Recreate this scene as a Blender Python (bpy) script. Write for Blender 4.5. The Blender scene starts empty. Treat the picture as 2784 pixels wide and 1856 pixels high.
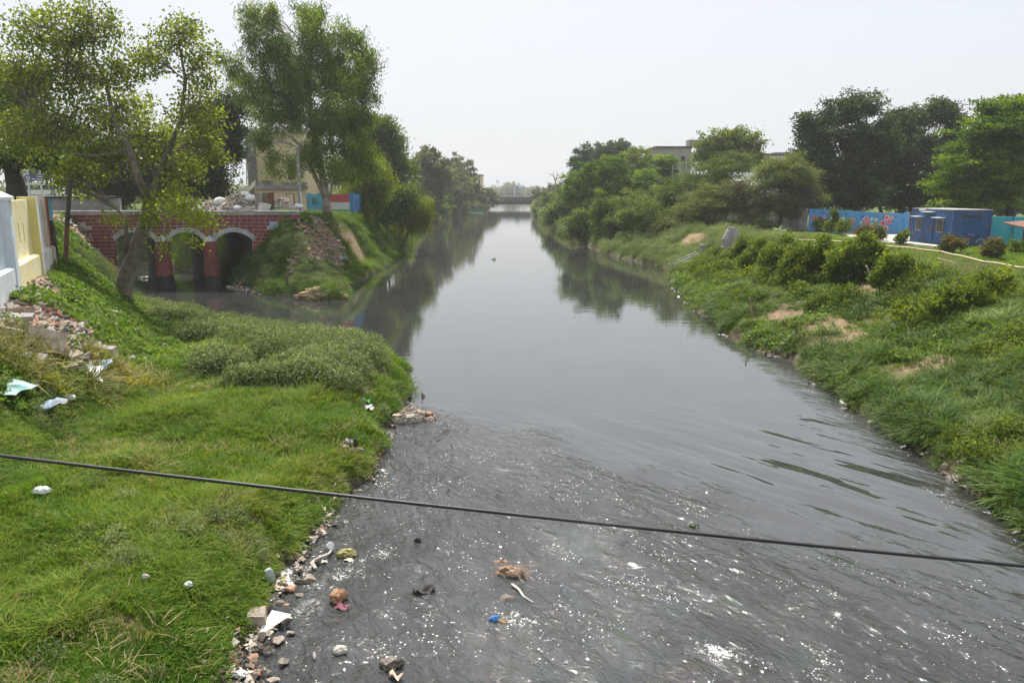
import bpy, bmesh, math, random
import numpy as np
from mathutils import Vector, Matrix, Euler

S = bpy.context.scene
COL = S.collection
R = math.radians
random.seed(7)

# ------------------------------------------------------------------ camera, sky, sun, exposure
CAM_H, PITCH, FPX = 7.0, R(11.06), 2088.0          # eye height above the water, tilt down, focal length in photo pixels
cam_d = bpy.data.cameras.new('camera')
cam_d.sensor_width = 36.0
cam_d.lens = 36.0 * FPX / 2784.0
cam_d.clip_start = 0.1
cam_d.clip_end = 6000
cam = bpy.data.objects.new('camera', cam_d)
cam.location = (0, 0, CAM_H)
cam.rotation_euler = (R(90) - PITCH, 0, 0)
COL.objects.link(cam)
S.camera = cam

SUN_EL, SUN_AZ = R(60), R(-10)
world = bpy.data.worlds.new('World')
S.world = world
world.use_nodes = True
wn = world.node_tree
bg = wn.nodes['Background']
sky = wn.nodes.new('ShaderNodeTexSky')
sky.sky_type = 'NISHITA'
sky.sun_disc = False
sky.sun_elevation = SUN_EL
sky.sun_rotation = SUN_AZ
sky.altitude = 150
sky.air_density = 1.0
sky.dust_density = 6.0
sky.ozone_density = 1.0
veil = wn.nodes.new('ShaderNodeMix')
veil.data_type = 'RGBA'
veil.inputs[0].default_value = 0.75                 # thin monsoon haze veil over the blue
veil.inputs[7].default_value = (5.85, 6.12, 6.5, 1)
wn.links.new(sky.outputs[0], veil.inputs[6])
wn.links.new(veil.outputs[2], bg.inputs[0])
bg.inputs[1].default_value = 0.10

sun_d = bpy.data.lights.new('sun', 'SUN')
sun_d.energy = 5.0
sun_d.angle = R(0.7)
sun_d.color = (1.0, 0.955, 0.88)
sun = bpy.data.objects.new('sun', sun_d)
sdir = Vector((math.sin(SUN_AZ) * math.cos(SUN_EL), math.cos(SUN_AZ) * math.cos(SUN_EL), math.sin(SUN_EL)))
sun.rotation_euler = (-sdir).to_track_quat('-Z', 'Y').to_euler()
sun.location = (0, 0, 60)
COL.objects.link(sun)

S.view_settings.view_transform = 'Standard'
S.view_settings.look = 'None'
S.view_settings.exposure = 0.62
S.view_settings.gamma = 1.0
S.view_settings.use_curve_mapping = False
S.cycles.max_bounces = 5
S.cycles.diffuse_bounces = 3
S.cycles.glossy_bounces = 3
S.cycles.transmission_bounces = 4
S.cycles.transparent_max_bounces = 8
S.cycles.volume_bounces = 0
S.cycles.sample_clamp_indirect = 6.0
S.cycles.use_denoising = True
S.cycles.use_adaptive_sampling = True
S.cycles.adaptive_threshold = .03
S.cycles.caustics_reflective = False
S.cycles.caustics_refractive = False

# ------------------------------------------------------------------ layout helpers
CP, SP = math.cos(PITCH), math.sin(PITCH)


def ray(u, v):
    X, U = (u - 1392) / FPX, -(v - 928) / FPX
    return X, CP + SP * U, -SP + CP * U


def at(u, v, y):
    """the world point seen at photo pixel u, v at distance y"""
    X, Y, Z = ray(u, v)
    t = y / Y
    return Vector((X * t, y, CAM_H + Z * t))


def atz(u, v, z):
    X, Y, Z = ray(u, v)
    t = (z - CAM_H) / Z
    return Vector((X * t, Y * t, z))


def px(y):
    """metres covered by one photo pixel at distance y"""
    return y / FPX


# ------------------------------------------------------------------ value noise
_rs = np.random.RandomState(3)
_T = _rs.rand(256, 256)


def vnoise(x, y):
    x = np.asarray(x, float); y = np.asarray(y, float)
    xi = np.floor(x).astype(int); yi = np.floor(y).astype(int)
    fx = x - xi; fy = y - yi
    fx = fx * fx * (3 - 2 * fx); fy = fy * fy * (3 - 2 * fy)
    a = _T[xi & 255, yi & 255]; b = _T[(xi + 1) & 255, yi & 255]
    c = _T[xi & 255, (yi + 1) & 255]; d = _T[(xi + 1) & 255, (yi + 1) & 255]
    return (a * (1 - fx) + b * fx) * (1 - fy) + (c * (1 - fx) + d * fx) * fy


def fbm(x, y, s=1.0, oct=4, seed=0):
    t = 0; amp = .5; n = 0
    for i in range(oct):
        t = t + amp * vnoise(x / s + 17.3 * i + seed * 5.7, y / s + 9.1 * i + seed * 3.3)
        n += amp; amp *= .5; s *= .5
    return t / n


def sstep(a, b, x):
    t = np.clip((x - a) / (b - a), 0, 1)
    return t * t * (3 - 2 * t)


# ------------------------------------------------------------------ materials
class NT:
    def __init__(self, name):
        self.m = bpy.data.materials.new(name)
        self.m.use_nodes = True
        self.t = self.m.node_tree
        self.b = self.t.nodes['Principled BSDF']
        self.out = self.t.nodes['Material Output']

    def n(self, typ, **kw):
        nd = self.t.nodes.new(typ)
        for k, val in kw.items():
            setattr(nd, k, val)
        return nd

    def l(self, a, b):
        self.t.links.new(a, b)

    def coord(self, scale=(1, 1, 1), rot=(0, 0, 0), kind='Object'):
        tc = self.n('ShaderNodeTexCoord')
        mp = self.n('ShaderNodeMapping')
        mp.inputs['Scale'].default_value = scale
        mp.inputs['Rotation'].default_value = rot
        self.l(tc.outputs[kind], mp.inputs[0])
        return mp.outputs[0]

    def noise(self, co, scale, detail=4, rough=.55, dist=0.0):
        nd = self.n('ShaderNodeTexNoise')
        nd.inputs['Scale'].default_value = scale
        nd.inputs['Detail'].default_value = detail
        nd.inputs['Roughness'].default_value = rough
        nd.inputs['Distortion'].default_value = dist
        if co is not None:
            self.l(co, nd.inputs['Vector'])
        return nd.outputs['Fac']

    def ramp(self, fac, stops, interp='LINEAR'):
        nd = self.n('ShaderNodeValToRGB')
        cr = nd.color_ramp
        cr.interpolation = interp
        while len(cr.elements) < len(stops):
            cr.elements.new(.5)
        for e, (p, c) in zip(cr.elements, stops):
            e.position = p
            e.color = (*c, 1) if len(c) == 3 else c
        self.l(fac, nd.inputs[0])
        return nd.outputs[0]

    def mix(self, fac, a, b, blend='MIX'):
        nd = self.n('ShaderNodeMix', data_type='RGBA', blend_type=blend)
        for sock, val in ((nd.inputs[0], fac), (nd.inputs[6], a), (nd.inputs[7], b)):
            if isinstance(val, (int, float)):
                sock.default_value = val
            elif isinstance(val, tuple):
                sock.default_value = (*val, 1) if len(val) == 3 else val
            else:
                self.l(val, sock)
        return nd.outputs[2]

    def math(self, op, a, b=0.0, clamp=False):
        nd = self.n('ShaderNodeMath', operation=op, use_clamp=clamp)
        for sock, val in ((nd.inputs[0], a), (nd.inputs[1], b)):
            if isinstance(val, (int, float)):
                sock.default_value = val
            else:
                self.l(val, sock)
        return nd.outputs[0]

    def bump(self, h, strength=.5, dist=.02):
        nd = self.n('ShaderNodeBump')
        nd.inputs['Strength'].default_value = strength
        nd.inputs['Distance'].default_value = dist
        self.l(h, nd.inputs['Height'])
        self.l(nd.outputs[0], self.b.inputs['Normal'])
        return nd

    def attr(self, name, kind='GEOMETRY'):
        nd = self.n('ShaderNodeAttribute', attribute_type=kind, attribute_name=name)
        return nd.outputs['Fac']


def surf(name, c1, c2=None, scale=2.0, rough=.85, bump=.3, bdist=.02, dirt=None, dirt_amt=.5, metal=0.0, fine=18.0, dscale=.7):
    """a painted, plastered, wooden, stone ... surface with mottling, dirt patches and fine relief"""
    k = NT(name)
    c2 = c2 or tuple(x * .72 for x in c1)
    co = k.coord()
    a = k.noise(co, scale, 5, .6)
    col = k.ramp(a, [(.32, c2), (.62, c1)])
    if dirt:
        d = k.noise(co, dscale, 6, .68, .4)
        d = k.ramp(d, [(.5, (0, 0, 0)), (.68, (dirt_amt,) * 3)])
        col = k.mix(d, col, dirt)
    k.l(col, k.b.inputs['Base Color'])
    k.b.inputs['Roughness'].default_value = rough
    k.b.inputs['Metallic'].default_value = metal
    if bump:
        k.bump(k.noise(co, fine, 5, .65), bump, bdist)
    return k.m


def leaf_mat(name, dark, mid, light, trans=.45, rough=.55, spec=.25):
    k = NT(name)
    t1 = k.attr('tint')
    t2 = k.attr('itint', 'INSTANCER')
    t = k.math('ADD', t1, t2, True)
    col = k.ramp(t, [(.08, dark), (.5, mid), (.95, light)])
    k.l(col, k.b.inputs['Base Color'])
    k.b.inputs['Roughness'].default_value = rough
    k.b.inputs['Specular IOR Level'].default_value = spec * .45
    tr = k.n('ShaderNodeBsdfTranslucent')
    tc = k.mix(1.0, col, (1.25, 1.2, .45), 'MULTIPLY')
    k.l(tc, tr.inputs[0])
    mx = k.n('ShaderNodeMixShader')
    mx.inputs[0].default_value = trans
    k.l(k.b.outputs[0], mx.inputs[1])
    k.l(tr.outputs[0], mx.inputs[2])
    k.l(mx.outputs[0], k.out.inputs[0])
    return k.m


M = {}
M['bark'] = surf('bark', (.20, .165, .13), (.09, .075, .06), 3, .9, .8, .03)
M['bark_pale'] = surf('bark_pale', (.44, .38, .29), (.16, .13, .10), 1.5, .85, .4, .02)
M['bark_dark'] = surf('bark_dark', (.07, .06, .05), (.035, .03, .025), 3, .9, .6)
M['twig'] = surf('twig', (.15, .105, .075), (.08, .06, .045), 3, .9, .3)
L = {}
L['peepal'] = leaf_mat('leaf_peepal', (0.092, 0.127, 0.023), (0.184, 0.236, 0.034), (0.356, 0.402, 0.086), .55, .35, .7)
L['peepal_young'] = leaf_mat('leaf_young', (.15, .20, .02), (.26, .32, .03), (.42, .45, .07), .55)
L['euca'] = leaf_mat('leaf_eucalyptus', (0.066, 0.114, 0.026), (0.144, 0.222, 0.043), (0.312, 0.384, 0.072), .5)
L['dark'] = leaf_mat('leaf_dark', (0.026, 0.045, 0.017), (0.054, 0.091, 0.030), (0.124, 0.162, 0.059), .38)
L['mid'] = leaf_mat('leaf_mid', (0.054, 0.092, 0.025), (0.112, 0.174, 0.040), (0.224, 0.280, 0.067), .45)
L['bright'] = leaf_mat('leaf_bright', (.045, .100, .008), (.115, .205, .014), (.25, .34, .025), .45)
L['yellow'] = leaf_mat('leaf_yellowish', (0.081, 0.119, 0.019), (0.167, 0.221, 0.030), (0.313, 0.367, 0.054), .48)
L['acacia'] = leaf_mat('leaf_acacia', (0.070, 0.098, 0.034), (0.138, 0.178, 0.059), (0.233, 0.265, 0.095), .42)
L['dry'] = leaf_mat('leaf_dry', (.06, .045, .033), (.10, .078, .058), (.17, .135, .10), .25)
L['bush'] = leaf_mat('leaf_bush', (.055, .095, .014), (.135, .195, .022), (.29, .33, .04), .48)
L['far'] = leaf_mat('leaf_far', (.07, .095, .04), (.125, .155, .06), (.19, .22, .085), .42)
L['grass'] = leaf_mat('blade_grass', (0.046, 0.114, 0.008), (0.114, 0.220, 0.017), (0.257, 0.294, 0.057), .45, .6, .2)
L['reed'] = leaf_mat('blade_reed', (0.039, 0.087, 0.012), (0.102, 0.179, 0.025), (0.233, 0.301, 0.073), .42, .5, .25)
L['weed'] = leaf_mat('leaf_weed', (.075, .115, .045), (.165, .215, .095), (.34, .38, .20), .38, .7, .15)
L['creeper'] = leaf_mat('leaf_creeper', (.045, .100, .014), (.105, .195, .026), (.22, .30, .06), .42)
L['bamboo'] = leaf_mat('leaf_bamboo', (.10, .12, .02), (.21, .22, .045), (.42, .35, .12), .45)
L['silver'] = leaf_mat('leaf_silver', (.16, .21, .15), (.30, .36, .27), (.48, .53, .42), .3)
L['redflower'] = leaf_mat('leaf_rose', (.05, .08, .02), (.11, .13, .03), (.36, .12, .05), .35)


# ------------------------------------------------------------------ mesh helpers
class MB:
    """collects boxes, tubes, prisms ... for ONE mesh"""

    def __init__(self):
        self.v, self.f, self.mi = [], [], []
        self.cur = 0

    def add(self, vs, fs):
        o = len(self.v)
        self.v += [tuple(p) for p in vs]
        self.f += [tuple(i + o for i in f) for f in fs]
        self.mi += [self.cur] * len(fs)
        return self

    def box(self, x0, x1, y0, y1, z0, z1, mtx=None):
        vs = [Vector(p) for p in ((x0, y0, z0), (x1, y0, z0), (x1, y1, z0), (x0, y1, z0), (x0, y0, z1), (x1, y0, z1), (x1, y1, z1), (x0, y1, z1))]
        if mtx:
            vs = [mtx @ p for p in vs]
        return self.add(vs, [(0, 3, 2, 1), (4, 5, 6, 7), (0, 1, 5, 4), (1, 2, 6, 5), (2, 3, 7, 6), (3, 0, 4, 7)])

    def tube(self, pts, rad, k=6, caps=True):
        pts = [Vector(p) for p in pts]
        if isinstance(rad, (int, float)):
            rad = [rad] * len(pts)
        vs, fs = [], []
        ref = Vector((0.31, 0.17, 0.93))
        for i, p in enumerate(pts):
            d = (pts[min(i + 1, len(pts) - 1)] - pts[max(i - 1, 0)]).normalized()
            r = ref if abs(d.dot(ref)) < .95 else Vector((1, 0, 0))
            a = d.cross(r).normalized(); b = d.cross(a)
            for j in range(k):
                t = 2 * math.pi * j / k
                vs.append(p + (a * math.cos(t) + b * math.sin(t)) * rad[i])
        for i in range(len(pts) - 1):
            for j in range(k):
                fs.append((i * k + j, i * k + (j + 1) % k, (i + 1) * k + (j + 1) % k, (i + 1) * k + j))
        if caps:
            fs.append(tuple(range(k))[::-1])
            fs.append(tuple((len(pts) - 1) * k + j for j in range(k)))
        return self.add(vs, fs)

    def lathe(self, prof, k=20, c=(0, 0, 0)):
        vs, fs = [], []
        for r, z in prof:
            for j in range(k):
                t = 2 * math.pi * j / k
                vs.append((c[0] + r * math.cos(t), c[1] + r * math.sin(t), c[2] + z))
        for i in range(len(prof) - 1):
            for j in range(k):
                fs.append((i * k + j, i * k + (j + 1) % k, (i + 1) * k + (j + 1) % k, (i + 1) * k + j))
        fs.append(tuple(range(k))[::-1])
        fs.append(tuple((len(prof) - 1) * k + j for j in range(k)))
        return self.add(vs, fs)

    def prism(self, poly, ax0, ax1, axis='y'):
        """poly in the plane across axis (x,z for y; x,y for z; y,z for x)"""
        def pt(a, b, h):
            return {'y': (a, h, b), 'z': (a, b, h), 'x': (h, a, b)}[axis]
        n = len(poly)
        vs = [pt(a, b, ax0) for a, b in poly] + [pt(a, b, ax1) for a, b in poly]
        fs = [tuple(range(n)), tuple(range(2 * n - 1, n - 1, -1))]
        fs += [(i, i + n, (i + 1) % n + n, (i + 1) % n) for i in range(n)]
        return self.add(vs, fs)

    def mesh(self, name, mats, off=(0, 0, 0), smooth=False):
        me = bpy.data.meshes.new(name)
        o = off
        me.from_pydata([(p[0] - o[0], p[1] - o[1], p[2] - o[2]) for p in self.v], [], self.f)
        for m in (mats if isinstance(mats, (list, tuple)) else [mats]):
            me.materials.append(m)
        if max(self.mi, default=0):
            me.polygons.foreach_set('material_index', self.mi)
        bm = bmesh.new(); bm.from_mesh(me)
        bmesh.ops.recalc_face_normals(bm, faces=bm.faces)
        bm.to_mesh(me); bm.free()
        if smooth:
            me.polygons.foreach_set('use_smooth', [True] * len(me.polygons))
        me.update()
        return me


def tag(o, label=None, cat=None, group=None, kind=None):
    if label: o['label'] = label
    if cat:
        o['category'] = cat
        o['kind'] = 'thing'
    if group: o['group'] = group
    if kind: o['kind'] = kind
    return o


def obj(name, me, parent=None, loc=(0, 0, 0)):
    o = bpy.data.objects.new(name, me)
    o.location = loc
    COL.objects.link(o)
    if parent is not None:
        o.parent = parent
    return o


def thing(name, label, cat, loc=(0, 0, 0), rz=0.0, group=None):
    o = obj(name, None, None, loc)
    o.empty_display_size = .2
    o.rotation_euler = (0, 0, rz)
    return tag(o, label, cat, group)


def part(name, mb, mats, parent, smooth=False, world=True):
    """a child mesh; mb holds world coordinates when world, the parent's own otherwise"""
    off = tuple(parent.location) if world else (0, 0, 0)
    if world and parent.parent is not None:
        off = tuple(Vector(off) + parent.parent.location)
    return obj(name, mb.mesh(name, mats, off, smooth), parent)


def one(name, mb, mats, label, cat, base=None, smooth=False, group=None):
    """a thing that is one mesh, origin at its base"""
    v = np.array(mb.v)
    if base is None:
        base = (float((v[:, 0].min() + v[:, 0].max()) / 2), float((v[:, 1].min() + v[:, 1].max()) / 2), float(v[:, 2].min()))
    o = obj(name, mb.mesh(name, mats, base, smooth), None, base)
    return tag(o, label, cat, group)


def quads_mesh(name, V, mat, tint):
    """V (n,4,3) loose quads"""
    n = len(V)
    me = bpy.data.meshes.new(name)
    me.vertices.add(4 * n); me.loops.add(4 * n); me.polygons.add(n)
    me.vertices.foreach_set('co', np.ascontiguousarray(V, dtype=np.float32).ravel())
    me.loops.foreach_set('vertex_index', np.arange(4 * n, dtype=np.int32))
    me.polygons.foreach_set('loop_start', np.arange(0, 4 * n, 4, dtype=np.int32))
    me.update(calc_edges=True)
    a = me.attributes.new('tint', 'FLOAT', 'FACE')
    a.data.foreach_set('value', np.asarray(tint, dtype=np.float32))
    for m in (mat if isinstance(mat, (list, tuple)) else [mat]):
        me.materials.append(m)
    return me

# ------------------------------------------------------------------ terrain: river, side canal, banks and terraces as one sheet
SHORE_L = [(-4.3, -40), (-4.2, 4), (-4.05, 10), (-4.24, 11.5), (-4.47, 12.2), (-4.44, 13.2), (-4.16, 14.5), (-3.85, 15.7), (-3.95, 17.1), (-3.6, 18.5),
           (-3.46, 20.1), (-3.75, 22), (-3.6, 24.8), (-3.7, 28), (-4.2, 30.5), (-5.4, 33), (-8, 35.4), (-11, 37.6), (-14, 39.8), (-17.3, 42.2), (-21.5, 46.5),
           (-25.8, 52), (-29.4, 56.8), (-33.3, 63.6), (-37, 66), (-70, 68.5)]
SHORE_N = [(-70, 82), (-39, 77), (-32, 72), (-27, 66.5), (-23.2, 61.5), (-20.6, 57), (-19.6, 55.3), (-17.1, 52.8), (-14.5, 51.2), (-12.6, 49.6), (-11.2, 48.9), (-10.9, 50.2),
           (-12.2, 59), (-11.9, 69), (-12.2, 88), (-15.4, 115), (-19.9, 167), (-20.1, 200), (-16.8, 251), (-12.1, 314), (-10.8, 330), (-11, 380), (-14, 460), (-10, 700), (-10, 900)]
SHORE_R = [(14, 900), (12, 700), (10.5, 460), (11, 380), (10.6, 330), (9.0, 301), (7.4, 200), (7.7, 150), (9.2, 115), (10.4, 88), (11.9, 80.5), (13.9, 73), (14.2, 68.5),
           (13.0, 64.3), (12.0, 57), (10.9, 45.3), (10.7, 36.5), (11.4, 33), (11.5, 31), (11.3, 26.7), (11.1, 22), (11.1, 18.3), (10.7, 15.1), (10.6, 10), (10.5, -40)]
WATER = np.array(SHORE_L + SHORE_N + SHORE_R)
UL = np.array([(-13.2, -40, 3.2), (-13.4, 14, 3.3), (-14.3, 19, 3.3), (-15.6, 24, 3.4), (-17.6, 29, 3.5), (-20.3, 34, 3.6), (-24, 40, 3.9), (-29.5, 48.5, 4.7), (-32.6, 56.3, 5.45),
               (-36.4, 62.6, 5.4), (-40, 62, 5.3), (-70, 62, 5.2), (-900, 62, 5.2), (-900, -40, 5.2)])
UN = np.array([(-16.4, 57.2, 5.3), (-15.9, 62, 4.9), (-16.0, 68, 4.7), (-15.6, 79, 4.5), (-17.2, 90, 4.5), (-20, 105, 4.4), (-24, 150, 4.4), (-25.5, 200, 4.4), (-22, 260, 4.4),
               (-15, 318, 4.5), (-15, 345, 4.5), (-17, 380, 4.4), (-22, 460, 4), (-20, 700, 4), (-20, 905, 4), (-1500, 905, 4), (-1500, 92, 5), (-70, 90, 5), (-38, 85, 5), (-31, 78, 5.1), (-25.6, 69, 5.3), (-22.6, 63.6, 5.4), (-19, 58.6, 5.4)])
UR = np.array([(19.2, -40, 2.9), (19.6, 12, 2.9), (20.2, 24, 2.95), (20.4, 34, 2.9), (20.2, 42, 2.9), (19.2, 50, 2.9), (17.8, 57, 2.85), (18.2, 64, 2.9), (19, 72, 2.9), (18, 84, 2.95), (17, 100, 3),
               (15.5, 150, 3.2), (15, 200, 3.3), (15, 300, 3.8), (14.2, 325, 4.5), (14.2, 345, 4.5), (18, 460, 4), (20, 905, 4), (1500, 905, 4), (1500, -40, 3)])


def seg_dist(px_, py_, P, closed=True, zs=None):
    n = len(P); best = np.full(px_.shape, 1e9); zz = np.zeros(px_.shape)
    for i in range(n if closed else n - 1):
        ax, ay = P[i][:2]; bx, by = P[(i + 1) % n][:2]
        dx, dy = bx - ax, by - ay
        t = np.clip(((px_ - ax) * dx + (py_ - ay) * dy) / (dx * dx + dy * dy + 1e-9), 0, 1)
        d = np.hypot(px_ - ax - t * dx, py_ - ay - t * dy)
        m = d < best
        best = np.where(m, d, best)
        if zs is not None:
            zz = np.where(m, zs[i] + t * (zs[(i + 1) % n] - zs[i]), zz)
    return best, zz


def inside(px_, py_, P):
    r = np.zeros(px_.shape, bool); n = len(P)
    for i in range(n):
        ax, ay = P[i][:2]; bx, by = P[(i + 1) % n][:2]
        if ay == by:
            continue
        c = ((ay > py_) != (by > py_)) & (px_ < (bx - ax) * (py_ - ay) / (by - ay) + ax)
        r ^= c
    return r


def coarse(a, b, n, p=2.2):
    t = np.linspace(0, 1, n + 1)[1:] ** p
    return a + (b - a) * t


gx = np.concatenate([coarse(-44, -1400, 26)[::-1], np.arange(-44, -16, .5), np.arange(-16, 13, .2), np.arange(13, 46, .45), coarse(46, 1400, 26)])
gy = np.concatenate([np.arange(-40, 5, 2.5), np.arange(5, 40, .24), np.arange(40, 74, .45), np.arange(74, 135, .9), coarse(135, 900, 40, 1.6), [1000, 1300, 1800, 2600, 4000]])
GX, GY = np.meshgrid(gx, gy)


def height(x, y):
    dw, _ = seg_dist(x, y, WATER)
    wob = (fbm(x, y, 1.6, 3, 1) - .5) * .7 * sstep(2, 8, y) * sstep(140, 60, y)
    inw = inside(x, y, WATER)
    dw = np.where(inw, -dw, dw) + wob
    up = []
    for U in (UL, UN, UR):
        d, zz = seg_dist(x, y, U, True, U[:, 2])
        up.append((np.where(inside(x, y, U), 0, d), zz))
    (dl, zl), (dn, zn), (dr, zr) = up
    d0 = np.maximum(dw, 0)
    # left spit and terrace
    lowL = (.95 * (1 - np.exp(-d0 / .65)) + .10 * sstep(0, 8, d0)) * np.interp(y, [26, 36], [1, .5])
    slopeL = zl * np.interp(dl, [0, .5, 3.6, 4.6], [1, .93, .22, 0]) * sstep(0, 1.5, d0)
    ZL = np.maximum(lowL, slopeL)
    tn = d0 / (d0 + dn + 1e-6)
    ZN = zn * np.interp(tn, [0, .06, .3, .9, 1], [0, .09, .17, .93, 1])
    tr = d0 / (d0 + dr + 1e-6)
    ZR = zr * np.interp(tr, [0, .05, .5, .93, 1], [0, .17, .52, .95, 1])
    right = x > 1.0
    north = (~right) & (dn < dl) & (seg_dist(x, y, np.array(SHORE_L), False)[0] > seg_dist(x, y, np.array(SHORE_N), False)[0])
    z = np.where(right, ZR, np.where(north, ZN, ZL))
    lump = (fbm(x, y, 2.4, 4, 5) - .5) * .8 + (fbm(x, y, 7, 2, 6) - .5) * .5
    lump = lump * sstep(0, 1.6, d0) * np.where(right, 1.35, np.where(north, .8, 1.0)) * sstep(400, 150, y)
    lump = lump * (1 - .8 * sstep(.8, 1, np.where(right, tr, np.where(north, tn, np.where(dl <= 0, 1, 0)))))
    z = z + lump * np.clip(z / .8, 0, 1)
    z = np.where(dw < 0, np.maximum(-1.2, dw * .75) - .03, z + .015)
    return z, dw, (dl, dn, dr), right, north


HZ, DW, (DL, DN, DR), ISR, ISN = height(GX, GY)


def samp(A, x, y):
    x = np.asarray(x, float); y = np.asarray(y, float)
    i = np.clip(np.searchsorted(gx, x) - 1, 0, len(gx) - 2); j = np.clip(np.searchsorted(gy, y) - 1, 0, len(gy) - 2)
    fx = np.clip((x - gx[i]) / (gx[i + 1] - gx[i]), 0, 1); fy = np.clip((y - gy[j]) / (gy[j + 1] - gy[j]), 0, 1)
    return (A[j, i] * (1 - fx) + A[j, i + 1] * fx) * (1 - fy) + (A[j + 1, i] * (1 - fx) + A[j + 1, i + 1] * fx) * fy


def gz(x, y):
    return float(samp(HZ, x, y))


def G(u, v, ymax=400):
    """the ground (or water) point seen at photo pixel u, v"""
    X, Y, Z = ray(u, v)
    ys = np.exp(np.linspace(math.log(7), math.log(ymax), 1600))
    t = ys / Y
    zr = CAM_H + Z * t
    zg = np.maximum(samp(HZ, X * t, ys), 0)
    k = np.nonzero(zr <= zg)[0]
    k = k[0] if len(k) else len(ys) - 1
    return Vector((X * t[k], ys[k], max(float(zg[k]), 0.0)))


# bare earth, mud and stony patches have shapes of their own
def blob(cx, cy, rx, ry, x, y, soft=.45):
    d = np.hypot((x - cx) / rx, (y - cy) / ry) + (fbm(x, y, 1.1, 4, 9) - .5) * 1.1
    return sstep(1 + soft, 1 - soft, d)


BARE = []
for u, v, ru, rv in [(2235, 868, 50, 24), (2275, 905, 65, 26), (2120, 875, 64, 28), (2340, 800, 46, 18), (2530, 985, 60, 24), (2420, 860, 46, 18), (2190, 830, 44, 16), (2600, 950, 34, 14), (2745, 870, 30, 12), (2490, 740, 34, 14), (2380, 820, 34, 14), (2160, 905, 30, 14),
                     (1905, 700, 40, 6), (2060, 640, 40, 8), (1900, 640, 42, 26), (845, 655, 30, 40), (870, 620, 46, 24), (800, 720, 18, 26), (890, 690, 34, 18), (950, 650, 44, 30), (900, 650, 30, 30), (930, 740, 22, 10), (980, 700, 22, 12),
                     (230, 640, 45, 60), (60, 880, 60, 40), (150, 800, 60, 14), (100, 930, 110, 60), (520, 1345, 34, 10), (140, 1490, 50, 12), (340, 1705, 44, 12), (620, 1262, 34, 10), (250, 1300, 40, 10), (700, 1420, 30, 8), (430, 1180, 36, 9), (960, 1085, 30, 26), (990, 1050, 26, 30), (1030, 1020, 16, 16), (960, 1210, 26, 14)]:
    c = G(u, v)
    m = px(c.y)
    kb = 1.7 if u > 2050 else 1.0
    BARE.append((c.x, c.y, max(ru * m * kb, .3), max(rv * m * 2.2 * kb, .3)))
bare = np.zeros_like(GX)
for b in BARE:
    bare = np.maximum(bare, blob(*b, GX, GY))
mud = sstep(.55, .05, DW + (fbm(GX, GY, .9, 3, 12) - .5) * .5) * (GY < 140)
path_w = sstep(.9, .3, np.abs(seg_dist(GX, GY, np.array([(-14.6, 18), (-16.4, 24.6), (-18.4, 29.4), (-21, 34.4), (-23.3, 38)]), False)[0] - 0))
bare = np.maximum(bare, path_w)
rubL = blob(-14.6, 22.4, 2.2, 3.0, GX, GY)                  # tipped rubble below the near end of the wall
bare = np.maximum(bare, rubL)
lawn = np.where(ISR & (DR <= 0) & (GY > 26) & (GY < 74), 1.0, 0.0)

k = NT('earth_and_turf')
co = k.coord()
n1 = k.noise(co, .55, 6, .6); n2 = k.noise(co, 3.2, 5, .65); n3 = k.noise(co, 22, 4, .7)
green = k.ramp(n2, [(.3, (.045, .070, .016)), (.55, (.085, .120, .028)), (.72, (.13, .135, .045))])
dirtc = k.ramp(n2, [(.28, (.13, .085, .052)), (.5, (.24, .165, .105)), (.75, (.38, .28, .19))])
mudc = k.ramp(n3, [(.3, (.055, .045, .034)), (.6, (.14, .11, .08)), (.78, (.30, .26, .21))])
col = k.mix(k.attr('bare'), green, dirtc)
col = k.mix(k.attr('mud'), col, mudc)
k.l(col, k.b.inputs['Base Color'])
k.b.inputs['Roughness'].default_value = .95
k.b.inputs['Specular IOR Level'].default_value = .15
k.bump(n3, .7, .06)
M['ground'] = k.m


def grid_mesh(name, X, Y, Z, mat, attrs=None):
    ny, nx = X.shape
    me = bpy.data.meshes.new(name)
    V = np.stack([X, Y, Z], -1).reshape(-1, 3).astype(np.float32)
    idx = np.arange(ny * nx).reshape(ny, nx)
    F = np.stack([idx[:-1, :-1], idx[:-1, 1:], idx[1:, 1:], idx[1:, :-1]], -1).reshape(-1, 4)
    me.vertices.add(len(V)); me.loops.add(F.size); me.polygons.add(len(F))
    me.vertices.foreach_set('co', V.ravel())
    me.loops.foreach_set('vertex_index', F.ravel().astype(np.int32))
    me.polygons.foreach_set('loop_start', np.arange(0, F.size, 4, dtype=np.int32))
    me.update(calc_edges=True)
    me.polygons.foreach_set('use_smooth', np.ones(len(F), bool))
    for nme, A in (attrs or {}).items():
        a = me.attributes.new(nme, 'FLOAT', 'POINT')
        a.data.foreach_set('value', A.astype(np.float32).ravel())
    me.materials.append(mat)
    return me


ground = obj('ground', grid_mesh('ground', GX, GY, HZ, M['ground'], dict(bare=bare, mud=mud)))
tag(ground, 'grassy river banks with bare earth and muddy edges', kind='structure')

# ------------------------------------------------------------------ water
wx = np.concatenate([[-75, -60, -45], np.arange(-36, -14, 1.2), np.arange(-14, 15, .16), [16, 20, 26]])
wy = np.concatenate([[-40, -10, 2], np.arange(6, 36, .16), np.arange(36, 75, .9), coarse(75, 930, 40, 1.5)])
WX, WY = np.meshgrid(wx, wy)
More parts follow.
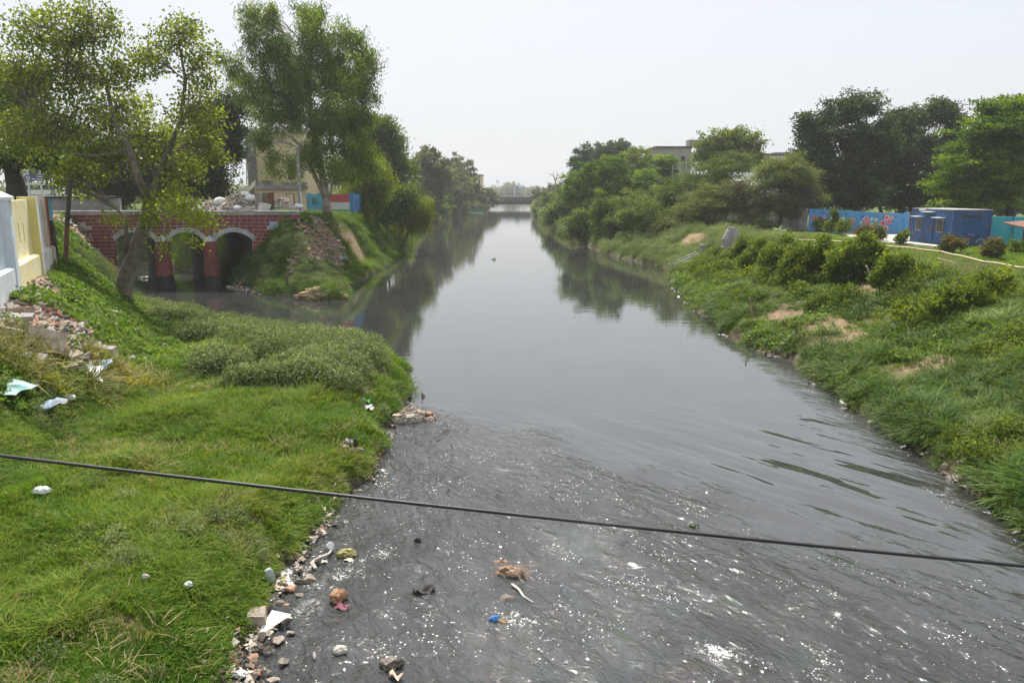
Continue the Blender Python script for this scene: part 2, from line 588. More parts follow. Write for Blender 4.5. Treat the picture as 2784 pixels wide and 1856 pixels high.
# the riffle: choppy water over rubble in the near left and middle, its edge running down to the lower right
edge = np.array([(-3.6, 25.5), (-1.5, 22.5), (1.5, 19.5), (4.2, 16.5), (7.0, 13.0), (9.5, 9.5), (11, 6)])
ex = np.interp(WY, edge[::-1, 1], edge[::-1, 0])
turb = sstep(3.2, -2.4, WX - ex + (fbm(WX, WY, 2.6, 4, 21) - .5) * 5.5)
turb = turb * sstep(30, 19, WY)
calm_left = sstep(-2.2, -3.8, WX) * sstep(16, 13, WY) * .0
turb = np.clip(turb - calm_left, 0, 1) * (.55 + .6 * fbm(WX, WY, 1.8, 3, 23))
dwl = samp(DW, WX, WY)
edge_r = .85 * sstep(-1.8, -.1, dwl) * (WX > 2) * sstep(40, 24, WY)          # broken water along the right bank
swell = sstep(27, 13, WY) * sstep(-3, 4, WX) * (.35 + 1.0 * fbm(WX, WY, 4.5, 3, 27))
c_, s_ = math.cos(R(-52)), math.sin(R(-52))
al = WX * c_ + WY * s_; ac = -WX * s_ + WY * c_
zsw = (fbm(al / 5.5, ac, 1.25, 2, 31) - .5) * .10 * swell * (1 - .6 * turb)
zch = (fbm(al / 1.7, ac, .8, 3, 33) - .5) * .16 * np.clip(turb, 0, 1) + (fbm(al / 1.5, ac, .5, 2, 34) - .5) * .09 * edge_r
wz = np.where(WY < 36.2, zsw + zch, 0)

k = NT('murky_water')
co = k.coord()
tb = k.attr('turb'); sw = k.attr('swell'); er = k.attr('edgefoam')
base = k.ramp(k.noise(co, .35, 3, .6), [(.3, (.028, .029, .028)), (.7, (.040, .042, .041))])
base = k.mix(k.math('MULTIPLY', tb, .6, True), base, (.036, .0375, .038))
cs = k.coord((1, 1, 1), (0, 0, R(52)))
cs2 = k.n('ShaderNodeMapping'); cs2.inputs['Scale'].default_value = (.30, 1.25, 1)
k.l(cs, cs2.inputs[0])
cs3 = k.n('ShaderNodeMapping'); cs3.inputs['Scale'].default_value = (.6, 1.2, 1)
k.l(cs, cs3.inputs[0])
patch = k.noise(cs3.outputs[0], 1.1, 4, .62, .4)                      # where the riffle breaks
brk = k.n('ShaderNodeMapRange'); brk.interpolation_type = 'SMOOTHSTEP'
brk.inputs[1].default_value = .46; brk.inputs[2].default_value = .66; brk.inputs[3].default_value = .45; brk.inputs[4].default_value = 1.0
k.l(patch, brk.inputs[0])
brk = brk.outputs[0]
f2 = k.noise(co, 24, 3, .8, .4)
fo = k.math('MULTIPLY', k.math('ADD', patch, k.math('MULTIPLY', f2, .55)), k.math('MAXIMUM', tb, er))
foam = k.n('ShaderNodeMapRange'); foam.inputs[1].default_value = .90; foam.inputs[2].default_value = .95; foam.inputs[4].default_value = .85
k.l(fo, foam.inputs[0])
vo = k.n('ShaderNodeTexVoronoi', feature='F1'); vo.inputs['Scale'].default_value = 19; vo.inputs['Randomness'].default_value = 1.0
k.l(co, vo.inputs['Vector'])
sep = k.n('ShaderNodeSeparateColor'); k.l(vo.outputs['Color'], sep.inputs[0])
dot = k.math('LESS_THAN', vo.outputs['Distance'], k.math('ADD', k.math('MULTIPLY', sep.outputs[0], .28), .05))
gate = k.math('LESS_THAN', sep.outputs[1], k.math('MULTIPLY', k.math('SUBTRACT', k.math('ADD', patch, k.math('MULTIPLY', f2, .32)), .675), 4.6))   # white foam flecks painted in for sun glints where the riffle breaks
glint_fleck = k.math('MULTIPLY', k.math('MULTIPLY', dot, gate), k.math('GREATER_THAN', k.math('MAXIMUM', tb, er), .32))
fall = k.math('MAXIMUM', foam.outputs[0], k.math('MULTIPLY', glint_fleck, .9))
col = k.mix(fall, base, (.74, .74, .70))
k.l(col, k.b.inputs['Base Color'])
k.l(k.math('ADD', k.math('MULTIPLY', k.math('MULTIPLY', tb, brk), .02), .03), k.b.inputs['Roughness'])
k.l(k.math('SUBTRACT', 2.1, k.math('MULTIPLY', tb, .70)), k.b.inputs['IOR'])
far_r = k.noise(k.coord((.5, 1.5, 1)), 1.3, 2, .5)
mid_r = k.noise(cs2.outputs[0], .85, 2, .45, 0)
chop = k.noise(cs3.outputs[0], 3.0, 3, .55, .6)
fine = k.noise(co, 15, 2, .6, .3)
h = k.math('ADD', k.math('MULTIPLY', far_r, .0042), k.math('MULTIPLY', k.math('MULTIPLY', mid_r, sw), .26))
chp = k.math('ADD', k.math('MULTIPLY', chop, .15), k.math('MULTIPLY', k.math('MULTIPLY', fine, brk), .030))
h = k.math('ADD', h, k.math('MULTIPLY', chp, k.math('MAXIMUM', tb, k.math('MULTIPLY', er, .5))))
k.bump(h, 1.0, 1.0)
M['water'] = k.m
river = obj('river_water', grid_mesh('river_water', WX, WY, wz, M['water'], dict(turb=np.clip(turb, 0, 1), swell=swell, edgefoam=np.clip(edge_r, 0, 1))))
tag(river, 'dark grey polluted river with choppy glinting water in front', kind='structure')

# ------------------------------------------------------------------ haze: the dusty air between here and the far trees
hz = MB().box(-1300, 1300, -60, 1150, -3, 46)
k = NT('haze_air')
k.t.nodes.remove(k.b)
vol = k.n('ShaderNodeVolumePrincipled')
vol.inputs['Color'].default_value = (.93, .95, .97, 1)
vol.inputs['Density'].default_value = .00036
vol.inputs['Anisotropy'].default_value = .3
vol.inputs['Density Attribute'].default_value = ''
vol.inputs['Temperature Attribute'].default_value = ''
k.l(vol.outputs[0], k.out.inputs['Volume'])
k.m.cycles.homogeneous_volume = True
haze = obj('haze', hz.mesh('haze', k.m))
tag(haze, 'pale dusty haze over the river', kind='stuff')

# ------------------------------------------------------------------ plants: trees with limbs and leaf clusters
STY = {
    #            cluster r, flat, leaf L,  W,  droop, cover, kind
    'peepal': dict(cr=.46, flat=.8, L=.165, W=.13, droop=.9, cover=3.5, per=24),
    'euca':   dict(cr=.46, flat=1.15, L=.30, W=.080, droop=1.1, cover=4.4, per=70),
    'broad':  dict(cr=.70, flat=.65, L=.28, W=.17, droop=.35, cover=7.6, per=69),
    'fine':   dict(cr=.75, flat=.40, L=.24, W=.085, droop=.15, cover=5.8, per=120),
    'pads':   dict(cr=.85, flat=.24, L=.26, W=.15, droop=.0, cover=7.5, per=120),
    'bank':   dict(cr=.58, flat=.60, L=.27, W=.13, droop=.35, cover=6.2, per=90),
    'willow': dict(cr=.45, flat=1.9, L=.26, W=.07, droop=1.5, cover=5.4, per=75),
    'bush':   dict(cr=.24, flat=.8, L=.12, W=.075, droop=.1, cover=5.0, per=60),
    'far':    dict(cr=1.3, flat=.7, L=.6, W=.40, droop=.2, cover=5.0, per=39),
}


def unit(a):
    return a / (np.linalg.norm(a, axis=-1, keepdims=True) + 1e-9)


def leaf_quads(C, st, rng, per, size=1.0):
    n = len(C) * per
    P = np.repeat(C, per, 0)
    off = rng.normal(size=(n, 3)) * st['cr'] * .62
    off[:, 2] *= st['flat']
    P = P + off
    up = np.array([0, 0, 1.0])
    nrm = unit(rng.normal(size=(n, 3)) * .9 + up * .7)
    a = unit(np.cross(nrm, rng.normal(size=(n, 3))))
    a = unit(a + np.array([0, 0, -1.0]) * st['droop'])
    b = unit(np.cross(a, nrm + rng.normal(size=(n, 3)) * .1))
    Ls = st['L'] * size * rng.uniform(.65, 1.3, (n, 1)); Ws = st['W'] * size * rng.uniform(.7, 1.25, (n, 1))
    V = np.stack([P, P + a * Ls * .42 + b * Ws * .5, P + a * Ls, P + a * Ls * .42 - b * Ws * .5], 1)
    return V, off


def bez(p0, p1, p2, n):
    t = np.linspace(0, 1, n)[:, None]
    return (1 - t) ** 2 * p0 + 2 * t * (1 - t) * p1 + t * t * p2


def make_tree(name, label, base, lobes, style, mat, trunk_r=.25, fork=.4, bark='bark', seed=0, lean=(0, 0), cover=1.0, group=None, cat='tree', size=1.0,
              trunk_name='trunk', crown_name='crown', limbs=True, twigs=.5, extra=None, stems=1, path=None, more=()):
    """lobes: list of (centre xyz, radii xyz) in world space; limbs run to every lobe, leaf clusters hang on twigs through its volume"""
    rng = np.random.RandomState(seed + 11)
    st = STY[style]
    base = np.array(base, float)
    t = thing(name, label, cat, tuple(base), 0, group)
    wood = MB()
    lo = min(c[2] - r[2] for c, r in lobes); hi = max(c[2] + r[2] for c, r in lobes)
    cen = np.mean([c for c, r in lobes], 0)
    top = base + np.array([(cen[0] - base[0]) * .35 + lean[0], (cen[1] - base[1]) * .35 + lean[1], (hi - base[2]) * fork])
    trunks = []
    if path is not None:
        tr = np.array([p_[:3] for p_ in path]); tr[0, 2] -= .35
        top = tr[-1]
        tt = np.linspace(0, len(tr) - 1, 12)
        ii = np.minimum(tt.astype(int), len(tr) - 2); ff = (tt - ii)[:, None]
        ff = ff * ff * (3 - 2 * ff) * .5 + ff * .5
        rr = np.interp(tt, range(len(path)), [p_[3] for p_ in path]); rr[0] *= 1.5; rr[1] *= 1.12
        tr = tr[ii] * (1 - ff) + tr[ii + 1] * ff
        wood.tube(tr, list(rr), 10)
        trunks.append(tr)
        stems_ = 0
    else:
        stems_ = stems
    for s in range(stems_):
        o = rng.normal(size=3) * np.array([1, 1, 0]) * trunk_r * (1.6 if stems > 1 else 0)
        mid = (base + top) / 2 + np.array([lean[0] * .15 + rng.normal() * trunk_r * .5, lean[1] * .15 + rng.normal() * trunk_r * .5, 0])
        tr = bez(base + o + np.array([0, 0, -.35]), mid + o, top + o * 2.5, 8)
        rr = trunk_r / math.sqrt(stems) * np.interp(np.linspace(0, 1, 8), [0, .08, .2, 1], [1.65, 1.18, 1.0, .68])
        wood.tube(tr, list(rr), 9)
        trunks.append(tr)
    C, TW = [], []
    for li, (c, r) in enumerate(lobes):
        c = np.array(c, float); r = np.array(r, float)
        tr = trunks[li % stems]
        anchor = c - np.array([0, 0, r[2] * .25])
        if limbs:
            k0 = tr[-1 - (li % 3 if c[2] < top[2] + 1 else 0)]
            if extra:
                cand = np.array([p_ for pts, _a, _b in extra for p_ in pts] + list(tr[-4:]))
                dd = np.linalg.norm(cand - anchor, axis=1) + 2.5 * np.maximum(0, cand[:, 2] - anchor[2] + .5)
                k0 = cand[np.argmin(dd)]
            hor = anchor - k0
            m = k0 + hor * .45 + np.array([0, 0, abs(hor[2]) * .12 + .1 * np.hypot(hor[0], hor[1])]) + rng.normal(size=3) * .12 * np.linalg.norm(hor)
            lp = bez(k0, m, anchor + np.array([0, 0, r[2] * .6]), 8)
            r0 = trunk_r * (rng.uniform(.10, .17) if extra else rng.uniform(.28, .42))
            wood.tube(lp, list(np.linspace(r0, max(.02, r0 * .18), 8)), 6, False)
        else:
            lp = tr
        area = math.pi * (r[0] + r[1]) / 2 * r[2]
        per = st['per']
        n = max(3, int(st['cover'] * cover * area * 1.15 / (per * st['L'] * st['W'] * size * size * .5)))
        d = unit(rng.normal(size=(n, 3)))
        rad = rng.uniform(.25, 1, (n, 1)) ** .5
        lumpy = .52 + .72 * rng.rand(n, 1)
        p = c + d * r * rad * lumpy
        keep = rng.rand(n) < np.where(p[:, 2] < c[2] - r[2] * .6, .55, 1)
        p = p[keep]
        C.append(p)
        for q in p[rng.rand(len(p)) < twigs]:
            kq = lp[rng.randint(max(1, len(lp) // 3), len(lp))]
            TW.append(bez(kq, (kq + q) / 2 + rng.normal(size=3) * .12 * np.linalg.norm(q - kq), q, 4))
    for tw in TW:
        ln = np.linalg.norm(tw[-1] - tw[0])
        wood.tube(tw, list(np.linspace(min(trunk_r * .22, .012 + .012 * ln), .006, 4)), 3, False)
    if extra:
        for pts, r0, r1 in extra:
            wood.tube(pts, list(np.linspace(r0, r1, len(pts))), 7)
    w = part(trunk_name, wood, M[bark], t, True)
    C = np.concatenate(C)

    def crown(nm, C, st, mat):
        V, off = leaf_quads(C, st, rng, st['per'], size)
        ctint = np.clip(.42 + .19 * rng.normal(size=len(C)), 0, 1)
        tint = np.clip(np.repeat(ctint, st['per']) + rng.normal(size=len(V)) * .14, 0, 1)
        obj(nm, quads_mesh(nm, V - base, L[mat], tint), t)
    crown(crown_name, C, st, mat)
    for nm, lb, sty, mt_, cv in more:
        s2 = STY[sty]; Cs = []
        for c, r in lb:
            area = math.pi * (r[0] + r[1]) / 2 * r[2]
            n = max(3, int(s2['cover'] * cv * area * 1.15 / (s2['per'] * s2['L'] * s2['W'] * size * size * .5)))
            Cs.append(np.array(c) + unit(rng.normal(size=(n, 3))) * np.array(r) * rng.uniform(.2, 1, (n, 1)) ** .5)
        crown(nm, np.concatenate(Cs), s2, mt_)
    return t


def lob(Y, *ls, depth=.9, seed=1):
    """crown lobes given as outline ellipses (u, v, ru, rv[, dy]) at distance Y"""
    rr = random.Random(seed)
    out = []
    for l in ls:
        u, v, ru, rv = l[:4]
        dy = l[4] if len(l) > 4 else rr.uniform(-.5, .5) * ru * px(Y)
        c = at(u, v, Y + dy); m = px(Y + dy)
        out.append(((c.x, c.y, c.z), (ru * m, ru * m * depth, rv * m)))
    return out


def ground_at(u, y):
    """point of the ground at distance y below image column u"""
    z = 2.0
    for _ in range(6):
        X, Yd, Zd = ray(u, 560)
        x = X * (y / Yd)
        z = gz(x, y)
        # refine the column for the true height
        v = 928 - FPX * ((z - CAM_H) / y * CP + SP) / (CP - (z - CAM_H) / y * SP)
        X, Yd, Zd = ray(u, v)
        x = X * (y / Yd)
    return Vector((x, y, gz(x, y)))


def land_base(u, y):
    """as ground_at, but moved away from the river until it stands on the bank"""
    p = ground_at(u, y)
    sx = 1 if p.x > 0 else -1
    for _ in range(40):
        if samp(DW, p.x, p.y) > 1.3:
            break
        p.x += sx * .4
    p.z = gz(p.x, p.y)
    return p


# ---- scattered ground plants: points with attributes, instanced from small tufts
def scatter(name, label, protos, P, rot, scl, tint, seed=0):
    n = len(P)
    rng = np.random.RandomState(seed)
    me = bpy.data.meshes.new(name)
    me.vertices.add(n)
    me.vertices.foreach_set('co', np.asarray(P, np.float32).ravel())
    for nm, ty, key, A in (('rot', 'FLOAT_VECTOR', 'vector', rot), ('scl', 'FLOAT', 'value', scl), ('itint', 'FLOAT', 'value', tint), ('pick', 'INT', 'value', rng.randint(0, len(protos), n))):
        a = me.attributes.new(nm, ty, 'POINT')
        a.data.foreach_set(key, np.asarray(A, np.int32 if ty == 'INT' else np.float32).ravel())
    o = obj(name, me)
    tag(o, label, kind='stuff')
    c = bpy.data.collections.new('proto_' + name)
    for i, pm in enumerate(protos):
        po = bpy.data.objects.new('%s_tuft' % name, pm)
        c.objects.link(po)
    ng = bpy.data.node_groups.new('scatter_' + name, 'GeometryNodeTree')
    ng.interface.new_socket('Geometry', in_out='INPUT', socket_type='NodeSocketGeometry')
    ng.interface.new_socket('Geometry', in_out='OUTPUT', socket_type='NodeSocketGeometry')
    gi = ng.nodes.new('NodeGroupInput'); go = ng.nodes.new('NodeGroupOutput')
    iop = ng.nodes.new('GeometryNodeInstanceOnPoints')
    ci = ng.nodes.new('GeometryNodeCollectionInfo')
    ci.inputs[0].default_value = c
    ci.inputs[1].default_value = True
    ci.inputs[2].default_value = True

    def na(nm, ty):
        nd = ng.nodes.new('GeometryNodeInputNamedAttribute'); nd.data_type = ty; nd.inputs[0].default_value = nm
        return nd.outputs[0]
    e2r = ng.nodes.new('FunctionNodeEulerToRotation')
    ln = ng.links.new
    ln(gi.outputs[0], iop.inputs['Points']); ln(ci.outputs[0], iop.inputs['Instance'])
    iop.inputs['Pick Instance'].default_value = True
    ln(na('pick', 'INT'), iop.inputs['Instance Index'])
    ln(na('rot', 'FLOAT_VECTOR'), e2r.inputs[0]); ln(e2r.outputs[0], iop.inputs['Rotation'])
    ln(na('scl', 'FLOAT'), iop.inputs['Scale'])
    ln(iop.outputs[0], go.inputs[0])
    md = o.modifiers.new('scatter', 'NODES'); md.node_group = ng
    return o


def blades_mesh(name, n, h0, h1, w, spread, bend, mat, seed, head=0):
    """a tuft of arching blades, each a tapered strip"""
    rng = np.random.RandomState(seed)
    V, T = [], []
    for i in range(n):
        a = rng.uniform(0, 2 * math.pi); rr = spread * math.sqrt(rng.rand())
        p = np.array([rr * math.cos(a), rr * math.sin(a), -.02])
        a2 = a + rng.normal() * .9
        d = np.array([math.cos(a2), math.sin(a2), 0]); s = np.array([-d[1], d[0], 0])
        h = rng.uniform(h0, h1); bd = bend * rng.uniform(.4, 1.3) * h
        ww = w * rng.uniform(.7, 1.3)
        pts = [p + d * bd * t * t + np.array([0, 0, h * (t - .35 * t * t * min(1.2, bend))]) for t in (0, .38, .72, 1.0)]
        ws = [ww * .8, ww, ww * .7, ww * .08]
        tn = np.clip(.40 + rng.normal() * .27 + (.45 if rng.rand() < .06 else 0), 0, 1)
        for j in range(3):
            V.append([pts[j] - s * ws[j] / 2, pts[j] + s * ws[j] / 2, pts[j + 1] + s * ws[j + 1] / 2, pts[j + 1] - s * ws[j + 1] / 2]); T.append(tn)
        if i < head:
            q = pts[-1]
            for e in range(5):
                c = q + np.array([0, 0, -.02 * e]) + rng.normal(size=3) * .006
                V.append([c, c + s * .012 + d * .01, c + np.array([0, 0, .035]), c - s * .012]); T.append(.97)
    return quads_mesh(name, np.array(V), L[mat], T)


def leafy_mesh(name, n, rad, h, Lf, Wf, mat, seed, dome=True, droop=0, stems=6):
    """a small leafy plant: leaves through a dome on thin stems"""
    rng = np.random.RandomState(seed)
    d = unit(rng.normal(size=(n, 3))); d[:, 2] = np.abs(d[:, 2])
    r = rng.uniform(.35, 1, (n, 1)) ** .6
    P = d * r * np.array([rad, rad, h])
    if not dome:
        P[:, 2] = rng.uniform(.02, h, n)
    nrm = unit(rng.normal(size=(n, 3)) * .7 + np.array([0, 0, 1.0]))
    a = unit(np.cross(nrm, rng.normal(size=(n, 3))) + np.array([0, 0, -droop])); b = unit(np.cross(a, nrm))
    Ls = Lf * rng.uniform(.6, 1.3, (n, 1)); Ws = Wf * rng.uniform(.7, 1.3, (n, 1))
    V = np.stack([P, P + a * Ls * .45 + b * Ws * .5, P + a * Ls, P + a * Ls * .45 - b * Ws * .5], 1)
    T = np.clip(.42 + rng.normal(size=n) * .2 + .18 * (P[:, 2] / h > .85), 0, 1)
    S_ = []
    for i in range(stems):
        q = P[rng.randint(n)]; s = np.array([.006, 0, 0])
        S_.append([-s, s, q + s * .5, q - s * .5])
    V = np.concatenate([V, np.array(S_).reshape(-1, 4, 3)]) if stems else V
    T = np.concatenate([T, np.full(stems, .3)])
    return quads_mesh(name, V, L[mat], T)


def scat_pts(x0, x1, y0, y1, n, dens, seed):
    """n tries, kept where dens(x, y) beats a dice roll; returns ground points"""
    rng = np.random.RandomState(seed)
    x = rng.uniform(x0, x1, n)
    # more tries near the camera: uniform in log distance
    y = y0 * (y1 / y0) ** rng.rand(n)
    keep = rng.rand(n) < dens(x, y)
    x, y = x[keep], y[keep]
    return np.stack([x, y, samp(HZ, x, y)], -1), rng


def lean_rot(rng, P, tilt=.12, follow=.85):
    """random yaw, then tipped to follow the ground with a little scatter; as XYZ euler angles"""
    n = len(P); e = .3
    gxn = -(samp(HZ, P[:, 0] + e, P[:, 1]) - samp(HZ, P[:, 0] - e, P[:, 1])) / (2 * e)
    gyn = -(samp(HZ, P[:, 0], P[:, 1] + e) - samp(HZ, P[:, 0], P[:, 1] - e)) / (2 * e)
    N = unit(np.stack([np.clip(gxn, -1, 1) * follow + rng.normal(size=n) * tilt, np.clip(gyn, -1, 1) * follow + rng.normal(size=n) * tilt, np.ones(n)], -1))
    a = rng.uniform(0, 6.283, n)
    X0 = np.stack([np.cos(a), np.sin(a), np.zeros(n)], -1)
    Xa = unit(X0 - N * (X0 * N).sum(-1, keepdims=True)); Ya = np.cross(N, Xa)
    return np.stack([np.arctan2(Ya[:, 2], N[:, 2]), np.arcsin(np.clip(-Xa[:, 2], -1, 1)), np.arctan2(Xa[:, 1], Xa[:, 0])], -1)


BAREG = bare; MUDG = mud
isr = lambda x, y: x > 1
dwf = lambda x, y: samp(DW, x, y)
bf = lambda x, y: np.clip(samp(BAREG, x, y) * 1.5, 0, 1)

# ------------------------------------------------------------------ painted and built surfaces
M['mortar'] = surf('white_joint_paint', (.62, .56, .54), (.48, .42, .40), 3, .9, .2, dirt=(.25, .2, .17), dirt_amt=.6)
M['brick_a'] = surf('brick_red_a', (.245, .054, .052), (.175, .042, .040), 4, .85, .4, dirt=(.10, .065, .055), dirt_amt=.6, dscale=.45)
M['brick_b'] = surf('brick_red_b', (.250, .066, .054), (.170, .046, .040), 4, .85, .4, dirt=(.10, .065, .055), dirt_amt=.6, dscale=.45)
M['brick_c'] = surf('brick_red_c', (.215, .044, .046), (.150, .038, .037), 4, .85, .4, dirt=(.10, .065, .055), dirt_amt=.6, dscale=.45)
M['pier_red'] = surf('pier_red_paint', (.24, .072, .060), (.15, .05, .042), 1.2, .85, .3, dirt=(.05, .04, .035), dirt_amt=.9, dscale=1.1)
M['grey_paint'] = surf('grey_white_paint', (.50, .52, .53), (.36, .37, .38), 2, .85, .3, dirt=(.2, .19, .17), dirt_amt=.5)
M['concrete'] = surf('concrete', (.36, .34, .32), (.23, .22, .205), 1.5, .9, .4, dirt=(.11, .10, .09), dirt_amt=.6)
M['concrete_dark'] = surf('concrete_dark', (.11, .105, .10), (.07, .066, .063), .5, .9, .4, dirt=(.05, .05, .045), dirt_amt=.6)
M['stone_dark'] = surf('wet_stone_and_shade', (.045, .04, .034), (.02, .018, .016), 3, .8, .6)
M['yellow'] = surf('pale_yellow_plaster', (.78, .70, .38), (.70, .63, .36), 1.1, .85, .5, .04, dirt=(.80, .77, .62), dirt_amt=.9)
M['yellow_shaded'] = surf('shaded_yellow_paint', (.68, .59, .22), (.60, .52, .22), 1.5, .85, .3)  # yellow paint with the shade of the pillar's side face put into the colour
M['cream'] = surf('cream_plaster', (.84, .69, .42), (.74, .59, .36), .8, .88, .3, dirt=(.5, .42, .3), dirt_amt=.4)
M['white_blue'] = surf('pale_blue_whitewash', (.68, .73, .78), (.56, .61, .67), 1.2, .85, .3, dirt=(.42, .42, .42), dirt_amt=.5)
M['white_wall'] = surf('off_white_plaster', (.72, .71, .68), (.58, .57, .55), 1.2, .85, .3, dirt=(.40, .37, .33), dirt_amt=.6)
M['beige_wall'] = surf('beige_plaster', (.58, .47, .38), (.46, .37, .30), 1.2, .85, .3)
M['slit'] = surf('slit_shade_fill', (.10, .095, .08), (.07, .065, .055), 2, .9, .2)  # dark fill colour standing in for the shade inside the wall slits
M['red_paint'] = surf('red_oxide_paint', (.36, .085, .06), (.25, .06, .045), 2, .8, .3)
M['cyan_paint'] = surf('cyan_paint', (.16, .46, .66), (.11, .36, .56), 1.5, .8, .3, dirt=(.3, .42, .47), dirt_amt=.5)
M['blue_paint'] = surf('bright_blue_paint', (.085, .31, .62), (.07, .25, .53), .6, .8, .3, dirt=(.22, .30, .38), dirt_amt=.75, dscale=.9)
M['teal_paint'] = surf('teal_paint', (.05, .34, .50), (.045, .40, .42), .5, .75, .25, dirt=(.06, .42, .35), dirt_amt=.7)
M['cont_blue'] = surf('container_blue', (.034, .118, .30), (.026, .090, .235), 1.0, .6, .15, dirt=(.13, .085, .065), dirt_amt=.75, dscale=1.2)
M['dark_red_iron'] = surf('dark_red_iron', (.14, .055, .05), (.09, .04, .035), 2, .7, .2)
M['gate_green'] = surf('gate_green', (.06, .10, .075), (.04, .07, .05), 2, .7, .2)
M['steel'] = surf('galvanised_steel', (.62, .64, .66), (.5, .52, .54), 3, .38, .1, metal=.6)
M['white_metal'] = surf('white_painted_metal', (.74, .74, .72), (.6, .6, .58), 2, .6, .1)
M['black_rubber'] = surf('black_rubber', (.016, .016, .017), (.01, .01, .01), 5, .45, .2)
M['rust'] = surf('rusty_brown', (.19, .085, .055), (.10, .05, .035), 3, .85, .5)
M['timber'] = surf('old_timber', (.20, .135, .09), (.11, .075, .05), 3, .9, .5)
M['ply'] = surf('weathered_plywood', (.33, .30, .26), (.22, .19, .16), 2, .9, .4)
M['bamboo'] = surf('dry_bamboo', (.56, .45, .27), (.40, .31, .18), 4, .75, .3)
M['tarp'] = surf('beige_tarp', (.46, .40, .30), (.34, .29, .22), 1.2, .8, .4)
M['tarp_blue'] = surf('faded_blue_tarp', (.24, .34, .48), (.36, .40, .42), 5, .8, .8, dirt=(.25, .23, .17), dirt_amt=.9, dscale=2.5)
M['tarp_teal'] = surf('teal_tarp', (.20, .42, .42), (.42, .47, .43), 6, .8, .8, dirt=(.25, .24, .16), dirt_amt=.9, dscale=2.5)
M['sack'] = surf('white_sack', (.78, .78, .76), (.60, .59, .57), 3, .75, .5)
M['plastic_white'] = surf('white_plastic', (.80, .80, .79), (.66, .66, .66), 5, .4, .4)
M['paper'] = surf('dirty_paper', (.58, .50, .40), (.40, .33, .25), 4, .9, .4)
M['paper_pale'] = surf('pale_card', (.52, .48, .42), (.30, .27, .23), 7, .9, .6)
M['cloth_orange'] = surf('orange_cloth', (.40, .22, .12), (.24, .13, .075), 9, .9, .9)
M['cloth_pink'] = surf('pink_cloth', (.36, .13, .17), (.2, .08, .1), 9, .9, .8)
M['cloth_yellow'] = surf('olive_yellow_cloth', (.40, .36, .13), (.10, .10, .05), 9, .85, .6)
M['blue_plastic'] = surf('blue_plastic', (.04, .24, .58), (.03, .16, .42), 6, .4, .4)
M['green_net'] = surf('green_net', (.06, .34, .12), (.08, .24, .11), 4, .8, .3)
M['rock'] = surf('rubble_stone', (.34, .28, .225), (.19, .155, .125), 4, .9, .6, .03)
M['rock_grey'] = surf('grey_stone', (.32, .30, .285), (.20, .19, .18), 4, .9, .6, .03)
M['rock_wet'] = surf('wet_brown_stone', (.15, .12, .095), (.08, .065, .05), 4, .5, .6, .03)
M['brick_broken'] = surf('broken_brick', (.40, .22, .15), (.28, .15, .105), 4, .9, .6, .03)
M['hay'] = surf('dry_matted_straw', (.36, .25, .16), (.20, .14, .09), 5, .95, .8, .06)
M['glass_dark'] = surf('dark_glass', (.03, .035, .04), (.02, .02, .025), 2, .15, 0)
M['sign_blue'] = surf('sign_blue', (.05, .07, .24), (.04, .055, .2), 2, .5, 0)
M['sign_pale'] = surf('sign_pale_blue', (.45, .55, .68), (.4, .5, .62), 2, .6, 0)
M['letter_blue'] = surf('letter_blue', (.05, .10, .30), (.04, .08, .26), 2, .6, 0)
M['letter_white'] = surf('letter_white', (.75, .75, .75), (.7, .7, .7), 2, .6, 0)
M['asphalt'] = surf('asphalt', (.075, .072, .07), (.05, .048, .046), 1.5, .9, .3, dirt=(.16, .14, .12), dirt_amt=.6)
M['paving'] = surf('pale_paving', (.50, .44, .38), (.40, .35, .30), 1.2, .9, .2)
M['glassy_bag'] = surf('clear_plastic', (.42, .46, .44), (.34, .38, .36), 3, .25, .2)
for n_, c_a in dict(flower_pink=(.72, .20, .27), flower_rose=(.80, .38, .40), flower_cream=(.78, .72, .45), flower_heart=(.35, .05, .10), petal_blue=(.035, .06, .26), leaf_paint=(.03, .22, .24),
                    flag_red=(.52, .09, .10), flag_white=(.66, .68, .70), flag_teal=(.03, .30, .30)).items():
    M[n_] = surf('paint_' + n_, c_a, tuple(x * .85 for x in c_a), 3, .8, .1)

# ------------------------------------------------------------------ three-arched brick road bridge over the side canal
BY0, BY1, BTOP = 57.0, 63.0, 5.48
SKEW = -.58                                            # the canal passes under at an angle
XB0, XB1 = -32.7, -15.6
ARCH = [(-29.15, -26.35), (-25.25, -22.75), (-21.75, -19.15)]         # clear openings
SPRING, RISE = 3.50, .55
bridge = thing('arch_bridge', 'red brick road bridge with three white-rimmed arches over the side canal', 'bridge', (-24, BY0, 0))


def arch_geo(a):
    x0, x1 = a
    c = (x0 + x1) / 2; h = (x1 - x0) / 2
    rad = (h * h + RISE * RISE) / (2 * RISE)
    return c, SPRING + RISE - rad, rad, h


def intrados(x):
    for a in ARCH:
        c, zc, rad, h = arch_geo(a)
        if abs(x - c) < h - 1e-6:
            return zc + math.sqrt(max(rad * rad - (x - c) ** 2, 0))
    return -.8


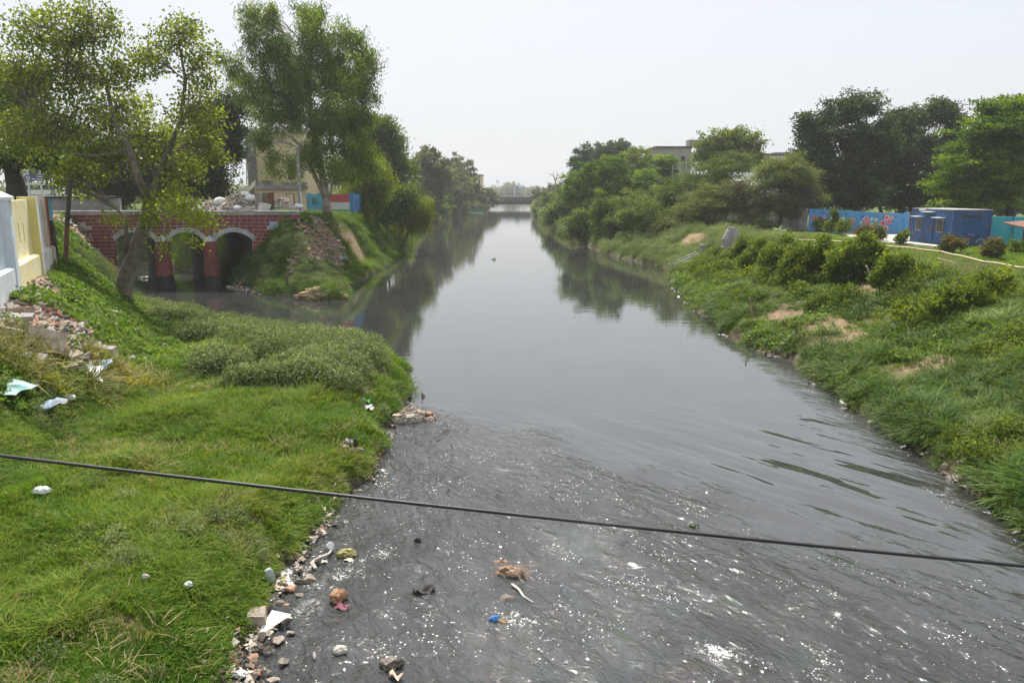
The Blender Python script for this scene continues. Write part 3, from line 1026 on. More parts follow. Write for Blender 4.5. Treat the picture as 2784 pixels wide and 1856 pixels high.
mb = MB()
xs = sorted(set([XB0, XB1] + [e for a in ARCH for i in range(15) for e in [a[0] + (a[1] - a[0]) * i / 14]]))
for xa, xb in zip(xs[:-1], xs[1:]):
    m_ = (xa + xb) / 2
    op = intrados(m_) > 0
    za = max(intrados(xa + 1e-4), SPRING) if op else -.8
    zb = max(intrados(xb - 1e-4), SPRING) if op else -.8
    for y_ in (BY0, BY1):
        mb.add([(xa, y_, za), (xb, y_, zb), (xb, y_, BTOP), (xa, y_, BTOP)], [(0, 1, 2, 3)])
    mb.add([(xa, BY0, za), (xb, BY0, zb), (xb, BY1, zb), (xa, BY1, za)], [(0, 1, 2, 3)])
    mb.add([(xa, BY0, BTOP), (xb, BY0, BTOP), (xb, BY1, BTOP), (xa, BY1, BTOP)], [(0, 1, 2, 3)])
for a in ARCH:
    for xw in a:
        mb.add([(xw, BY0, -.8), (xw, BY1, -.8), (xw, BY1, SPRING), (xw, BY0, SPRING)], [(0, 1, 2, 3)])
mb.v = [(p[0] + SKEW * (p[1] - BY0), p[1], p[2]) for p in mb.v]
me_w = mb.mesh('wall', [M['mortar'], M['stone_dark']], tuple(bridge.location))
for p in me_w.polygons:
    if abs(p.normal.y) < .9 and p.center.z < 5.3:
        p.material_index = 1  # arch shade put into the near-black colour of barrel and pier sides
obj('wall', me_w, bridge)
# courses of painted bricks, proud of the white joints
rb = random.Random(5)
bricks = []
z = 5.30
row = 0
while z > .9:
    h = .245
    x = XB0 + .02 + (row % 2) * -.2
    while x < XB1 - .05:
        if z < SPRING + .15 and ARCH[2][0] - .6 < x < ARCH[2][1]:
            x = ARCH[2][1] + .03
        w = rb.uniform(.36, .52)
        x0, x1, z0, z1 = max(x, XB0), min(x + w, XB1), z - h, z
        x += w + .03
        for a in ARCH:
            if z1 < SPRING + .12:
                if x0 < a[0] < x1 and a is ARCH[0]:
                    x1 = a[0] - .03
                if x0 < a[1] < x1 and a is ARCH[2]:
                    x0 = a[1] + .03
        if x1 - x0 < .12:
            continue
        bad = False
        for cx_, cz_ in ((x0, z0), (x1, z0), (x0, z1), (x1, z1), ((x0 + x1) / 2, z0)):
            for a in ARCH:
                c, zc, rad, hh = arch_geo(a)
                if a[0] - .02 < cx_ < a[1] + .02 and cz_ < zc + math.sqrt(max(rad * rad - (cx_ - c) ** 2, 0)) + .05:
                    bad = True
            if ARCH[0][1] - .1 < cx_ < ARCH[2][0] + .1 and cz_ < 3.55:
                bad = True
            if x1 > -16.75 and z0 > 4.55 and z1 < 4.80 and x0 < -16.2:
                pass
        if bad or (z1 < gz((x0 + x1) / 2, BY0 - .6) - .1):
            continue
        if -17.75 < (x0 + x1) / 2 < -17.3 and 4.35 < (z0 + z1) / 2 < 4.62:
            continue
        if x1 < -30.9 and z1 < 4.95 and rb.random() < .9:      # plaster has fallen at the left abutment
            continue
        bricks.append((x0, x1, z0, z1))
    z -= h + .028
    row += 1
jb = lambda: rb.uniform(-.012, .012)


def brick_mb(b, mb):
    x0, x1, z0, z1 = b
    y0 = BY0 - rb.uniform(.010, .020)
    q = [(x0 + jb(), z0 + jb() * .6), (x1 + jb(), z0 + jb() * .6), (x1 + jb(), z1 + jb() * .6), (x0 + jb(), z1 + jb() * .6)]
    mb.prism(q, y0, BY0 + .02, 'y')


random.Random(2).shuffle(bricks)
for b in bricks[:300]:
    mb = MB(); brick_mb(b, mb)
    part('brick', mb, M[rb.choice(['brick_a', 'brick_a', 'brick_b', 'brick_c'])], bridge)
if bricks[300:]:
    mb = MB()
    for b in bricks[300:]:
        brick_mb(b, mb)
    o = part('brick_courses', mb, M['brick_a'], bridge)
    o['kind'] = 'stuff'
for a in ARCH:                                             # white rims in three thin steps
    c, zc, rad, h = arch_geo(a)
    mb = MB()
    half = math.asin(min(1, (h + .16) / (rad + .15)))
    for r0, r1, pr in ((0, .13, .10), (.13, .24, .075), (.24, .34, .05)):
        N = 18
        for i in range(N):
            t0, t1 = -half + 2 * half * i / N, -half + 2 * half * (i + 1) / N - .004
            P = [(c + (rad + r0) * math.sin(t0), zc + (rad + r0) * math.cos(t0)), (c + (rad + r0) * math.sin(t1), zc + (rad + r0) * math.cos(t1)),
                 (c + (rad + r1) * math.sin(t1), zc + (rad + r1) * math.cos(t1)), (c + (rad + r1) * math.sin(t0), zc + (rad + r1) * math.cos(t0))]
            mb.prism(P, BY0 - pr, BY0 + .05, 'y')
    part('arch_rim', mb, M['grey_paint'], bridge)
for xa, xb in ((ARCH[0][1], ARCH[1][0]), (ARCH[1][1], ARCH[2][0])):
    mb = MB()
    c = (xa + xb) / 2; w = (xb - xa) / 2
    n = 11
    lev = [(-.6, 1.32, 1.0), (.55, 1.28, .95), (.9, 1.16, .85), (3.3, .98, .62), (3.42, .98, .60)]
    ring = []
    for zz, sx, sy in lev:
        ring.append([(c + w * sx * math.cos(math.pi * i / (n - 1)), BY0 - sy * .85 * math.sin(math.pi * i / (n - 1)), zz) for i in range(n)])
    vs = [p for r_ in ring for p in r_]
    mb.add(vs, [(i * n + j, i * n + j + 1, (i + 1) * n + j + 1, (i + 1) * n + j) for i in range(len(lev) - 1) for j in range(n - 1)] + [tuple((len(lev) - 1) * n + j for j in range(n))])
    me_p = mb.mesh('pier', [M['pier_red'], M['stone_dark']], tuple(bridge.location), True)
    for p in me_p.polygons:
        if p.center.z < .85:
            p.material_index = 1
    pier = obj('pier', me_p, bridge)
    cap = MB()
    vs = [(c + w * .99 * math.cos(math.pi * i / 10), BY0 - .55 * math.sin(math.pi * i / 10), 3.40) for i in range(11)] + [(c, BY0 - .02, 3.86)]
    cap.add(vs, [(i, i + 1, 11) for i in range(10)] + [tuple(range(11))])
    obj('pier_cap', cap.mesh('pier_cap', M['grey_paint'], tuple(bridge.location)), pier)
x = XB0                                                    # coping slabs, one tilted loose
i = 0
while x < XB1:
    w = rb.uniform(1.9, 2.7)
    mb = MB()
    t = Matrix.Translation((0, 0, 0))
    if i == 5:
        t = Matrix.Translation((x, BY0, BTOP)) @ Matrix.Rotation(R(-2.2), 4, 'Y') @ Matrix.Translation((-x, -BY0, -BTOP))
    mb.box(x, min(x + w - .02, XB1), BY0 - .13, BY0 + .42, BTOP + .003, BTOP + .115 + rb.uniform(0, .012), t)
    part('coping_slab', mb, M['grey_paint'], bridge)
    x += w; i += 1
mb = MB().box(-17.72, -17.30, BY0 - .015, BY0 + .05, 4.34, 4.62)
part('drain_hole', mb, M['black_rubber'], bridge)
mb = MB().box(-60, -31.5, BY1 - .35, BY1 - .05, 5.35, 6.45)
part('back_parapet', mb, M['concrete'], bridge)
mb = MB().tube([(-60, BY1 - .5, 6.55), (-45, BY1 - .5, 6.5), (-31.6, BY1 - .5, 6.53)], .09, 8)
part('water_pipe', mb, M['black_rubber'], bridge)
road = obj('road', MB().box(-130, -17, BY0 + .45, BY1 - .4, 5.2, BTOP + .012).mesh('road', M['asphalt']))
tag(road, 'asphalt road running over the brick bridge', kind='structure')

p0 = at(745, 612, BY0 - .05)
sg = thing('name_plate', 'pale blue name plate with dark lettering on the brick bridge', 'sign', (p0.x - .33, BY0 - .06, p0.z - .22))
mb = MB().box(p0.x - .33, p0.x + .33, BY0 - .07, BY0 - .035, p0.z - .22, p0.z + .24)
part('board', mb, M['sign_pale'], sg)


def lettering(txt, size, loc, parent, mat, rot=(R(90), 0, 0), name='lettering'):
    cu = bpy.data.curves.new(name, 'FONT')
    cu.body = txt; cu.size = size; cu.align_x = 'CENTER'; cu.extrude = .002
    cu.materials.append(mat)
    tmp = bpy.data.objects.new(name, cu)
    COL.objects.link(tmp)
    me = bpy.data.meshes.new_from_object(tmp.evaluated_get(bpy.context.evaluated_depsgraph_get()))
    bpy.data.objects.remove(tmp)
    o = obj(name, me, parent, Vector(loc) - parent.location)
    o.rotation_euler = rot
    return o


for i, s_t in enumerate(('BARTHI  NALA', 'RD  20354 - R', 'HUDSON  MC(D)')):
    lettering(s_t, .105, (p0.x, BY0 - .075, p0.z + .10 - .135 * i), sg, M['letter_blue'])

# ------------------------------------------------------------------ yellow boundary wall at the left
WO = Vector((-17.7, 26.9, 0)); WD = Vector((-.413, .911, 0)).normalized(); WNRM = Vector((WD.y, -WD.x, 0))   # river side
wall_z = 3.55
TOPZ = 6.66
yw = thing('boundary_wall', 'yellow and whitewashed boundary wall with slits and square pillars above the slope', 'wall', (WO.x, WO.y, wall_z))


def wbox(mb, s0, s1, p0_, p1_, z0, z1):
    """box along the wall: s along, p out towards the river"""
    vs = []
    for zz in (z0, z1):
        for s, p in ((s0, p0_), (s1, p0_), (s1, p1_), (s0, p1_)):
            q = WO + WD * s + WNRM * p
            vs.append((q.x, q.y, zz))
    mb.add(vs, [(0, 3, 2, 1), (4, 5, 6, 7), (0, 1, 5, 4), (1, 2, 6, 5), (2, 3, 7, 6), (3, 0, 4, 7)])


def wpanel(s0, s1, slits, mat_up, mat_lo):
    mb = MB()
    zs0, zs1 = 5.05, 5.82
    cuts = sorted(slits)
    wbox(mb, s0, s1, -.12, .12, wall_z + .75, zs0)
    wbox(mb, s0, s1, -.12, .12, zs1, TOPZ)
    a = s0
    for c in cuts + [None]:
        b = c - .07 if c is not None else s1
        wbox(mb, a, b, -.118, .118, zs0, zs1)
        a = c + .07 if c is not None else a
    part('panel', mb, mat_up, yw)
    for c in cuts:
        mb = MB(); wbox(mb, c - .069, c + .069, -.08, .112, zs0 + .004, zs1 - .004)
        part('slit', mb, M['slit'], yw)
    mb = MB(); wbox(mb, s0, s1, -.2, .36, 2.6, wall_z + .85)
    wbox(mb, s0, s1, -.2, .30, wall_z + .85, wall_z + .90)
    part('plinth', mb, mat_lo, yw)


def wpillar(s0, s1, out, mats, cap=None, top=TOPZ + .12):
    mb = MB(); wbox(mb, s0, s1, -.25, out, 2.6, top)
    me = mb.mesh('pillar', mats if isinstance(mats, list) else [mats], tuple(yw.location))
    if isinstance(mats, list):
        for p in me.polygons:
            if p.normal.dot(WD) < -.7:
                p.material_index = 1
    o = obj('pillar', me, yw)
    if cap:
        mb = MB(); wbox(mb, s0 - .08, s1 + .08, -.33, out + .08, top, top + .10)
        q = [WO + WD * s + WNRM * p for s, p in ((s0 - .08, -.33), (s1 + .08, -.33), (s1 + .08, out + .08), (s0 - .08, out + .08))]
        c = sum(q, Vector()) / 4
        mb.add([(p.x, p.y, top + .10) for p in q] + [(c.x, c.y, top + .34)], [(0, 1, 4), (1, 2, 4), (2, 3, 4), (3, 0, 4)])
        obj('cap', mb.mesh('cap', cap, tuple(yw.location)), o)


wpanel(-6.6, -.75, [-4.5, -3.6, -2.7], M['white_blue'], M['white_blue'])
wpillar(-.75, -.15, .40, [M['white_blue'], M['white_blue']], M['white_wall'], TOPZ + .05)
wpanel(-.15, 5.6, [1.5, 2.7, 3.8], M['yellow'], M['yellow'])
wpillar(5.6, 6.2, .42, [M['white_wall'], M['yellow_shaded']])
wpanel(6.2, 9.5, [7.1, 7.7, 8.3], M['white_wall'], M['white_wall'])
wpillar(9.5, 10.0, .26, [M['beige_wall'], M['beige_wall']])
wpanel(10.0, 10.9, [], M['beige_wall'], M['beige_wall'])
wpillar(10.9, 11.35, .22, [M['red_paint'], M['red_paint']], None, TOPZ)
q = WO + WD * 13.9 + Vector((-.75, 0, 0))
one('cyan_gate_post', MB().box(q.x - .1, q.x + .55, q.y, q.y + .5, 3.9, 6.62), M['cyan_paint'], 'short cyan painted block just beyond the red end of the boundary wall', 'post')

# leaning poles beyond the wall
b0 = ground_at(177, 38); tp = at(189, 522, 38.6)
mb = MB(); mb.tube([b0 - Vector((0, 0, .4)), (b0 + tp) / 2, tp, tp + (tp - b0) * .18], [.115, .11, .10, .10], 8)
me_ = mb.mesh('leaning_pole', [M['rust'], M['bark_dark']], tuple(b0))
for p in me_.polygons:
    if p.center.z > 1.9:
        p.material_index = 1
tag(obj('leaning_pole', me_, None, b0), 'rust red round pole with dark upper half beyond the boundary wall', 'pole')
b0 = ground_at(158, 37); tp = at(138, 600, 37.2)
one('wooden_prop', MB().tube([b0 - Vector((0, 0, .3)), tp], [.14, .11], 7), M['bark_dark'], 'dark brown prop leaning against the red end of the boundary wall', 'post', tuple(b0))

# ------------------------------------------------------------------ tricolour wall, hut, building, pole and waste heaps beyond the canal
def line_wall(name, label, pts, z0, h, th, mats, cat='wall', split=None):
    """a wall along a polyline with one part per panel; mats: list of [(z fraction top, material)...] per panel"""
    t = thing(name, label, cat, (pts[0][0], pts[0][1], z0))
    for i, ((xa, ya), (xb, yb)) in enumerate(zip(pts[:-1], pts[1:])):
        d = Vector((xb - xa, yb - ya, 0)).normalized(); n = Vector((d.y, -d.x, 0)) * th / 2
        lo = -.6
        for fr, m_ in mats[i % len(mats)]:
            mb = MB()
            P = [(xa + n.x, ya + n.y), (xb + n.x, yb + n.y), (xb - n.x, yb - n.y), (xa - n.x, ya - n.y)]
            mb.prism(P, z0 + lo, z0 + h * fr, 'z')
            part('panel', mb, M[m_], t)
            lo = h * fr
    return t


a0, a1, a2, a3 = (-20.4, 74.5), (-18.6, 75.8), (-15.9, 77.6), (-15.6, 86)
tw = line_wall('tricolour_wall', 'boundary wall painted blue then red white and green bands behind the eucalyptus', [a0, a1, ((a1[0] + a2[0]) / 2, (a1[1] + a2[1]) / 2), a2, a3], 4.55, 2.15, .25,
               [[(1, 'cyan_paint')], [(.32, 'flag_teal'), (.64, 'flag_white'), (1, 'flag_red')], [(.32, 'flag_teal'), (.64, 'flag_white'), (1, 'flag_red')], [(1, 'blue_paint')]])
for q, m_ in ((a0, 'cyan_paint'), ((-19.5, 75.15), 'cyan_paint'), (a1, 'cyan_paint'), (a2, 'blue_paint')):
    mb = MB().box(q[0] - .2, q[0] + .2, q[1] - .3, q[1] + .1, 4.0, 6.82)
    part('pillar', mb, M[m_], tw)
for j in range(3):
    for base_x in (-20.1, -19.25):
        fx_ = base_x + .14 * j
        fy_ = 74.5 + (fx_ + 20.4) * .72 - .16
        part('slit', MB().box(fx_, fx_ + .06, fy_ - .02, fy_ + .05, 5.7, 6.35), M['glass_dark'], tw)
for j in range(8):
    yy = 78.4 + j * .9
    xx = -15.9 + .3 * (yy - 77.6) / 8.4
    part('slit', MB().box(xx + .11, xx + .14, yy, yy + .1, 5.2, 6.3), M['glass_dark'], tw)

hut = thing('flat_roofed_hut', 'small cream hut with flat concrete roof behind the brick bridge', 'hut', (-20.3, 67, 5.0))
h0 = at(699, 545, 66); h1 = at(806, 545, 66)
part('wall', MB().box(h0.x, h1.x, 66, 69.2, 4.6, 7.15), M['cream'], hut)
part('roof', MB().box(h0.x - .12, h1.x + .14, 65.75, 69.4, 7.153, 7.50), M['concrete'], hut)
d_ = part('door', MB().box(h1.x - .78, h1.x - .22, 65.93, 65.99, 5.0, 6.75), M['cream'], hut)
d_ = part('door_frame', MB().box(h1.x - .84, h1.x - .785, 65.92, 65.995, 5.0, 6.8).box(h1.x - .215, h1.x - .16, 65.92, 65.995, 5.0, 6.8).box(h1.x - .785, h1.x - .215, 65.92, 65.995, 6.76, 6.8), M['timber'], hut)
for xx in (-21.6, -21.2, -18.9):
    part('roof_block', MB().box(xx, xx + .22, 66.4, 66.6, 7.503, 7.72), M['concrete'], hut)

bl = thing('yellow_building', 'tall cream and grey building rising behind the waste heaps', 'building', (-27, 84, 5))
b0 = at(673, 470, 82); b1 = at(830, 470, 82)
spl = at(700, 470, 82).x
part('wall', MB().box(spl, b1.x, 82, 90, 4.5, 13.0), M['cream'], bl)
part('cement_bay', MB().box(b0.x, spl - .003, 81.98, 90, 4.5, 12.8), M['concrete'], bl)
part('roof', MB().box(b0.x - .2, b1.x + .2, 81.7, 90.2, 13.003, 13.35), M['white_wall'], bl)
part('balcony', MB().box(at(770, 470, 82).x, b1.x + .2, 80.9, 81.97, 7.7, 7.9), M['concrete'], bl)
wd = part('window', MB().box(at(783, 470, 82).x, at(800, 470, 82).x, 81.93, 81.995, 8.2, 10.2), M['dark_red_iron'], bl)
part('parapet_block', MB().box(at(715, 470, 82).x, at(740, 470, 82).x, 81.4, 81.97, 7.72, 8.1), M['concrete'], bl)
mb = MB().tube([at(671, 500, 81.6), at(669, 390, 81.6)], .06, 6)
part('drain_pipe', mb, M['white_metal'], bl)

pb = Vector((at(818, 560, 63).x, 63, 5.0)); pt_ = at(808, 400, 63)
pole = thing('electric_pole', 'grey lattice concrete electric pole beside the cream hut', 'pole', tuple(pb))
mb = MB()
mb.tube([pb - Vector((0, 0, .5)), pt_], [.17, .11], 8)
part('shaft', mb, M['concrete'], pole)
part('bracket', MB().tube([pt_ - Vector((0, 0, .5)), pt_ + Vector((-.5, 0, -.32))], .03, 6).tube([pt_ + Vector((-.5, 0, -.32)), pt_ + Vector((-.62, 0, -.18))], .05, 6), M['steel'], pole)
for j in range(4):
    f_ = .35 + .13 * j
    c = pb.lerp(pt_, f_)
    part('clamp', MB().tube([c - Vector((0, 0, .03)), c + Vector((0, 0, .03))], .20 - .06 * f_, 8), M['steel'], pole)
part('conduit', MB().tube([pb + Vector((.12, -.2, 0)), pb.lerp(pt_, .35) + Vector((.1, -.18, 0))], .06, 6), M['plastic_white'], pole)


def rock_mesh(name, r, seed, mat, flat=.6, n=16, bevel=0):
    rng = random.Random(seed)
    bm = bmesh.new()
    for i in range(n):
        d = Vector((rng.gauss(0, 1), rng.gauss(0, 1), rng.gauss(0, 1))).normalized()
        q = d * r * rng.uniform(.75, 1.05)
        bm.verts.new((q.x * rng.uniform(.9, 1.25), q.y, q.z * flat))
    res = bmesh.ops.convex_hull(bm, input=bm.verts)
    junk = [e for e in res['geom_interior'] if isinstance(e, bmesh.types.BMVert)] + [e for e in res['geom_unused'] if isinstance(e, bmesh.types.BMVert)]
    if junk:
        bmesh.ops.delete(bm, geom=list(set(junk)), context='VERTS')
    me = bpy.data.meshes.new(name)
    bm.to_mesh(me); bm.free()
    me.materials.append(mat)
    return me


def sack_mesh(name, sx, sy, sz, seed, mat, crumple=.12, sub=3):
    """a lumpy, slumped bag or crumpled cloth"""
    bm = bmesh.new()
    bmesh.ops.create_icosphere(bm, subdivisions=sub, radius=1)
    rng = np.random.RandomState(seed)
    ph = rng.rand(6) * 6
    for v in bm.verts:
        d = v.co.normalized()
        n_ = math.sin(d.x * 3.1 + ph[0]) * math.sin(d.y * 3.7 + ph[1]) + .6 * math.sin(d.x * 7 + ph[2] + d.z * 5) * math.sin(d.y * 8 + ph[3]) + .55 * math.sin(d.x * 13 + ph[4] + 3 * d.y) * math.sin(d.z * 11 + d.y * 9 + ph[5]) + .5 * abs(math.sin(d.x * 19 + d.z * 8 + ph[1])) * math.sin(d.y * 21 - d.z * 7 + ph[2])
        k_ = 1 + crumple * n_
        zz = d.z * k_
        v.co = Vector((d.x * k_ * sx, d.y * k_ * sy, max(zz, -.55) * sz))
    for f in bm.faces:
        f.smooth = sx > .3
    me = bpy.data.meshes.new(name)
    bm.to_mesh(me); bm.free()
    me.materials.append(mat)
    return me


# waste sorting yard on the bridge deck
def heap(name, label, c, rx, ry, hgt, mats, n, seed, cat='waste heap', fibre=True):
    t = thing(name, label, cat, c)
    rng = np.random.RandomState(seed)
    mb = MB()
    N, K = 14, 6
    vs = []
    for i in range(K + 1):
        for j in range(N):
            a = 2 * math.pi * j / N; f = 1 - i / K
            rr_ = f * (1 + .18 * math.sin(3 * a + seed) + .1 * rng.normal())
            vs.append((c[0] + rx * rr_ * math.cos(a), c[1] + ry * rr_ * math.sin(a), c[2] - .05 + hgt * (1 - f ** 1.4) * (1 + .06 * rng.normal())))
    mb.add(vs, [(i * N + j, i * N + (j + 1) % N, (i + 1) * N + (j + 1) % N, (i + 1) * N + j) for i in range(K) for j in range(N)])
    part('heap_core', mb, M[mats[0]], t, False)
    mb = MB()
    for i in range(n):
        a = rng.uniform(0, 6.283); f = math.sqrt(rng.rand())
        x_, y_ = rx * f * math.cos(a), ry * f * math.sin(a)
        z_ = hgt * (1 - f ** 1.4)
        L_ = rng.uniform(.12, .5); W_ = rng.uniform(.04, .14) if fibre else rng.uniform(.1, .25)
        mt = Matrix.Translation((c[0] + x_, c[1] + y_, c[2] + z_ + rng.uniform(0, .08))) @ Euler((rng.normal() * .5, rng.normal() * .6, rng.uniform(0, 6.28))).to_matrix().to_4x4()
        mb.cur = rng.randint(len(mats))
        mb.box(-L_ / 2, L_ / 2, -W_ / 2, W_ / 2, -.012, .012 + rng.uniform(0, .03), mt)
    o = part('loose_scrap', mb, [M[m_] for m_ in mats], t)
    o['kind'] = 'stuff'
    return t


dk = BTOP + .012
c = at(648, 568, 59.5)
heap('waste_heap', 'big pile of shredded paper and plastic waste on the brick bridge', (c.x, 59.8, dk), 1.75, 1.1, 1.35, ['paper', 'paper_pale', 'sack', 'concrete', 'hay'], 420, 3)
c = at(575, 568, 60.5)
heap('waste_heap', 'low spread of white and coloured rubbish left of the big paper pile', (c.x, 60.8, dk), 1.6, 1.0, .7, ['sack', 'paper_pale', 'brick_broken', 'paper'], 220, 4)
c = at(768, 560, 60.2)
heap('waste_heap', 'bundle of flattened card heaped beside the brown panels', (c.x, 60.3, dk), .95, .8, .95, ['paper', 'paper_pale', 'brick_broken', 'sack'], 260, 5, fibre=False)
for i, (u_, v_, y_, s_, lb) in enumerate([(662, 533, 60.0, .46, 'rounded white sack topmost on the paper pile'), (683, 541, 59.7, .38, 'smaller white sack right of the topmost one on the paper pile'),
                                          (600, 549, 60.6, .45, 'long white sack lying on the rubbish left of the paper pile'), (645, 566, 58.6, .26, 'pale plastic bag at the foot of the paper pile'),
                                          (812, 562, 60.6, .3, 'white sack between the hut and the electric pole')]):
    p = at(u_, v_, y_)
    o = obj('white_sack', sack_mesh('white_sack', s_ * 1.25, s_, s_ * .78, 20 + i, M['sack']), None, (p.x, p.y, p.z))
    tag(o, lb, 'sack', 'white sacks of the waste yard')
pn = thing('scrap_panels', 'brown and grey timber panels standing upright on the bridge among the waste', 'panel', (at(722, 560, 59).x, 59, dk))
for j, (ua, ub, m_, hh) in enumerate([(694, 704, 'ply', 1.36), (704.5, 714, 'concrete', 1.40), (714.5, 731, 'timber', 1.38), (731.5, 745, 'rust', 1.42)]):
    xa, xb = at(ua, 560, 59).x, at(ub, 560, 59).x
    part('panel', MB().box(xa, xb, 59 + .05 * (j % 2), 59.10 + .05 * (j % 2), dk, dk + hh), M[m_], pn)
c = at(718, 575, 58.2)
mb = MB().box(-.55, .35, -.02, .03, 0, .75, Matrix.Translation((c.x, 58.3, dk)) @ Euler((R(-35), R(12), R(8))).to_matrix().to_4x4())
one('leaning_board', mb, M['paper_pale'], 'pale board leaning against the brown panels', 'board')
# canopy of sagging tarpaulin
mb = MB()
N = 9
for i in range(N):
    for j in range(5):
        f = i / (N - 1); g = j / 4
        a_ = at(632 + (695 - 632) * f, 545 - 42 * f ** 1.7, 61.5 + g * 2.0)
        mb.v.append((a_.x, a_.y, a_.z - .25 * math.sin(math.pi * g) + .12 * math.sin(f * 9) * g + .35 * g))
mb.f = [(i * 5 + j, i * 5 + j + 1, (i + 1) * 5 + j + 1, (i + 1) * 5 + j) for i in range(N - 1) for j in range(4)]
mb.mi = [0] * len(mb.f)
cn = thing('tarpaulin_canopy', 'sagging beige tarpaulin canopy stretched beside the cream hut', 'canopy', (-23.5, 62, dk))
part('sheet', mb, M['tarp'], cn, True)
for u_ in (634, 693):
    q = at(u_, 545 if u_ < 650 else 505, 61.6)
    part('prop', MB().tube([(q.x, q.y, dk), (q.x, q.y, q.z)], .035, 6), M['bamboo'], cn)

# ------------------------------------------------------------------ garden side on the right: walls, container, gate, fence
gw = [(26.3, 116), (27.6, 104), (28.8, 94), (30.6, 80.6)]
gl = thing('grey_compound_wall', 'grey stained concrete compound wall behind the acacia trees', 'wall', (26.3, 116, 3.0))
for (xa, ya), (xb, yb) in zip(gw[:-1], gw[1:]):
    for s in range(4):
        f0, f1 = s / 4, (s + 1) / 4 - .006
        q0 = Vector((xa + (xb - xa) * f0, ya + (yb - ya) * f0)); q1 = Vector((xa + (xb - xa) * f1, ya + (yb - ya) * f1))
        d = (q1 - q0).normalized(); n = Vector((d.y, -d.x)) * .1
        part('panel', MB().prism([(q0.x + n.x, q0.y + n.y), (q1.x + n.x, q1.y + n.y), (q1.x - n.x, q1.y - n.y), (q0.x - n.x, q0.y - n.y)], 2.2, 5.25, 'z'), M['concrete'], gl)
        if s:
            part('post', MB().box(q0.x - .18, q0.x + .02, q0.y - .1, q0.y + .1, 2.2, 5.32), M['concrete'], gl)

BW0, BW1 = Vector((30.7, 80.4)), Vector((37.4, 74.2))
bw = thing('flower_mural_wall', 'bright blue wall painted with pink and cream flowers beside the container', 'wall', (BW0.x, BW0.y, 2.9))
d = (BW1 - BW0).normalized(); nn = Vector((d.y, -d.x)); LEN = (BW1 - BW0).length
if nn.y > 0:
    nn = -nn
tops = [5.22, 5.16, 5.08, 5.02, 4.97, 4.92]
for s in range(5):
    q0 = BW0 + d * (LEN * s / 5); q1 = BW0 + d * (LEN * (s + 1) / 5 - .02)
    h0, h1 = tops[s], tops[s + 1]
    w0, w1 = q0 - nn * .12, q1 - nn * .12
    mb = MB().add([(q0.x, q0.y, 2.3), (q1.x, q1.y, 2.3), (q1.x, q1.y, h1), (q0.x, q0.y, h0), (w0.x, w0.y, 2.3), (w1.x, w1.y, 2.3), (w1.x, w1.y, h1), (w0.x, w0.y, h0)],
                  [(0, 1, 2, 3), (5, 4, 7, 6), (3, 2, 6, 7), (0, 3, 7, 4), (1, 5, 6, 2), (0, 4, 5, 1)])
    part('panel', mb, M['blue_paint'], bw)
q0 = BW1
part('end_pillar', MB().box(q0.x - .02, q0.x + .38, q0.y - .35, q0.y, 2.3, 5.02), M['blue_paint'], bw)


def wpt(s, z, off):
    q = BW0 + d * s + nn * off
    return (q.x, q.y, z)


def disc(mb, s, z, r, off, n=14, petals=0, rot=0):
    vs = [wpt(s, z, off)]
    for i in range(n):
        a = 2 * math.pi * i / n + rot
        rr_ = r * (1 + (.18 * math.cos(petals * a) if petals else 0))
        vs.append(wpt(s + rr_ * math.cos(a), z + rr_ * math.sin(a), off))
    mb.add(vs, [(0, 1 + i, 1 + (i + 1) % n) for i in range(n)])


def mural_s(u):
    X, Y, Z = ray(u, 600)
    k_ = X / Y
    # BW0 + d*s on the ray x = k*y
    return (k_ * BW0.y - BW0.x) / (d.x - k_ * d.y)


def mural_z(u, v):
    s = mural_s(u); y = BW0.y + d.y * s
    return at(u, v, y).z


for (zu, zv, zr, kind) in [(217, 190, 17, 'p'), (247, 190, 16, 'p'), (306, 195, 17, 'p'), (342, 187, 12, 'r'), (420, 195, 15, 'c'), (329, 238, 9, 'c'), (492, 210, 14, 'c'), (527, 203, 14, 'c'), (597, 215, 18, 'r'), (639, 208, 11, 'r'),
                           (622, 248, 19, 'p'), (600, 262, 14, 'p'), (754, 207, 22, 'r'), (778, 245, 20, 'p'), (813, 207, 12, 'c'), (858, 212, 12, 'c'), (829, 262, 14, 'c'), (712, 240, 10, 'c'), (965, 193, 23, 'r'), (1020, 192, 13, 'r'),
                           (930, 247, 22, 'p'), (994, 235, 20, 'p'), (967, 298, 22, 'r')]:
    u, v = 2150 + zu * .2696, 540 + zv * .2696
    s, z_ = mural_s(u), mural_z(u, v)
    r_ = zr * .2696 * px(77) * 1.15
    mb = MB(); mb.cur = 0
    disc(mb, s, z_, r_, .004, 24 if kind != 'c' else 20, 6 if kind != 'c' else 8)
    mb.cur = 1; disc(mb, s, z_, r_ * (.42 if kind != 'c' else .3), .008, 10)
    part('painted_flower', mb, [M[{'p': 'flower_pink', 'r': 'flower_rose', 'c': 'flower_cream'}[kind]], M['flower_heart'] if kind != 'c' else M['petal_blue']], bw)
rf = random.Random(8)
for (zu, zv) in [(238, 138), (308, 140), (322, 146), (442, 168), (497, 155), (552, 160), (712, 190), (723, 178), (925, 190), (938, 182), (1050, 190), (1035, 232)]:
    u, v = 2150 + zu * .2696, 540 + zv * .2696
    s, z_ = mural_s(u), mural_z(u, v); r_ = .10
    mb = MB()
    for sg_ in (-1, 1):
        mb.add([wpt(s, z_, .004), wpt(s + sg_ * r_, z_ + r_ * 1.1, .004), wpt(s + sg_ * r_ * 1.15, z_ + r_ * .1, .004), wpt(s + sg_ * r_ * .6, z_ - r_ * .8, .004)], [(0, 1, 2, 3)])
    part('painted_butterfly', mb, M['petal_blue'], bw)
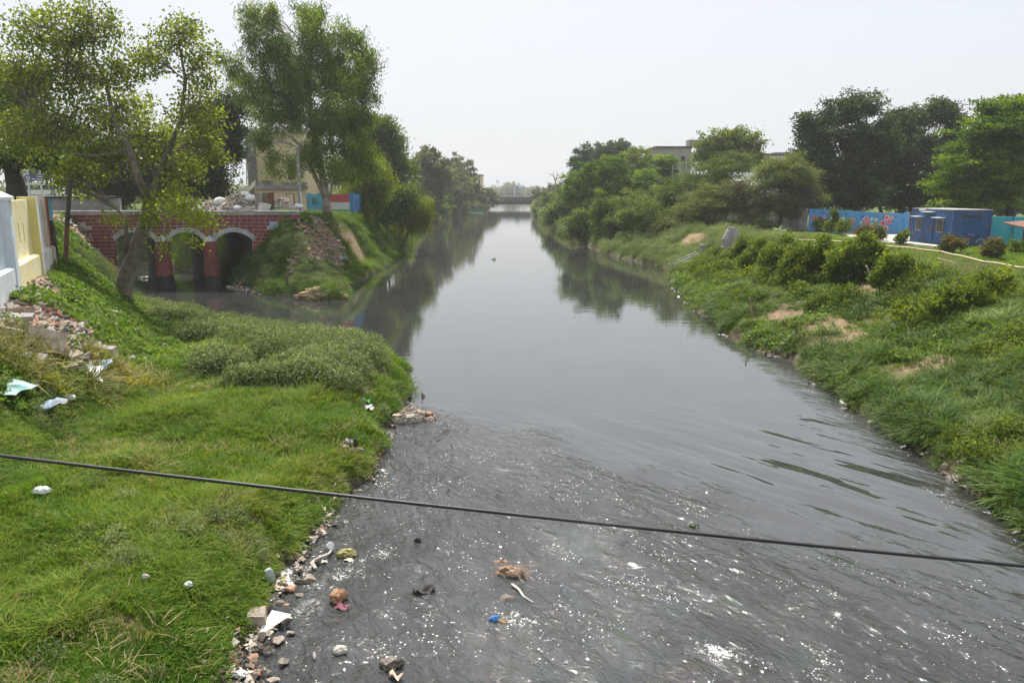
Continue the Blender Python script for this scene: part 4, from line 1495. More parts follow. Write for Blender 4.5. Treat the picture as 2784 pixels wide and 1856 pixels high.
for i in range(46):
    s = rf.uniform(.3, LEN - .2); z_ = rf.uniform(3.1, 3.9)
    a = rf.uniform(.5, 2.6); l_ = rf.uniform(.12, .24)
    if s < LEN * .4:
        l_ *= .8
    mb = MB()
    ca, sa = math.cos(a), math.sin(a)
    mb.add([wpt(s, z_, .003), wpt(s + ca * l_ * .5 - sa * l_ * .22, z_ + sa * l_ * .5 + ca * l_ * .22, .003), wpt(s + ca * l_, z_ + sa * l_, .003), wpt(s + ca * l_ * .5 + sa * l_ * .22, z_ + sa * l_ * .5 - ca * l_ * .22, .003)], [(0, 1, 2, 3)])
    part('painted_leaf', mb, M['leaf_paint'], bw)

gt = thing('iron_gate', 'dark red framed iron gate between the mural wall and the container', 'gate', (37.9, 74, 2.9))
part('gate_frame', MB().box(37.85, 38.05, 73.9, 74.1, 2.7, 5.05).box(40.3, 40.5, 73.9, 74.1, 2.7, 5.05).box(38.05, 40.3, 73.95, 74.05, 4.92, 5.02).box(38.05, 40.3, 73.95, 74.05, 2.95, 3.05).box(38.05, 40.3, 73.95, 74.05, 3.95, 4.03), M['dark_red_iron'], gt)
part('gate_sheet', MB().box(38.05, 40.3, 74.06, 74.1, 3.0, 4.95), M['gate_green'], gt)
for i in range(7):
    xx = 38.35 + i * .3
    part('gate_bar', MB().box(xx, xx + .03, 73.97, 74.03, 3.05, 4.92), M['dark_red_iron'], gt)

# shipping container office
CX0, CX1, CY0, CY1, CZ0, CZ1 = 32.9, 35.85, 58.0, 64.0, 2.98, 5.60
ct = thing('container_office', 'blue corrugated shipping container office with two small barred windows', 'container', (CX0, CY0, CZ0))


def corr(a0, a1, z0, z1, face, holes=()):
    """corrugated sheet along an axis as a folded strip"""
    prof = []
    t = a0; st = [(.08, 0), (.035, .04), (.08, .04), (.035, 0)]
    i = 0; dep = 0
    prof.append((a0, 0))
    while t < a1 - .04:
        w_, dd = st[i % 4]
        t = min(t + w_, a1); prof.append((t, st[i % 4][1])); i += 1
    return prof


mb = MB()
pr = corr(CY0 + .1, CY1 - .1, CZ0, CZ1, 'x')
for (ya, da), (yb, db) in zip(pr[:-1], pr[1:]):
    mb.add([(CX0 + da, ya, CZ0 + .1), (CX0 + db, yb, CZ0 + .1), (CX0 + db, yb, CZ1 - .08), (CX0 + da, ya, CZ1 - .08)], [(0, 1, 2, 3)])
part('side_wall', mb, M['cont_blue'], ct)
mb = MB()
pr = corr(CX0 + .1, CX1 - .1, CZ0, CZ1, 'y')
pr = [(a, b * 1.2) for a, b in pr]
for (xa, da), (xb, db) in zip(pr[:-1], pr[1:]):
    mb.add([(xa, CY0 + da, CZ0 + .1), (xb, CY0 + db, CZ0 + .1), (xb, CY0 + db, CZ1 - .08), (xa, CY0 + da, CZ1 - .08)], [(0, 1, 2, 3)])
part('end_wall', mb, M['cont_blue'], ct)
part('back_wall', MB().box(CX0 + .12, CX1 - .05, CY1 - .06, CY1 - .02, CZ0, CZ1 - .06).box(CX1 - .06, CX1 - .02, CY0 + .1, CY1 - .06, CZ0, CZ1 - .06), M['cont_blue'], ct)
mb = MB()
for xx in (CX0, CX1 - .12):
    for yy in (CY0, CY1 - .12):
        mb.box(xx - .01, xx + .12, yy - .01, yy + .12, CZ0 - .05, CZ1)
for xx in (CX0, CX1 - .1):
    mb.box(xx, xx + .1, CY0 + .11, CY1 - .12, CZ1 - .1, CZ1 - .005).box(xx, xx + .1, CY0 + .11, CY1 - .12, CZ0, CZ0 + .13)
for yy in (CY0, CY1 - .1):
    mb.box(CX0 + .11, CX1 - .12, yy, yy + .1, CZ1 - .1, CZ1 - .005).box(CX0 + .11, CX1 - .12, yy, yy + .1, CZ0, CZ0 + .13)
part('corner_frame', mb, M['cont_blue'], ct)
part('roof', MB().box(CX0 - .03, CX1 + .03, CY0 - .03, CY1 + .03, CZ1, CZ1 + .05), M['concrete'], ct)
yd0, yd1 = 60.55, 61.75
dr = part('door', MB().box(CX0 - .045, CX0 + .02, yd0, yd1, CZ0 + .05, CZ1 - .35), M['cont_blue'], ct)
dm = MB()
for i in range(5):
    dm.box(CX0 - .07, CX0 - .046, yd0 + .1 + i * .24, yd0 + .2 + i * .24, CZ0 + .12, CZ1 - .42)
obj('door_rib', dm.mesh('door_rib', M['cont_blue'], tuple(ct.location)), dr)
part('door_awning', MB().box(CX0 - .55, CX0 - .03, yd0 - .1, yd1 - .1, CZ1 - .22, CZ1 - .16).box(CX0 - .5, CX0 - .02, yd1 + .05, yd1 + .25, CZ1 - .1, CZ1 + .02), M['white_metal'], ct)
for yc in (59.55, 62.7):
    w_ = part('window', MB().box(CX0 - .03, CX0 + .05, yc - .40, yc + .40, CZ0 + .95, CZ0 + 1.85), M['glass_dark'], ct)
    fm_ = MB().box(CX0 - .06, CX0 - .031, yc - .47, yc - .40, CZ0 + .9, CZ0 + 1.9).box(CX0 - .06, CX0 - .031, yc + .40, yc + .47, CZ0 + .9, CZ0 + 1.9).box(CX0 - .06, CX0 - .031, yc - .40, yc + .40, CZ0 + .9, CZ0 + .97).box(CX0 - .06, CX0 - .031, yc - .40, yc + .40, CZ0 + 1.83, CZ0 + 1.9)
    obj('window_frame', fm_.mesh('window_frame', M['concrete'], tuple(ct.location)), w_)
    for i in range(3):
        bm_ = MB().box(CX0 - .05, CX0 - .032, yc - .22 + i * .2, yc - .17 + i * .2, CZ0 + .97, CZ0 + 1.83)
        obj('window_bar', bm_.mesh('window_bar', M['concrete'], tuple(ct.location)), w_)
    part('window_awning', MB().box(CX0 - .5, CX0 - .03, yc - .6, yc + .6, CZ0 + 2.0, CZ0 + 2.05), M['white_metal'], ct)
part('shutter_rail', MB().box(CX0 + .75, CX0 + 2.1, CY0 - .05, CY0 + .0, CZ1 - .48, CZ1 - .40), M['black_rubber'], ct)

tw2 = thing('teal_wall', 'blue green painted wall running on from the container', 'wall', (36.2, 59.5, 2.9))
for s in range(5):
    xa = 36.0 + s * 2.2
    part('panel', MB().box(xa, xa + 2.18, 59.2 - s * .25, 59.4 - s * .25, 2.3, 5.10), M['teal_paint'], tw2)
for i in range(60):
    xx = rf.uniform(36.3, 40.5); s = int((xx - 36) / 2.2); zz = rf.uniform(3.7, 5.0); l_ = rf.uniform(.08, .16)
    yy = 59.2 - s * .25 - .004
    a = rf.uniform(-.6, .9)
    mb = MB().add([(xx, yy, zz), (xx + l_ * .5 * math.cos(a), yy, zz + l_ * .35 + l_ * .5 * math.sin(a)), (xx + l_ * math.cos(a), yy, zz + l_ * math.sin(a)), (xx + l_ * .5, yy, zz - l_ * .2)], [(0, 1, 2, 3)])
    part('painted_leaf', mb, M['leaf_paint'], tw2)
pv = obj('paving', MB().prism([(31.5, 73.2), (38.2, 73.4), (37, 64.5), (32.4, 64.3), (32.5, 57.2), (31.6, 57.2), (29.6, 66)], 2.6, 2.985, 'z').mesh('paving', M['paving']))
tag(pv, 'pale paved yard in front of the gate', kind='structure')

ks = thing('roadside_kiosk', 'corner of a low kiosk with sloping roof and dark red post at the right edge', 'kiosk', (38.2, 54, 2.9))
kq = at(2784, 640, 54.0)
part('post', MB().box(kq.x, kq.x + .14, 54, 54.14, 2.7, 4.4), M['dark_red_iron'], ks)
part('roof', MB().add([(kq.x - .35, 53.4, 4.45), (kq.x + 3, 53.2, 4.75), (kq.x + 3, 56, 5.0), (kq.x - .35, 56, 4.7), (kq.x - .35, 53.4, 4.55), (kq.x + 3, 53.2, 4.85), (kq.x + 3, 56, 5.1), (kq.x - .35, 56, 4.8)],
     [(0, 3, 2, 1), (4, 5, 6, 7), (0, 1, 5, 4), (1, 2, 6, 5), (2, 3, 7, 6), (3, 0, 4, 7)]), M['rust'], ks)

# bicycle leaning on the container's end
def bicycle(loc, rz):
    t = thing('bicycle', 'black roadster bicycle leaning by the end of the blue container', 'bicycle', loc, rz)
    t.rotation_euler = (R(-8), 0, rz)
    for x_ in (-.52, .52):
        w_ = MB(); n = 24
        w_.tube([(x_ + .33 * math.cos(2 * math.pi * i / n), 0, .34 + .33 * math.sin(2 * math.pi * i / n)) for i in range(n + 1)], .017, 6, False)
        wo = part('wheel', w_, M['black_rubber'], t, True, False)
        s_m = MB()
        for i in range(10):
            a = 2 * math.pi * i / 10
            s_m.tube([(x_, 0, .34), (x_ + .32 * math.cos(a), 0, .34 + .32 * math.sin(a))], .004, 4)
        obj('spokes', s_m.mesh('spokes', M['steel']), wo)
        f_ = MB().tube([(x_ + .36 * math.cos(a), 0, .34 + .36 * math.sin(a)) for a in np.linspace(.2, 2.6, 9)], .022, 5)
        part('mudguard', f_, M['white_metal'] if x_ < 0 else M['black_rubber'], t, True, False)
    f_ = MB()
    for a, b in (((.42, .80), (-.12, .82)), ((.45, .62), (0, .30)), ((-.16, .92), (0, .30)), ((0, .30), (-.52, .34)), ((-.13, .84), (-.52, .34)), ((.40, .92), (.52, .34))):
        f_.tube([(a[0], 0, a[1]), (b[0], 0, b[1])], .018, 6)
    part('bicycle_frame', f_, M['black_rubber'], t, True, False)
    part('handlebar', MB().tube([(.22, -.27, 1.0), (.36, -.24, 1.02), (.40, 0, 1.0), (.36, .24, 1.02), (.22, .27, 1.0)], .015, 6), M['steel'], t, True, False)
    part('saddle', MB().prism([(-.32, -.09), (-.32, .09), (-.05, .03), (-.05, -.03)], .92, .98, 'z'), M['black_rubber'], t, False, False)
    return t


bq = at(2650, 668, 57.2)
bicycle((bq.x, 57.45, gz(bq.x, 57.45)), R(182))

# bamboo lattice fence along the crest
FP = [atz(u, v, z_) for u, v, z_ in [(2172, 652, 3.72), (2250, 654, 3.76), (2320, 659, 3.78), (2400, 667, 3.8), (2447, 672, 3.82), (2489, 676, 3.8), (2560, 684, 3.8), (2620, 697, 3.82), (2678, 712, 3.86), (2740, 721, 3.86), (2800, 729, 3.86)]]
fn = thing('bamboo_fence', 'low bamboo lattice fence along the top of the garden slope', 'fence', (FP[0].x, FP[0].y, 2.9))
for i, (a, b) in enumerate(zip(FP[:-1], FP[1:])):
    part('rail', MB().tube([a, (a + b) / 2 + Vector((0, 0, rf.uniform(-.03, .03))), b], .045, 6), M['bamboo'], fn)
    part('post', MB().tube([(a.x, a.y, gz(a.x, a.y) - .2), (a.x, a.y, a.z + .06)], .04, 6), M['bamboo'], fn)
    if i < 2:
        continue
    ln = (b - a).length
    n = int(ln / .30)
    for k_ in range(n):
        for sgn in (-1, 1):
            f0 = (k_ + rf.uniform(-.2, .2)) / n
            f1 = f0 + sgn * .42 / ln * rf.uniform(.6, 1.1)
            if not 0 <= f1 <= 1:
                continue
            q0 = a.lerp(b, f0); q1 = a.lerp(b, f1)
            g1 = gz(q1.x, q1.y)
            part('slat', MB().tube([(q0.x, q0.y - .03 * sgn, q0.z + .02), (q1.x, q1.y - .03 * sgn, g1 + .02)], .013, 4), M['bamboo'], fn)
low = [atz(2550, 702, 3.35), atz(2600, 715, 3.35)]
part('rail', MB().tube([low[0], low[1]], .03, 6), M['bamboo'], fn)

# sewer manhole shafts
def shaft(name, label, u, v, y, sc=1.0):
    g = ground_at(u, y)
    t = thing(name, label, 'manhole', (g.x, g.y, g.z - .1))
    z0 = g.z - .1
    part('drum', MB().lathe([(.74 * sc, 0), (.74 * sc, .75 * sc), (.68 * sc, .78 * sc), (.68 * sc, 1.25 * sc), (.72 * sc, 1.27 * sc), (.72 * sc, 1.33 * sc)], 24, (g.x, g.y, z0)), M['concrete'], t, False)
    part('cone', MB().lathe([(.66 * sc, 1.333 * sc), (.62 * sc, 1.52 * sc), (.60 * sc, 1.53 * sc), (.44 * sc, 1.95 * sc), (.30 * sc, 2.14 * sc), (.33 * sc, 2.15 * sc), (.33 * sc, 2.2 * sc)], 24, (g.x, g.y, z0)), M['rock_grey'], t, False)
    return t


shaft('manhole_shaft', 'grey domed concrete sewer shaft standing on the right bank', 1985, 690, 59.5, 1.0)
g = ground_at(1912, 66)
one('stump_shaft', MB().lathe([(.42, -.3), (.36, .45), (.30, .5)], 16, (g.x, g.y, g.z)), M['concrete'], 'small grey concrete stub in the weeds left of the domed sewer shaft', 'manhole')

# steel hand rail of the steps to the water
hr = thing('hand_railing', 'white steel pipe railing slanting down the steps to the water', 'railing', (13.9, 65, 0))
ra0, ra1 = at(1824, 722, 64.5), at(1900, 687, 64.5)
for dy in (0, 1.1):
    for j in range(5):
        o_ = Vector((0, dy, -.19 * j))
        part('rail', MB().tube([ra0 + o_, ra1 + o_], .026 if j else .038, 6), M['white_metal'], hr)
    for f_ in (0, .25, .5, .75, 1):
        q = ra0.lerp(ra1, f_) + Vector((0, dy, 0))
        part('post', MB().tube([q - Vector((0, 0, 1.0)), q], .032, 6), M['white_metal'], hr)
st = thing('river_steps', 'concrete steps under the white railing', 'steps', (13.9, 65, 0))
for i in range(8):
    q = ra0.lerp(ra1, i / 7)
    part('step', MB().box(q.x - .15, q.x + .22, 64.4, 65.7, q.z - 1.5, q.z - .98 + .003 * i), M['concrete'], st)

# ------------------------------------------------------------------ far road bridge, sign gantry, towers and buildings
fb = thing('girder_bridge', 'dark concrete girder road bridge crossing the river far upstream', 'bridge', (0, 325, 0))
part('deck', MB().box(-60, 60, 322, 334, 3.1, 4.75), M['concrete_dark'], fb)
part('girder', MB().box(-11.6, 11.8, 323.5, 324.1, 1.55, 3.097).box(-11.6, 11.8, 327.5, 328.1, 1.55, 3.097).box(-11.6, 11.8, 331.5, 332.1, 1.55, 3.097), M['concrete_dark'], fb)
for sx in (-1, 1):
    part('abutment', MB().prism([(sx * 11.6, -1), (sx * 9.2, -1), (sx * 9.8, .5), (sx * 11.0, 1.55), (sx * 11.6, 3.05), (sx * 30, 3.05), (sx * 30, -1)], 322.5, 333.5, 'y'), M['stone_dark'], fb)
rl = MB().box(-40, 40, 322.2, 322.3, 5.95, 6.05).box(-40, 40, 322.2, 322.3, 5.3, 5.36)
part('railing', rl, M['concrete_dark'], fb)
for i in range(28):
    xx = -14 + i * 1.05
    part('railing_post', MB().box(xx, xx + (.22 if i % 4 == 0 else .1), 322.15, 322.3, 4.75, 6.05), M['concrete_dark'], fb)
gn = thing('sign_gantry', 'pale steel sign gantry over the road beyond the far bridge', 'gantry', (4, 420, 4))
ga, gb = at(1399, 515, 420), at(1428, 515, 420)
for q in (ga, gb):
    part('leg', MB().box(q.x - .2, q.x + .2, 419.8, 420.2, 3, at(1400, 509, 420).z + .3), M['white_metal'], gn)
zt = at(1400, 511, 420).z
part('cross_beam', MB().box(ga.x, gb.x, 419.9, 420.1, zt, zt + .5), M['white_metal'], gn)
part('sign_board', MB().box(ga.x + .6, ga.x + 2.3, 419.6, 419.85, zt - .7, zt + .9), M['blue_paint'], gn)


def mast(name, label, u, v0, v1, y, w, k_):
    a, b = at(u, v0, y), at(u, v1, y)
    t = thing(name, label, 'tower', (a.x, y, b.z))
    m_ = MB()
    for dx in (-w, w):
        for dy in (-w, w):
            m_.tube([(a.x + dx, y + dy, 4), (a.x + dx * .8, y + dy * .8, a.z)], .06 * k_, 4)
    part('leg', m_, M['steel'], t)
    m_ = MB(); z_ = b.z; i = 0
    while z_ < a.z - w:
        m_.tube([(a.x - w, y - w, z_), (a.x + w, y - w, z_ + w * 1.6)], .035 * k_, 4).tube([(a.x + w, y - w, z_), (a.x - w, y - w, z_ + w * 1.6)], .035 * k_, 4)
        z_ += w * 1.6
    part('bracing', m_, M['steel'], t)
    m_ = MB()
    for dx in (-1.15, -.2, .7):
        m_.box(a.x + dx * w - .12 * k_, a.x + dx * w + .12 * k_, y - w - .3, y - w - .1, a.z - 1.6 * k_, a.z)
    part('antenna', m_, M['white_metal'], t)


mast('telecom_tower', 'steel lattice telecom tower poking above the trees beyond the eucalyptus', 1100, 372, 470, 150, .75, 1.0)
mast('telecom_tower', 'thin distant telecom mast above the far trees left of the sign gantry', 1353, 490, 540, 430, .5, .9)


def block(name, label, u0, u1, v0, y, dep, mat, extra=()):
    a, b = at(u0, v0, y), at(u1, v0, y)
    t = thing(name, label, 'building', (a.x, y, 4))
    part('wall', MB().box(a.x, b.x, y, y + dep, 2.5, a.z), M[mat], t)
    part('parapet', MB().box(a.x - .15, b.x + .15, y - .15, y + dep + .1, a.z + .002, a.z + .5), M['concrete_dark'], t)
    for (e0, e1, ev) in extra:
        q0, q1 = at(e0, ev, y + 1), at(e1, ev, y + 1)
        part('roof_room', MB().box(q0.x, q1.x, y + 1, y + 4, a.z + .5, q0.z), M['concrete'], t)
    for i in range(3):
        f0 = .15 + .28 * i
        x0 = a.x + (b.x - a.x) * f0
        w_ = part('window', MB().box(x0, x0 + (b.x - a.x) * .12, y - .04, y + .02, a.z - 3.2, a.z - 1.6), M['glass_dark'], t)
        obj('window_frame', MB().box(x0 - .1, x0 + (b.x - a.x) * .12 + .1, y - .07, y - .045, a.z - 3.3, a.z - 3.2).mesh('window_frame', M['concrete'], (a.x, y, 4)), w_)
    return t


block('grey_building', 'grey flat-roofed building showing above the trees of the right bank', 1784, 1880, 404, 175, 14, 'concrete', [(1873, 1912, 380)])
block('pale_building', 'pale building top behind the acacia trees on the right', 2062, 2160, 424, 170, 12, 'white_wall', [(2108, 2150, 414)])
block('brown_building', 'brown block rising behind the trees at the left of the far bridge', 1275, 1311, 478, 316, 14, 'cream', [(1287, 1297, 471)])
block('white_gallery_building', 'white two-storey building behind the tall dark trees on the right', 2205, 2290, 545, 112, 10, 'white_wall')
pr_ = ground_at(1827, 100)
pl = at(1829, 448, 100)
one('street_pole', MB().tube([(pl.x, 100, 2.5), (pl.x, 100, pl.z)], [.13, .09], 8), M['concrete'], 'slim grey pole standing among the trees of the right bank', 'pole')

# cable strung across in front of the camera's bridge
ca = [Vector((x_, 6.0, 0)) for x_ in np.linspace(-16, 16, 33)]
pA, pB, pC = at(0, 1238, 6), at(1392, 1390, 6), at(2784, 1538, 6)
for q in ca:
    t_ = (q.x - pA.x) / (pC.x - pA.x)
    q.z = pA.z + (pC.z - pA.z) * t_ - .03 * 4 * t_ * (1 - t_) * 1.0
one('black_cable', MB().tube(ca, .0150, 8), M['black_rubber'], 'thick black cable strung across the near water and grass', 'cable', smooth=True)

# ------------------------------------------------------------------ road life behind the brick bridge
bs = thing('bus', 'white bus on the road behind the boundary wall', 'bus', (-105, 170, 5.3))
ba, bb = at(108, 497, 170), at(153, 530, 170)
part('body', MB().box(ba.x - 4, bb.x, 170, 172.5, 5.75, 8.75), M['white_metal'], bs)
part('window', MB().box(ba.x - 3.6, bb.x - .3, 169.95, 169.998, 7.3, 8.3), M['glass_dark'], bs)
part('skirt', MB().box(ba.x - 4, bb.x, 169.96, 169.999, 5.8, 6.3), M['concrete_dark'], bs)
for xx in (ba.x - 1.5, bb.x - 1.3):
    part('wheel', MB().tube([(xx, 169.9, 5.75), (xx, 170.2, 5.75)], .5, 16), M['black_rubber'], bs)
gd = thing('road_sign', 'dark blue direction board with white marks behind the near tree', 'sign', (-70, 110, 5.2))
sa, sb = at(57, 475, 110), at(122, 491, 110)
part('board', MB().box(sa.x, sb.x, 110, 110.08, sb.z, sa.z), M['sign_blue'], gd)
for q in (at(78, 520, 110), at(112, 520, 110)):
    part('post', MB().box(q.x - .1, q.x + .1, 110.09, 110.25, 4.5, sa.z + .6), M['steel'], gd)
rg = MB()
cx_, cz_ = at(76, 484, 110).x, at(76, 484, 110).z
for i in range(16):
    a0_, a1_ = 2 * math.pi * i / 16, 2 * math.pi * (i + 1) / 16
    rg.add([(cx_ + r_ * math.cos(a_), 109.985, cz_ + r_ * math.sin(a_)) for r_, a_ in ((.16, a0_), (.26, a0_), (.26, a1_), (.16, a1_))], [(0, 1, 2, 3)])
part('emblem', rg, M['letter_white'], gd)
for j, (ua, ub, vv) in enumerate([(59, 68, 479), (59, 67, 487), (86, 96, 487), (101, 118, 480), (101, 116, 487)]):
    qa, qb = at(ua, vv, 110), at(ub, vv, 110)
    part('lettering', MB().box(qa.x, qb.x, 109.98, 109.995, qa.z - .05, qa.z + .05), M['letter_white'], gd)
rr = thing('white_road_railing', 'white road railing with posts beyond the boundary wall', 'railing', (-60, 90, 5.2))
qa, qb = at(55, 512, 92), at(185, 512, 92)
for zz in (5.5, 6.0, 6.45):
    part('rail', MB().box(qa.x, qb.x, 92, 92.06, zz, zz + .09), M['white_metal'], rr)
for i in range(7):
    xx = qa.x + (qb.x - qa.x) * i / 6
    part('post', MB().box(xx - .06, xx + .06, 91.9, 91.99, 4.9, 6.7), M['white_metal'], rr)

# ------------------------------------------------------------------ trees of the left bank
def pth(Y, *pts):
    return [(*at(u, v, Y + dy), r) for u, v, dy, r in pts]


Y = 40
b = ground_at(330, Y)
make_tree('peepal_tree', 'large peepal tree with forked grey trunk standing on the grass before the brick bridge', b,
          lob(Y, (130, 85, 105, 72), (255, 70, 85, 70), (50, 190, 100, 90), (190, 200, 120, 85), (490, 95, 70, 62), (415, 165, 62, 55), (545, 190, 52, 72), (320, 300, 110, 62), (530, 310, 80, 70), (170, 340, 140, 75), (420, 390, 110, 58),
              (565, 400, 50, 55), (50, 360, 90, 75), (270, 440, 95, 60), (200, 490, 80, 50), (330, 190, 60, 50), (500, 450, 70, 45), depth=.8, seed=3),
          'peepal', 'peepal', .42, seed=1, cover=.74, twigs=.7, path=pth(Y, (330, 835, 0, .46), (340, 760, 0, .40), (372, 670, 0, .34), (402, 590, .1, .32), (404, 555, .1, .30)),
          extra=[([at(404, 560, Y), at(375, 480, Y - .4), at(350, 400, Y - .5), at(310, 330, Y - .3), at(290, 230, Y), at(255, 150, Y)], .24, .05),
                 ([at(404, 560, Y), at(425, 490, Y + .3), at(450, 430, Y + .5), at(490, 330, Y + .3), at(505, 220, Y), at(490, 140, Y)], .22, .05),
                 ([at(352, 405, Y - .5), at(300, 420, Y - 1), at(230, 425, Y - 1.2), at(150, 400, Y - 1)], .12, .03),
                 ([at(345, 700, Y), at(342, 640, Y - .5), at(345, 600, Y - .6)], .12, .08)],
          more=[('young_shoots', lob(Y, (500, 570, 62, 34, -1.2), (550, 590, 45, 28, -1.6), (440, 560, 40, 36, -.8), (400, 600, 40, 25, -1), (470, 520, 45, 26, -.5), (300, 590, 30, 22, -1), (440, 660, 18, 30, -1.4), (520, 640, 22, 26, -1.5)), 'peepal', 'peepal_young', .62)])
Y = 52
make_tree('shade_tree', 'thick dark-trunked tree leaning behind the boundary wall at the left edge', ground_at(38, Y),
          lob(Y, (10, 330, 120, 80), (120, 400, 90, 60), (-90, 240, 130, 110), (190, 450, 70, 45), (-40, 420, 110, 60), (60, 240, 80, 60), depth=.8, seed=4), 'peepal', 'mid', .75, fork=.28, bark='bark_dark', seed=2, cover=1.1)
make_tree('roadside_tree', 'dark leafy tree filling the gap behind the peepal crown', ground_at(330, 84),
          lob(84, (350, 480, 90, 60), (450, 490, 80, 55), (250, 440, 90, 80), (480, 420, 70, 60), (380, 400, 80, 60), (310, 530, 60, 40), seed=6), 'broad', 'dark', .35, fork=.3, bark='bark_dark', seed=3)
make_tree('roadside_tree', 'dark round tree between the peepal and the cream building', ground_at(600, 76),
          lob(76, (600, 340, 80, 65), (555, 430, 80, 75), (640, 400, 34, 50), (625, 285, 50, 38), (580, 500, 60, 45), (530, 500, 50, 45), seed=7), 'broad', 'dark', .4, fork=.3, bark='bark_dark', seed=4)
make_tree('roadside_tree', 'dim tree over the road beyond the white railing', ground_at(180, 120),
          lob(120, (120, 450, 60, 45), (200, 460, 60, 50), (260, 490, 50, 40), seed=8), 'far', 'mid', .3, fork=.35, seed=5)

Y = 68
b = ground_at(892, Y)
make_tree('eucalyptus_tree', 'tall eucalyptus with pale leaning trunk and drooping foliage beside the tricolour wall', b,
          lob(Y, (680, 60, 34, 42), (735, 50, 34, 42), (715, 135, 55, 60), (840, 38, 52, 38), (850, 110, 58, 60), (950, 108, 52, 44), (992, 170, 38, 52), (1000, 245, 30, 45), (640, 190, 34, 40), (598, 155, 20, 22), (700, 240, 72, 62),
              (820, 215, 75, 75), (930, 225, 65, 65), (985, 315, 40, 45), (760, 320, 80, 55), (880, 325, 75, 60), (955, 390, 55, 55), (865, 420, 70, 52), (720, 375, 40, 34), (930, 465, 55, 45), (990, 440, 42, 52), (745, 440, 18, 34), (800, 455, 24, 30),
              (960, 330, 46, 46), (890, 160, 44, 50), (780, 200, 44, 60), (790, 280, 50, 50), (770, 130, 30, 40), depth=.75, seed=9), 'euca', 'euca', .42, bark='bark_pale', seed=6, cover=1.0,
          path=pth(Y, (892, 592, 0, .36), (884, 520, 0, .32), (868, 430, 0, .28), (846, 330, 0, .24), (838, 240, 0, .2), (842, 150, 0, .14)),
          extra=[([at(884, 540, Y - .1), at(852, 470, Y - .5), at(828, 410, Y - .8), at(770, 350, Y - .5), at(720, 270, Y)], .22, .05), ([at(846, 330, Y), at(880, 280, Y + .3), at(940, 220, Y + .4), at(960, 140, Y)], .15, .04),
                 ([at(890, 560, Y), at(905, 500, Y - .5), at(935, 460, Y - .6)], .10, .04)],
          more=[('sun_tinted_foliage', lob(Y, (960, 200, 55, 70, -2), (980, 400, 45, 70, -2.5), (930, 300, 60, 50, -3), (915, 455, 50, 40, -2.5), (750, 450, 22, 34, -2)), 'euca', 'yellow', .3)])  # sunlit clumps: the sunlight is put into a yellower leaf colour
make_tree('bank_tree', 'yellowish drooping tree right of the eucalyptus at the end of the wall', ground_at(985, 82),
          lob(82, (1000, 470, 48, 55), (960, 525, 40, 34), (1035, 500, 40, 50), (1010, 560, 40, 24), seed=10), 'willow', 'yellow', .22, fork=.4, seed=7)
make_tree('bank_tree', 'tall dark tree rising behind the yellowish drooping tree', ground_at(1040, 98),
          lob(98, (1035, 350, 45, 38), (1065, 400, 42, 45), (1010, 420, 50, 55), (1085, 465, 42, 45), (1045, 500, 60, 45), (1000, 360, 40, 40), seed=11), 'broad', 'mid', .35, fork=.35, seed=8)
make_tree('bank_tree', 'dark tree with thin leaning trunk on the slope above the willow', ground_at(1056, 86),
          lob(86, (1050, 548, 46, 40), (1012, 582, 32, 22), (1100, 535, 40, 36), (1070, 590, 30, 22), seed=12), 'broad', 'mid', .14, fork=.4, seed=9)
b = ground_at(1094, 88)
make_tree('leaning_willow', 'small yellow green willow leaning over the left waterline', b,
          lob(88, (1112, 582, 36, 30), (1148, 568, 32, 30), (1088, 606, 22, 24), (1160, 600, 22, 26), (1130, 610, 26, 24), seed=13), 'willow', 'yellow', .16, seed=10, path=pth(88, (1092, 684, 0, .17), (1104, 650, 0, .14), (1116, 612, 0, .11), (1126, 590, 0, .08)))
far_left = [
    ('bank_tree', 'pale grey bush tree on the left bank behind the willow', 126, 'acacia', 'fine', [(1120, 515, 34, 30), (1090, 540, 26, 24), (1140, 540, 24, 22)]),
    ('bank_tree', 'tall grey green tree with rounded top on the left bank skyline', 190, 'far', 'broad', [(1168, 432, 42, 30), (1140, 470, 44, 40), (1190, 475, 36, 36), (1160, 510, 40, 26)]),
    ('bank_tree', 'broad olive tree standing alone over the weedy left bank', 232, 'acacia', 'broad', [(1225, 490, 46, 36), (1195, 522, 36, 28), (1250, 522, 34, 28), (1222, 545, 36, 20)]),
    ('bank_tree', 'olive tree left of the brown block on the skyline', 258, 'far', 'broad', [(1240, 445, 32, 24), (1268, 468, 28, 24), (1215, 460, 28, 24), (1280, 505, 30, 22)]),
    ('bank_tree', 'tree in front of the brown block', 284, 'far', 'broad', [(1292, 518, 26, 20), (1270, 532, 26, 18), (1310, 535, 20, 14)]),
    ('bank_tree', 'low olive tree in the weeds right of the pale grey bush', 196, 'mid', 'broad', [(1160, 545, 36, 28), (1190, 555, 30, 22), (1130, 560, 28, 20)]),
    ('bank_tree', 'low tree right of the lone broad olive tree', 268, 'far', 'broad', [(1262, 548, 28, 18), (1285, 556, 22, 12), (1240, 556, 24, 14)]),
    ('bank_tree', 'olive tree behind the lone broad olive tree', 245, 'far', 'broad', [(1200, 470, 40, 30), (1230, 500, 40, 30), (1180, 510, 34, 30)]),
    ('bank_tree', 'last tree on the left bank before the far bridge', 304, 'far', 'broad', [(1325, 528, 24, 18), (1342, 540, 18, 14), (1305, 545, 20, 12)]),
]
for i, (nm, lb, yy, mt_, sty, ls) in enumerate(far_left):
    ls = [(u_, v_ + 5, ru_ * 1.25, rv_ * 1.25) for u_, v_, ru_, rv_ in ls]
    make_tree(nm, lb, land_base(ls[0][0], yy), lob(yy, *ls, seed=20 + i), sty, mt_, .22, fork=.4, seed=30 + i, size=1.0 + yy / 160, twigs=.25, group='trees along the left bank')

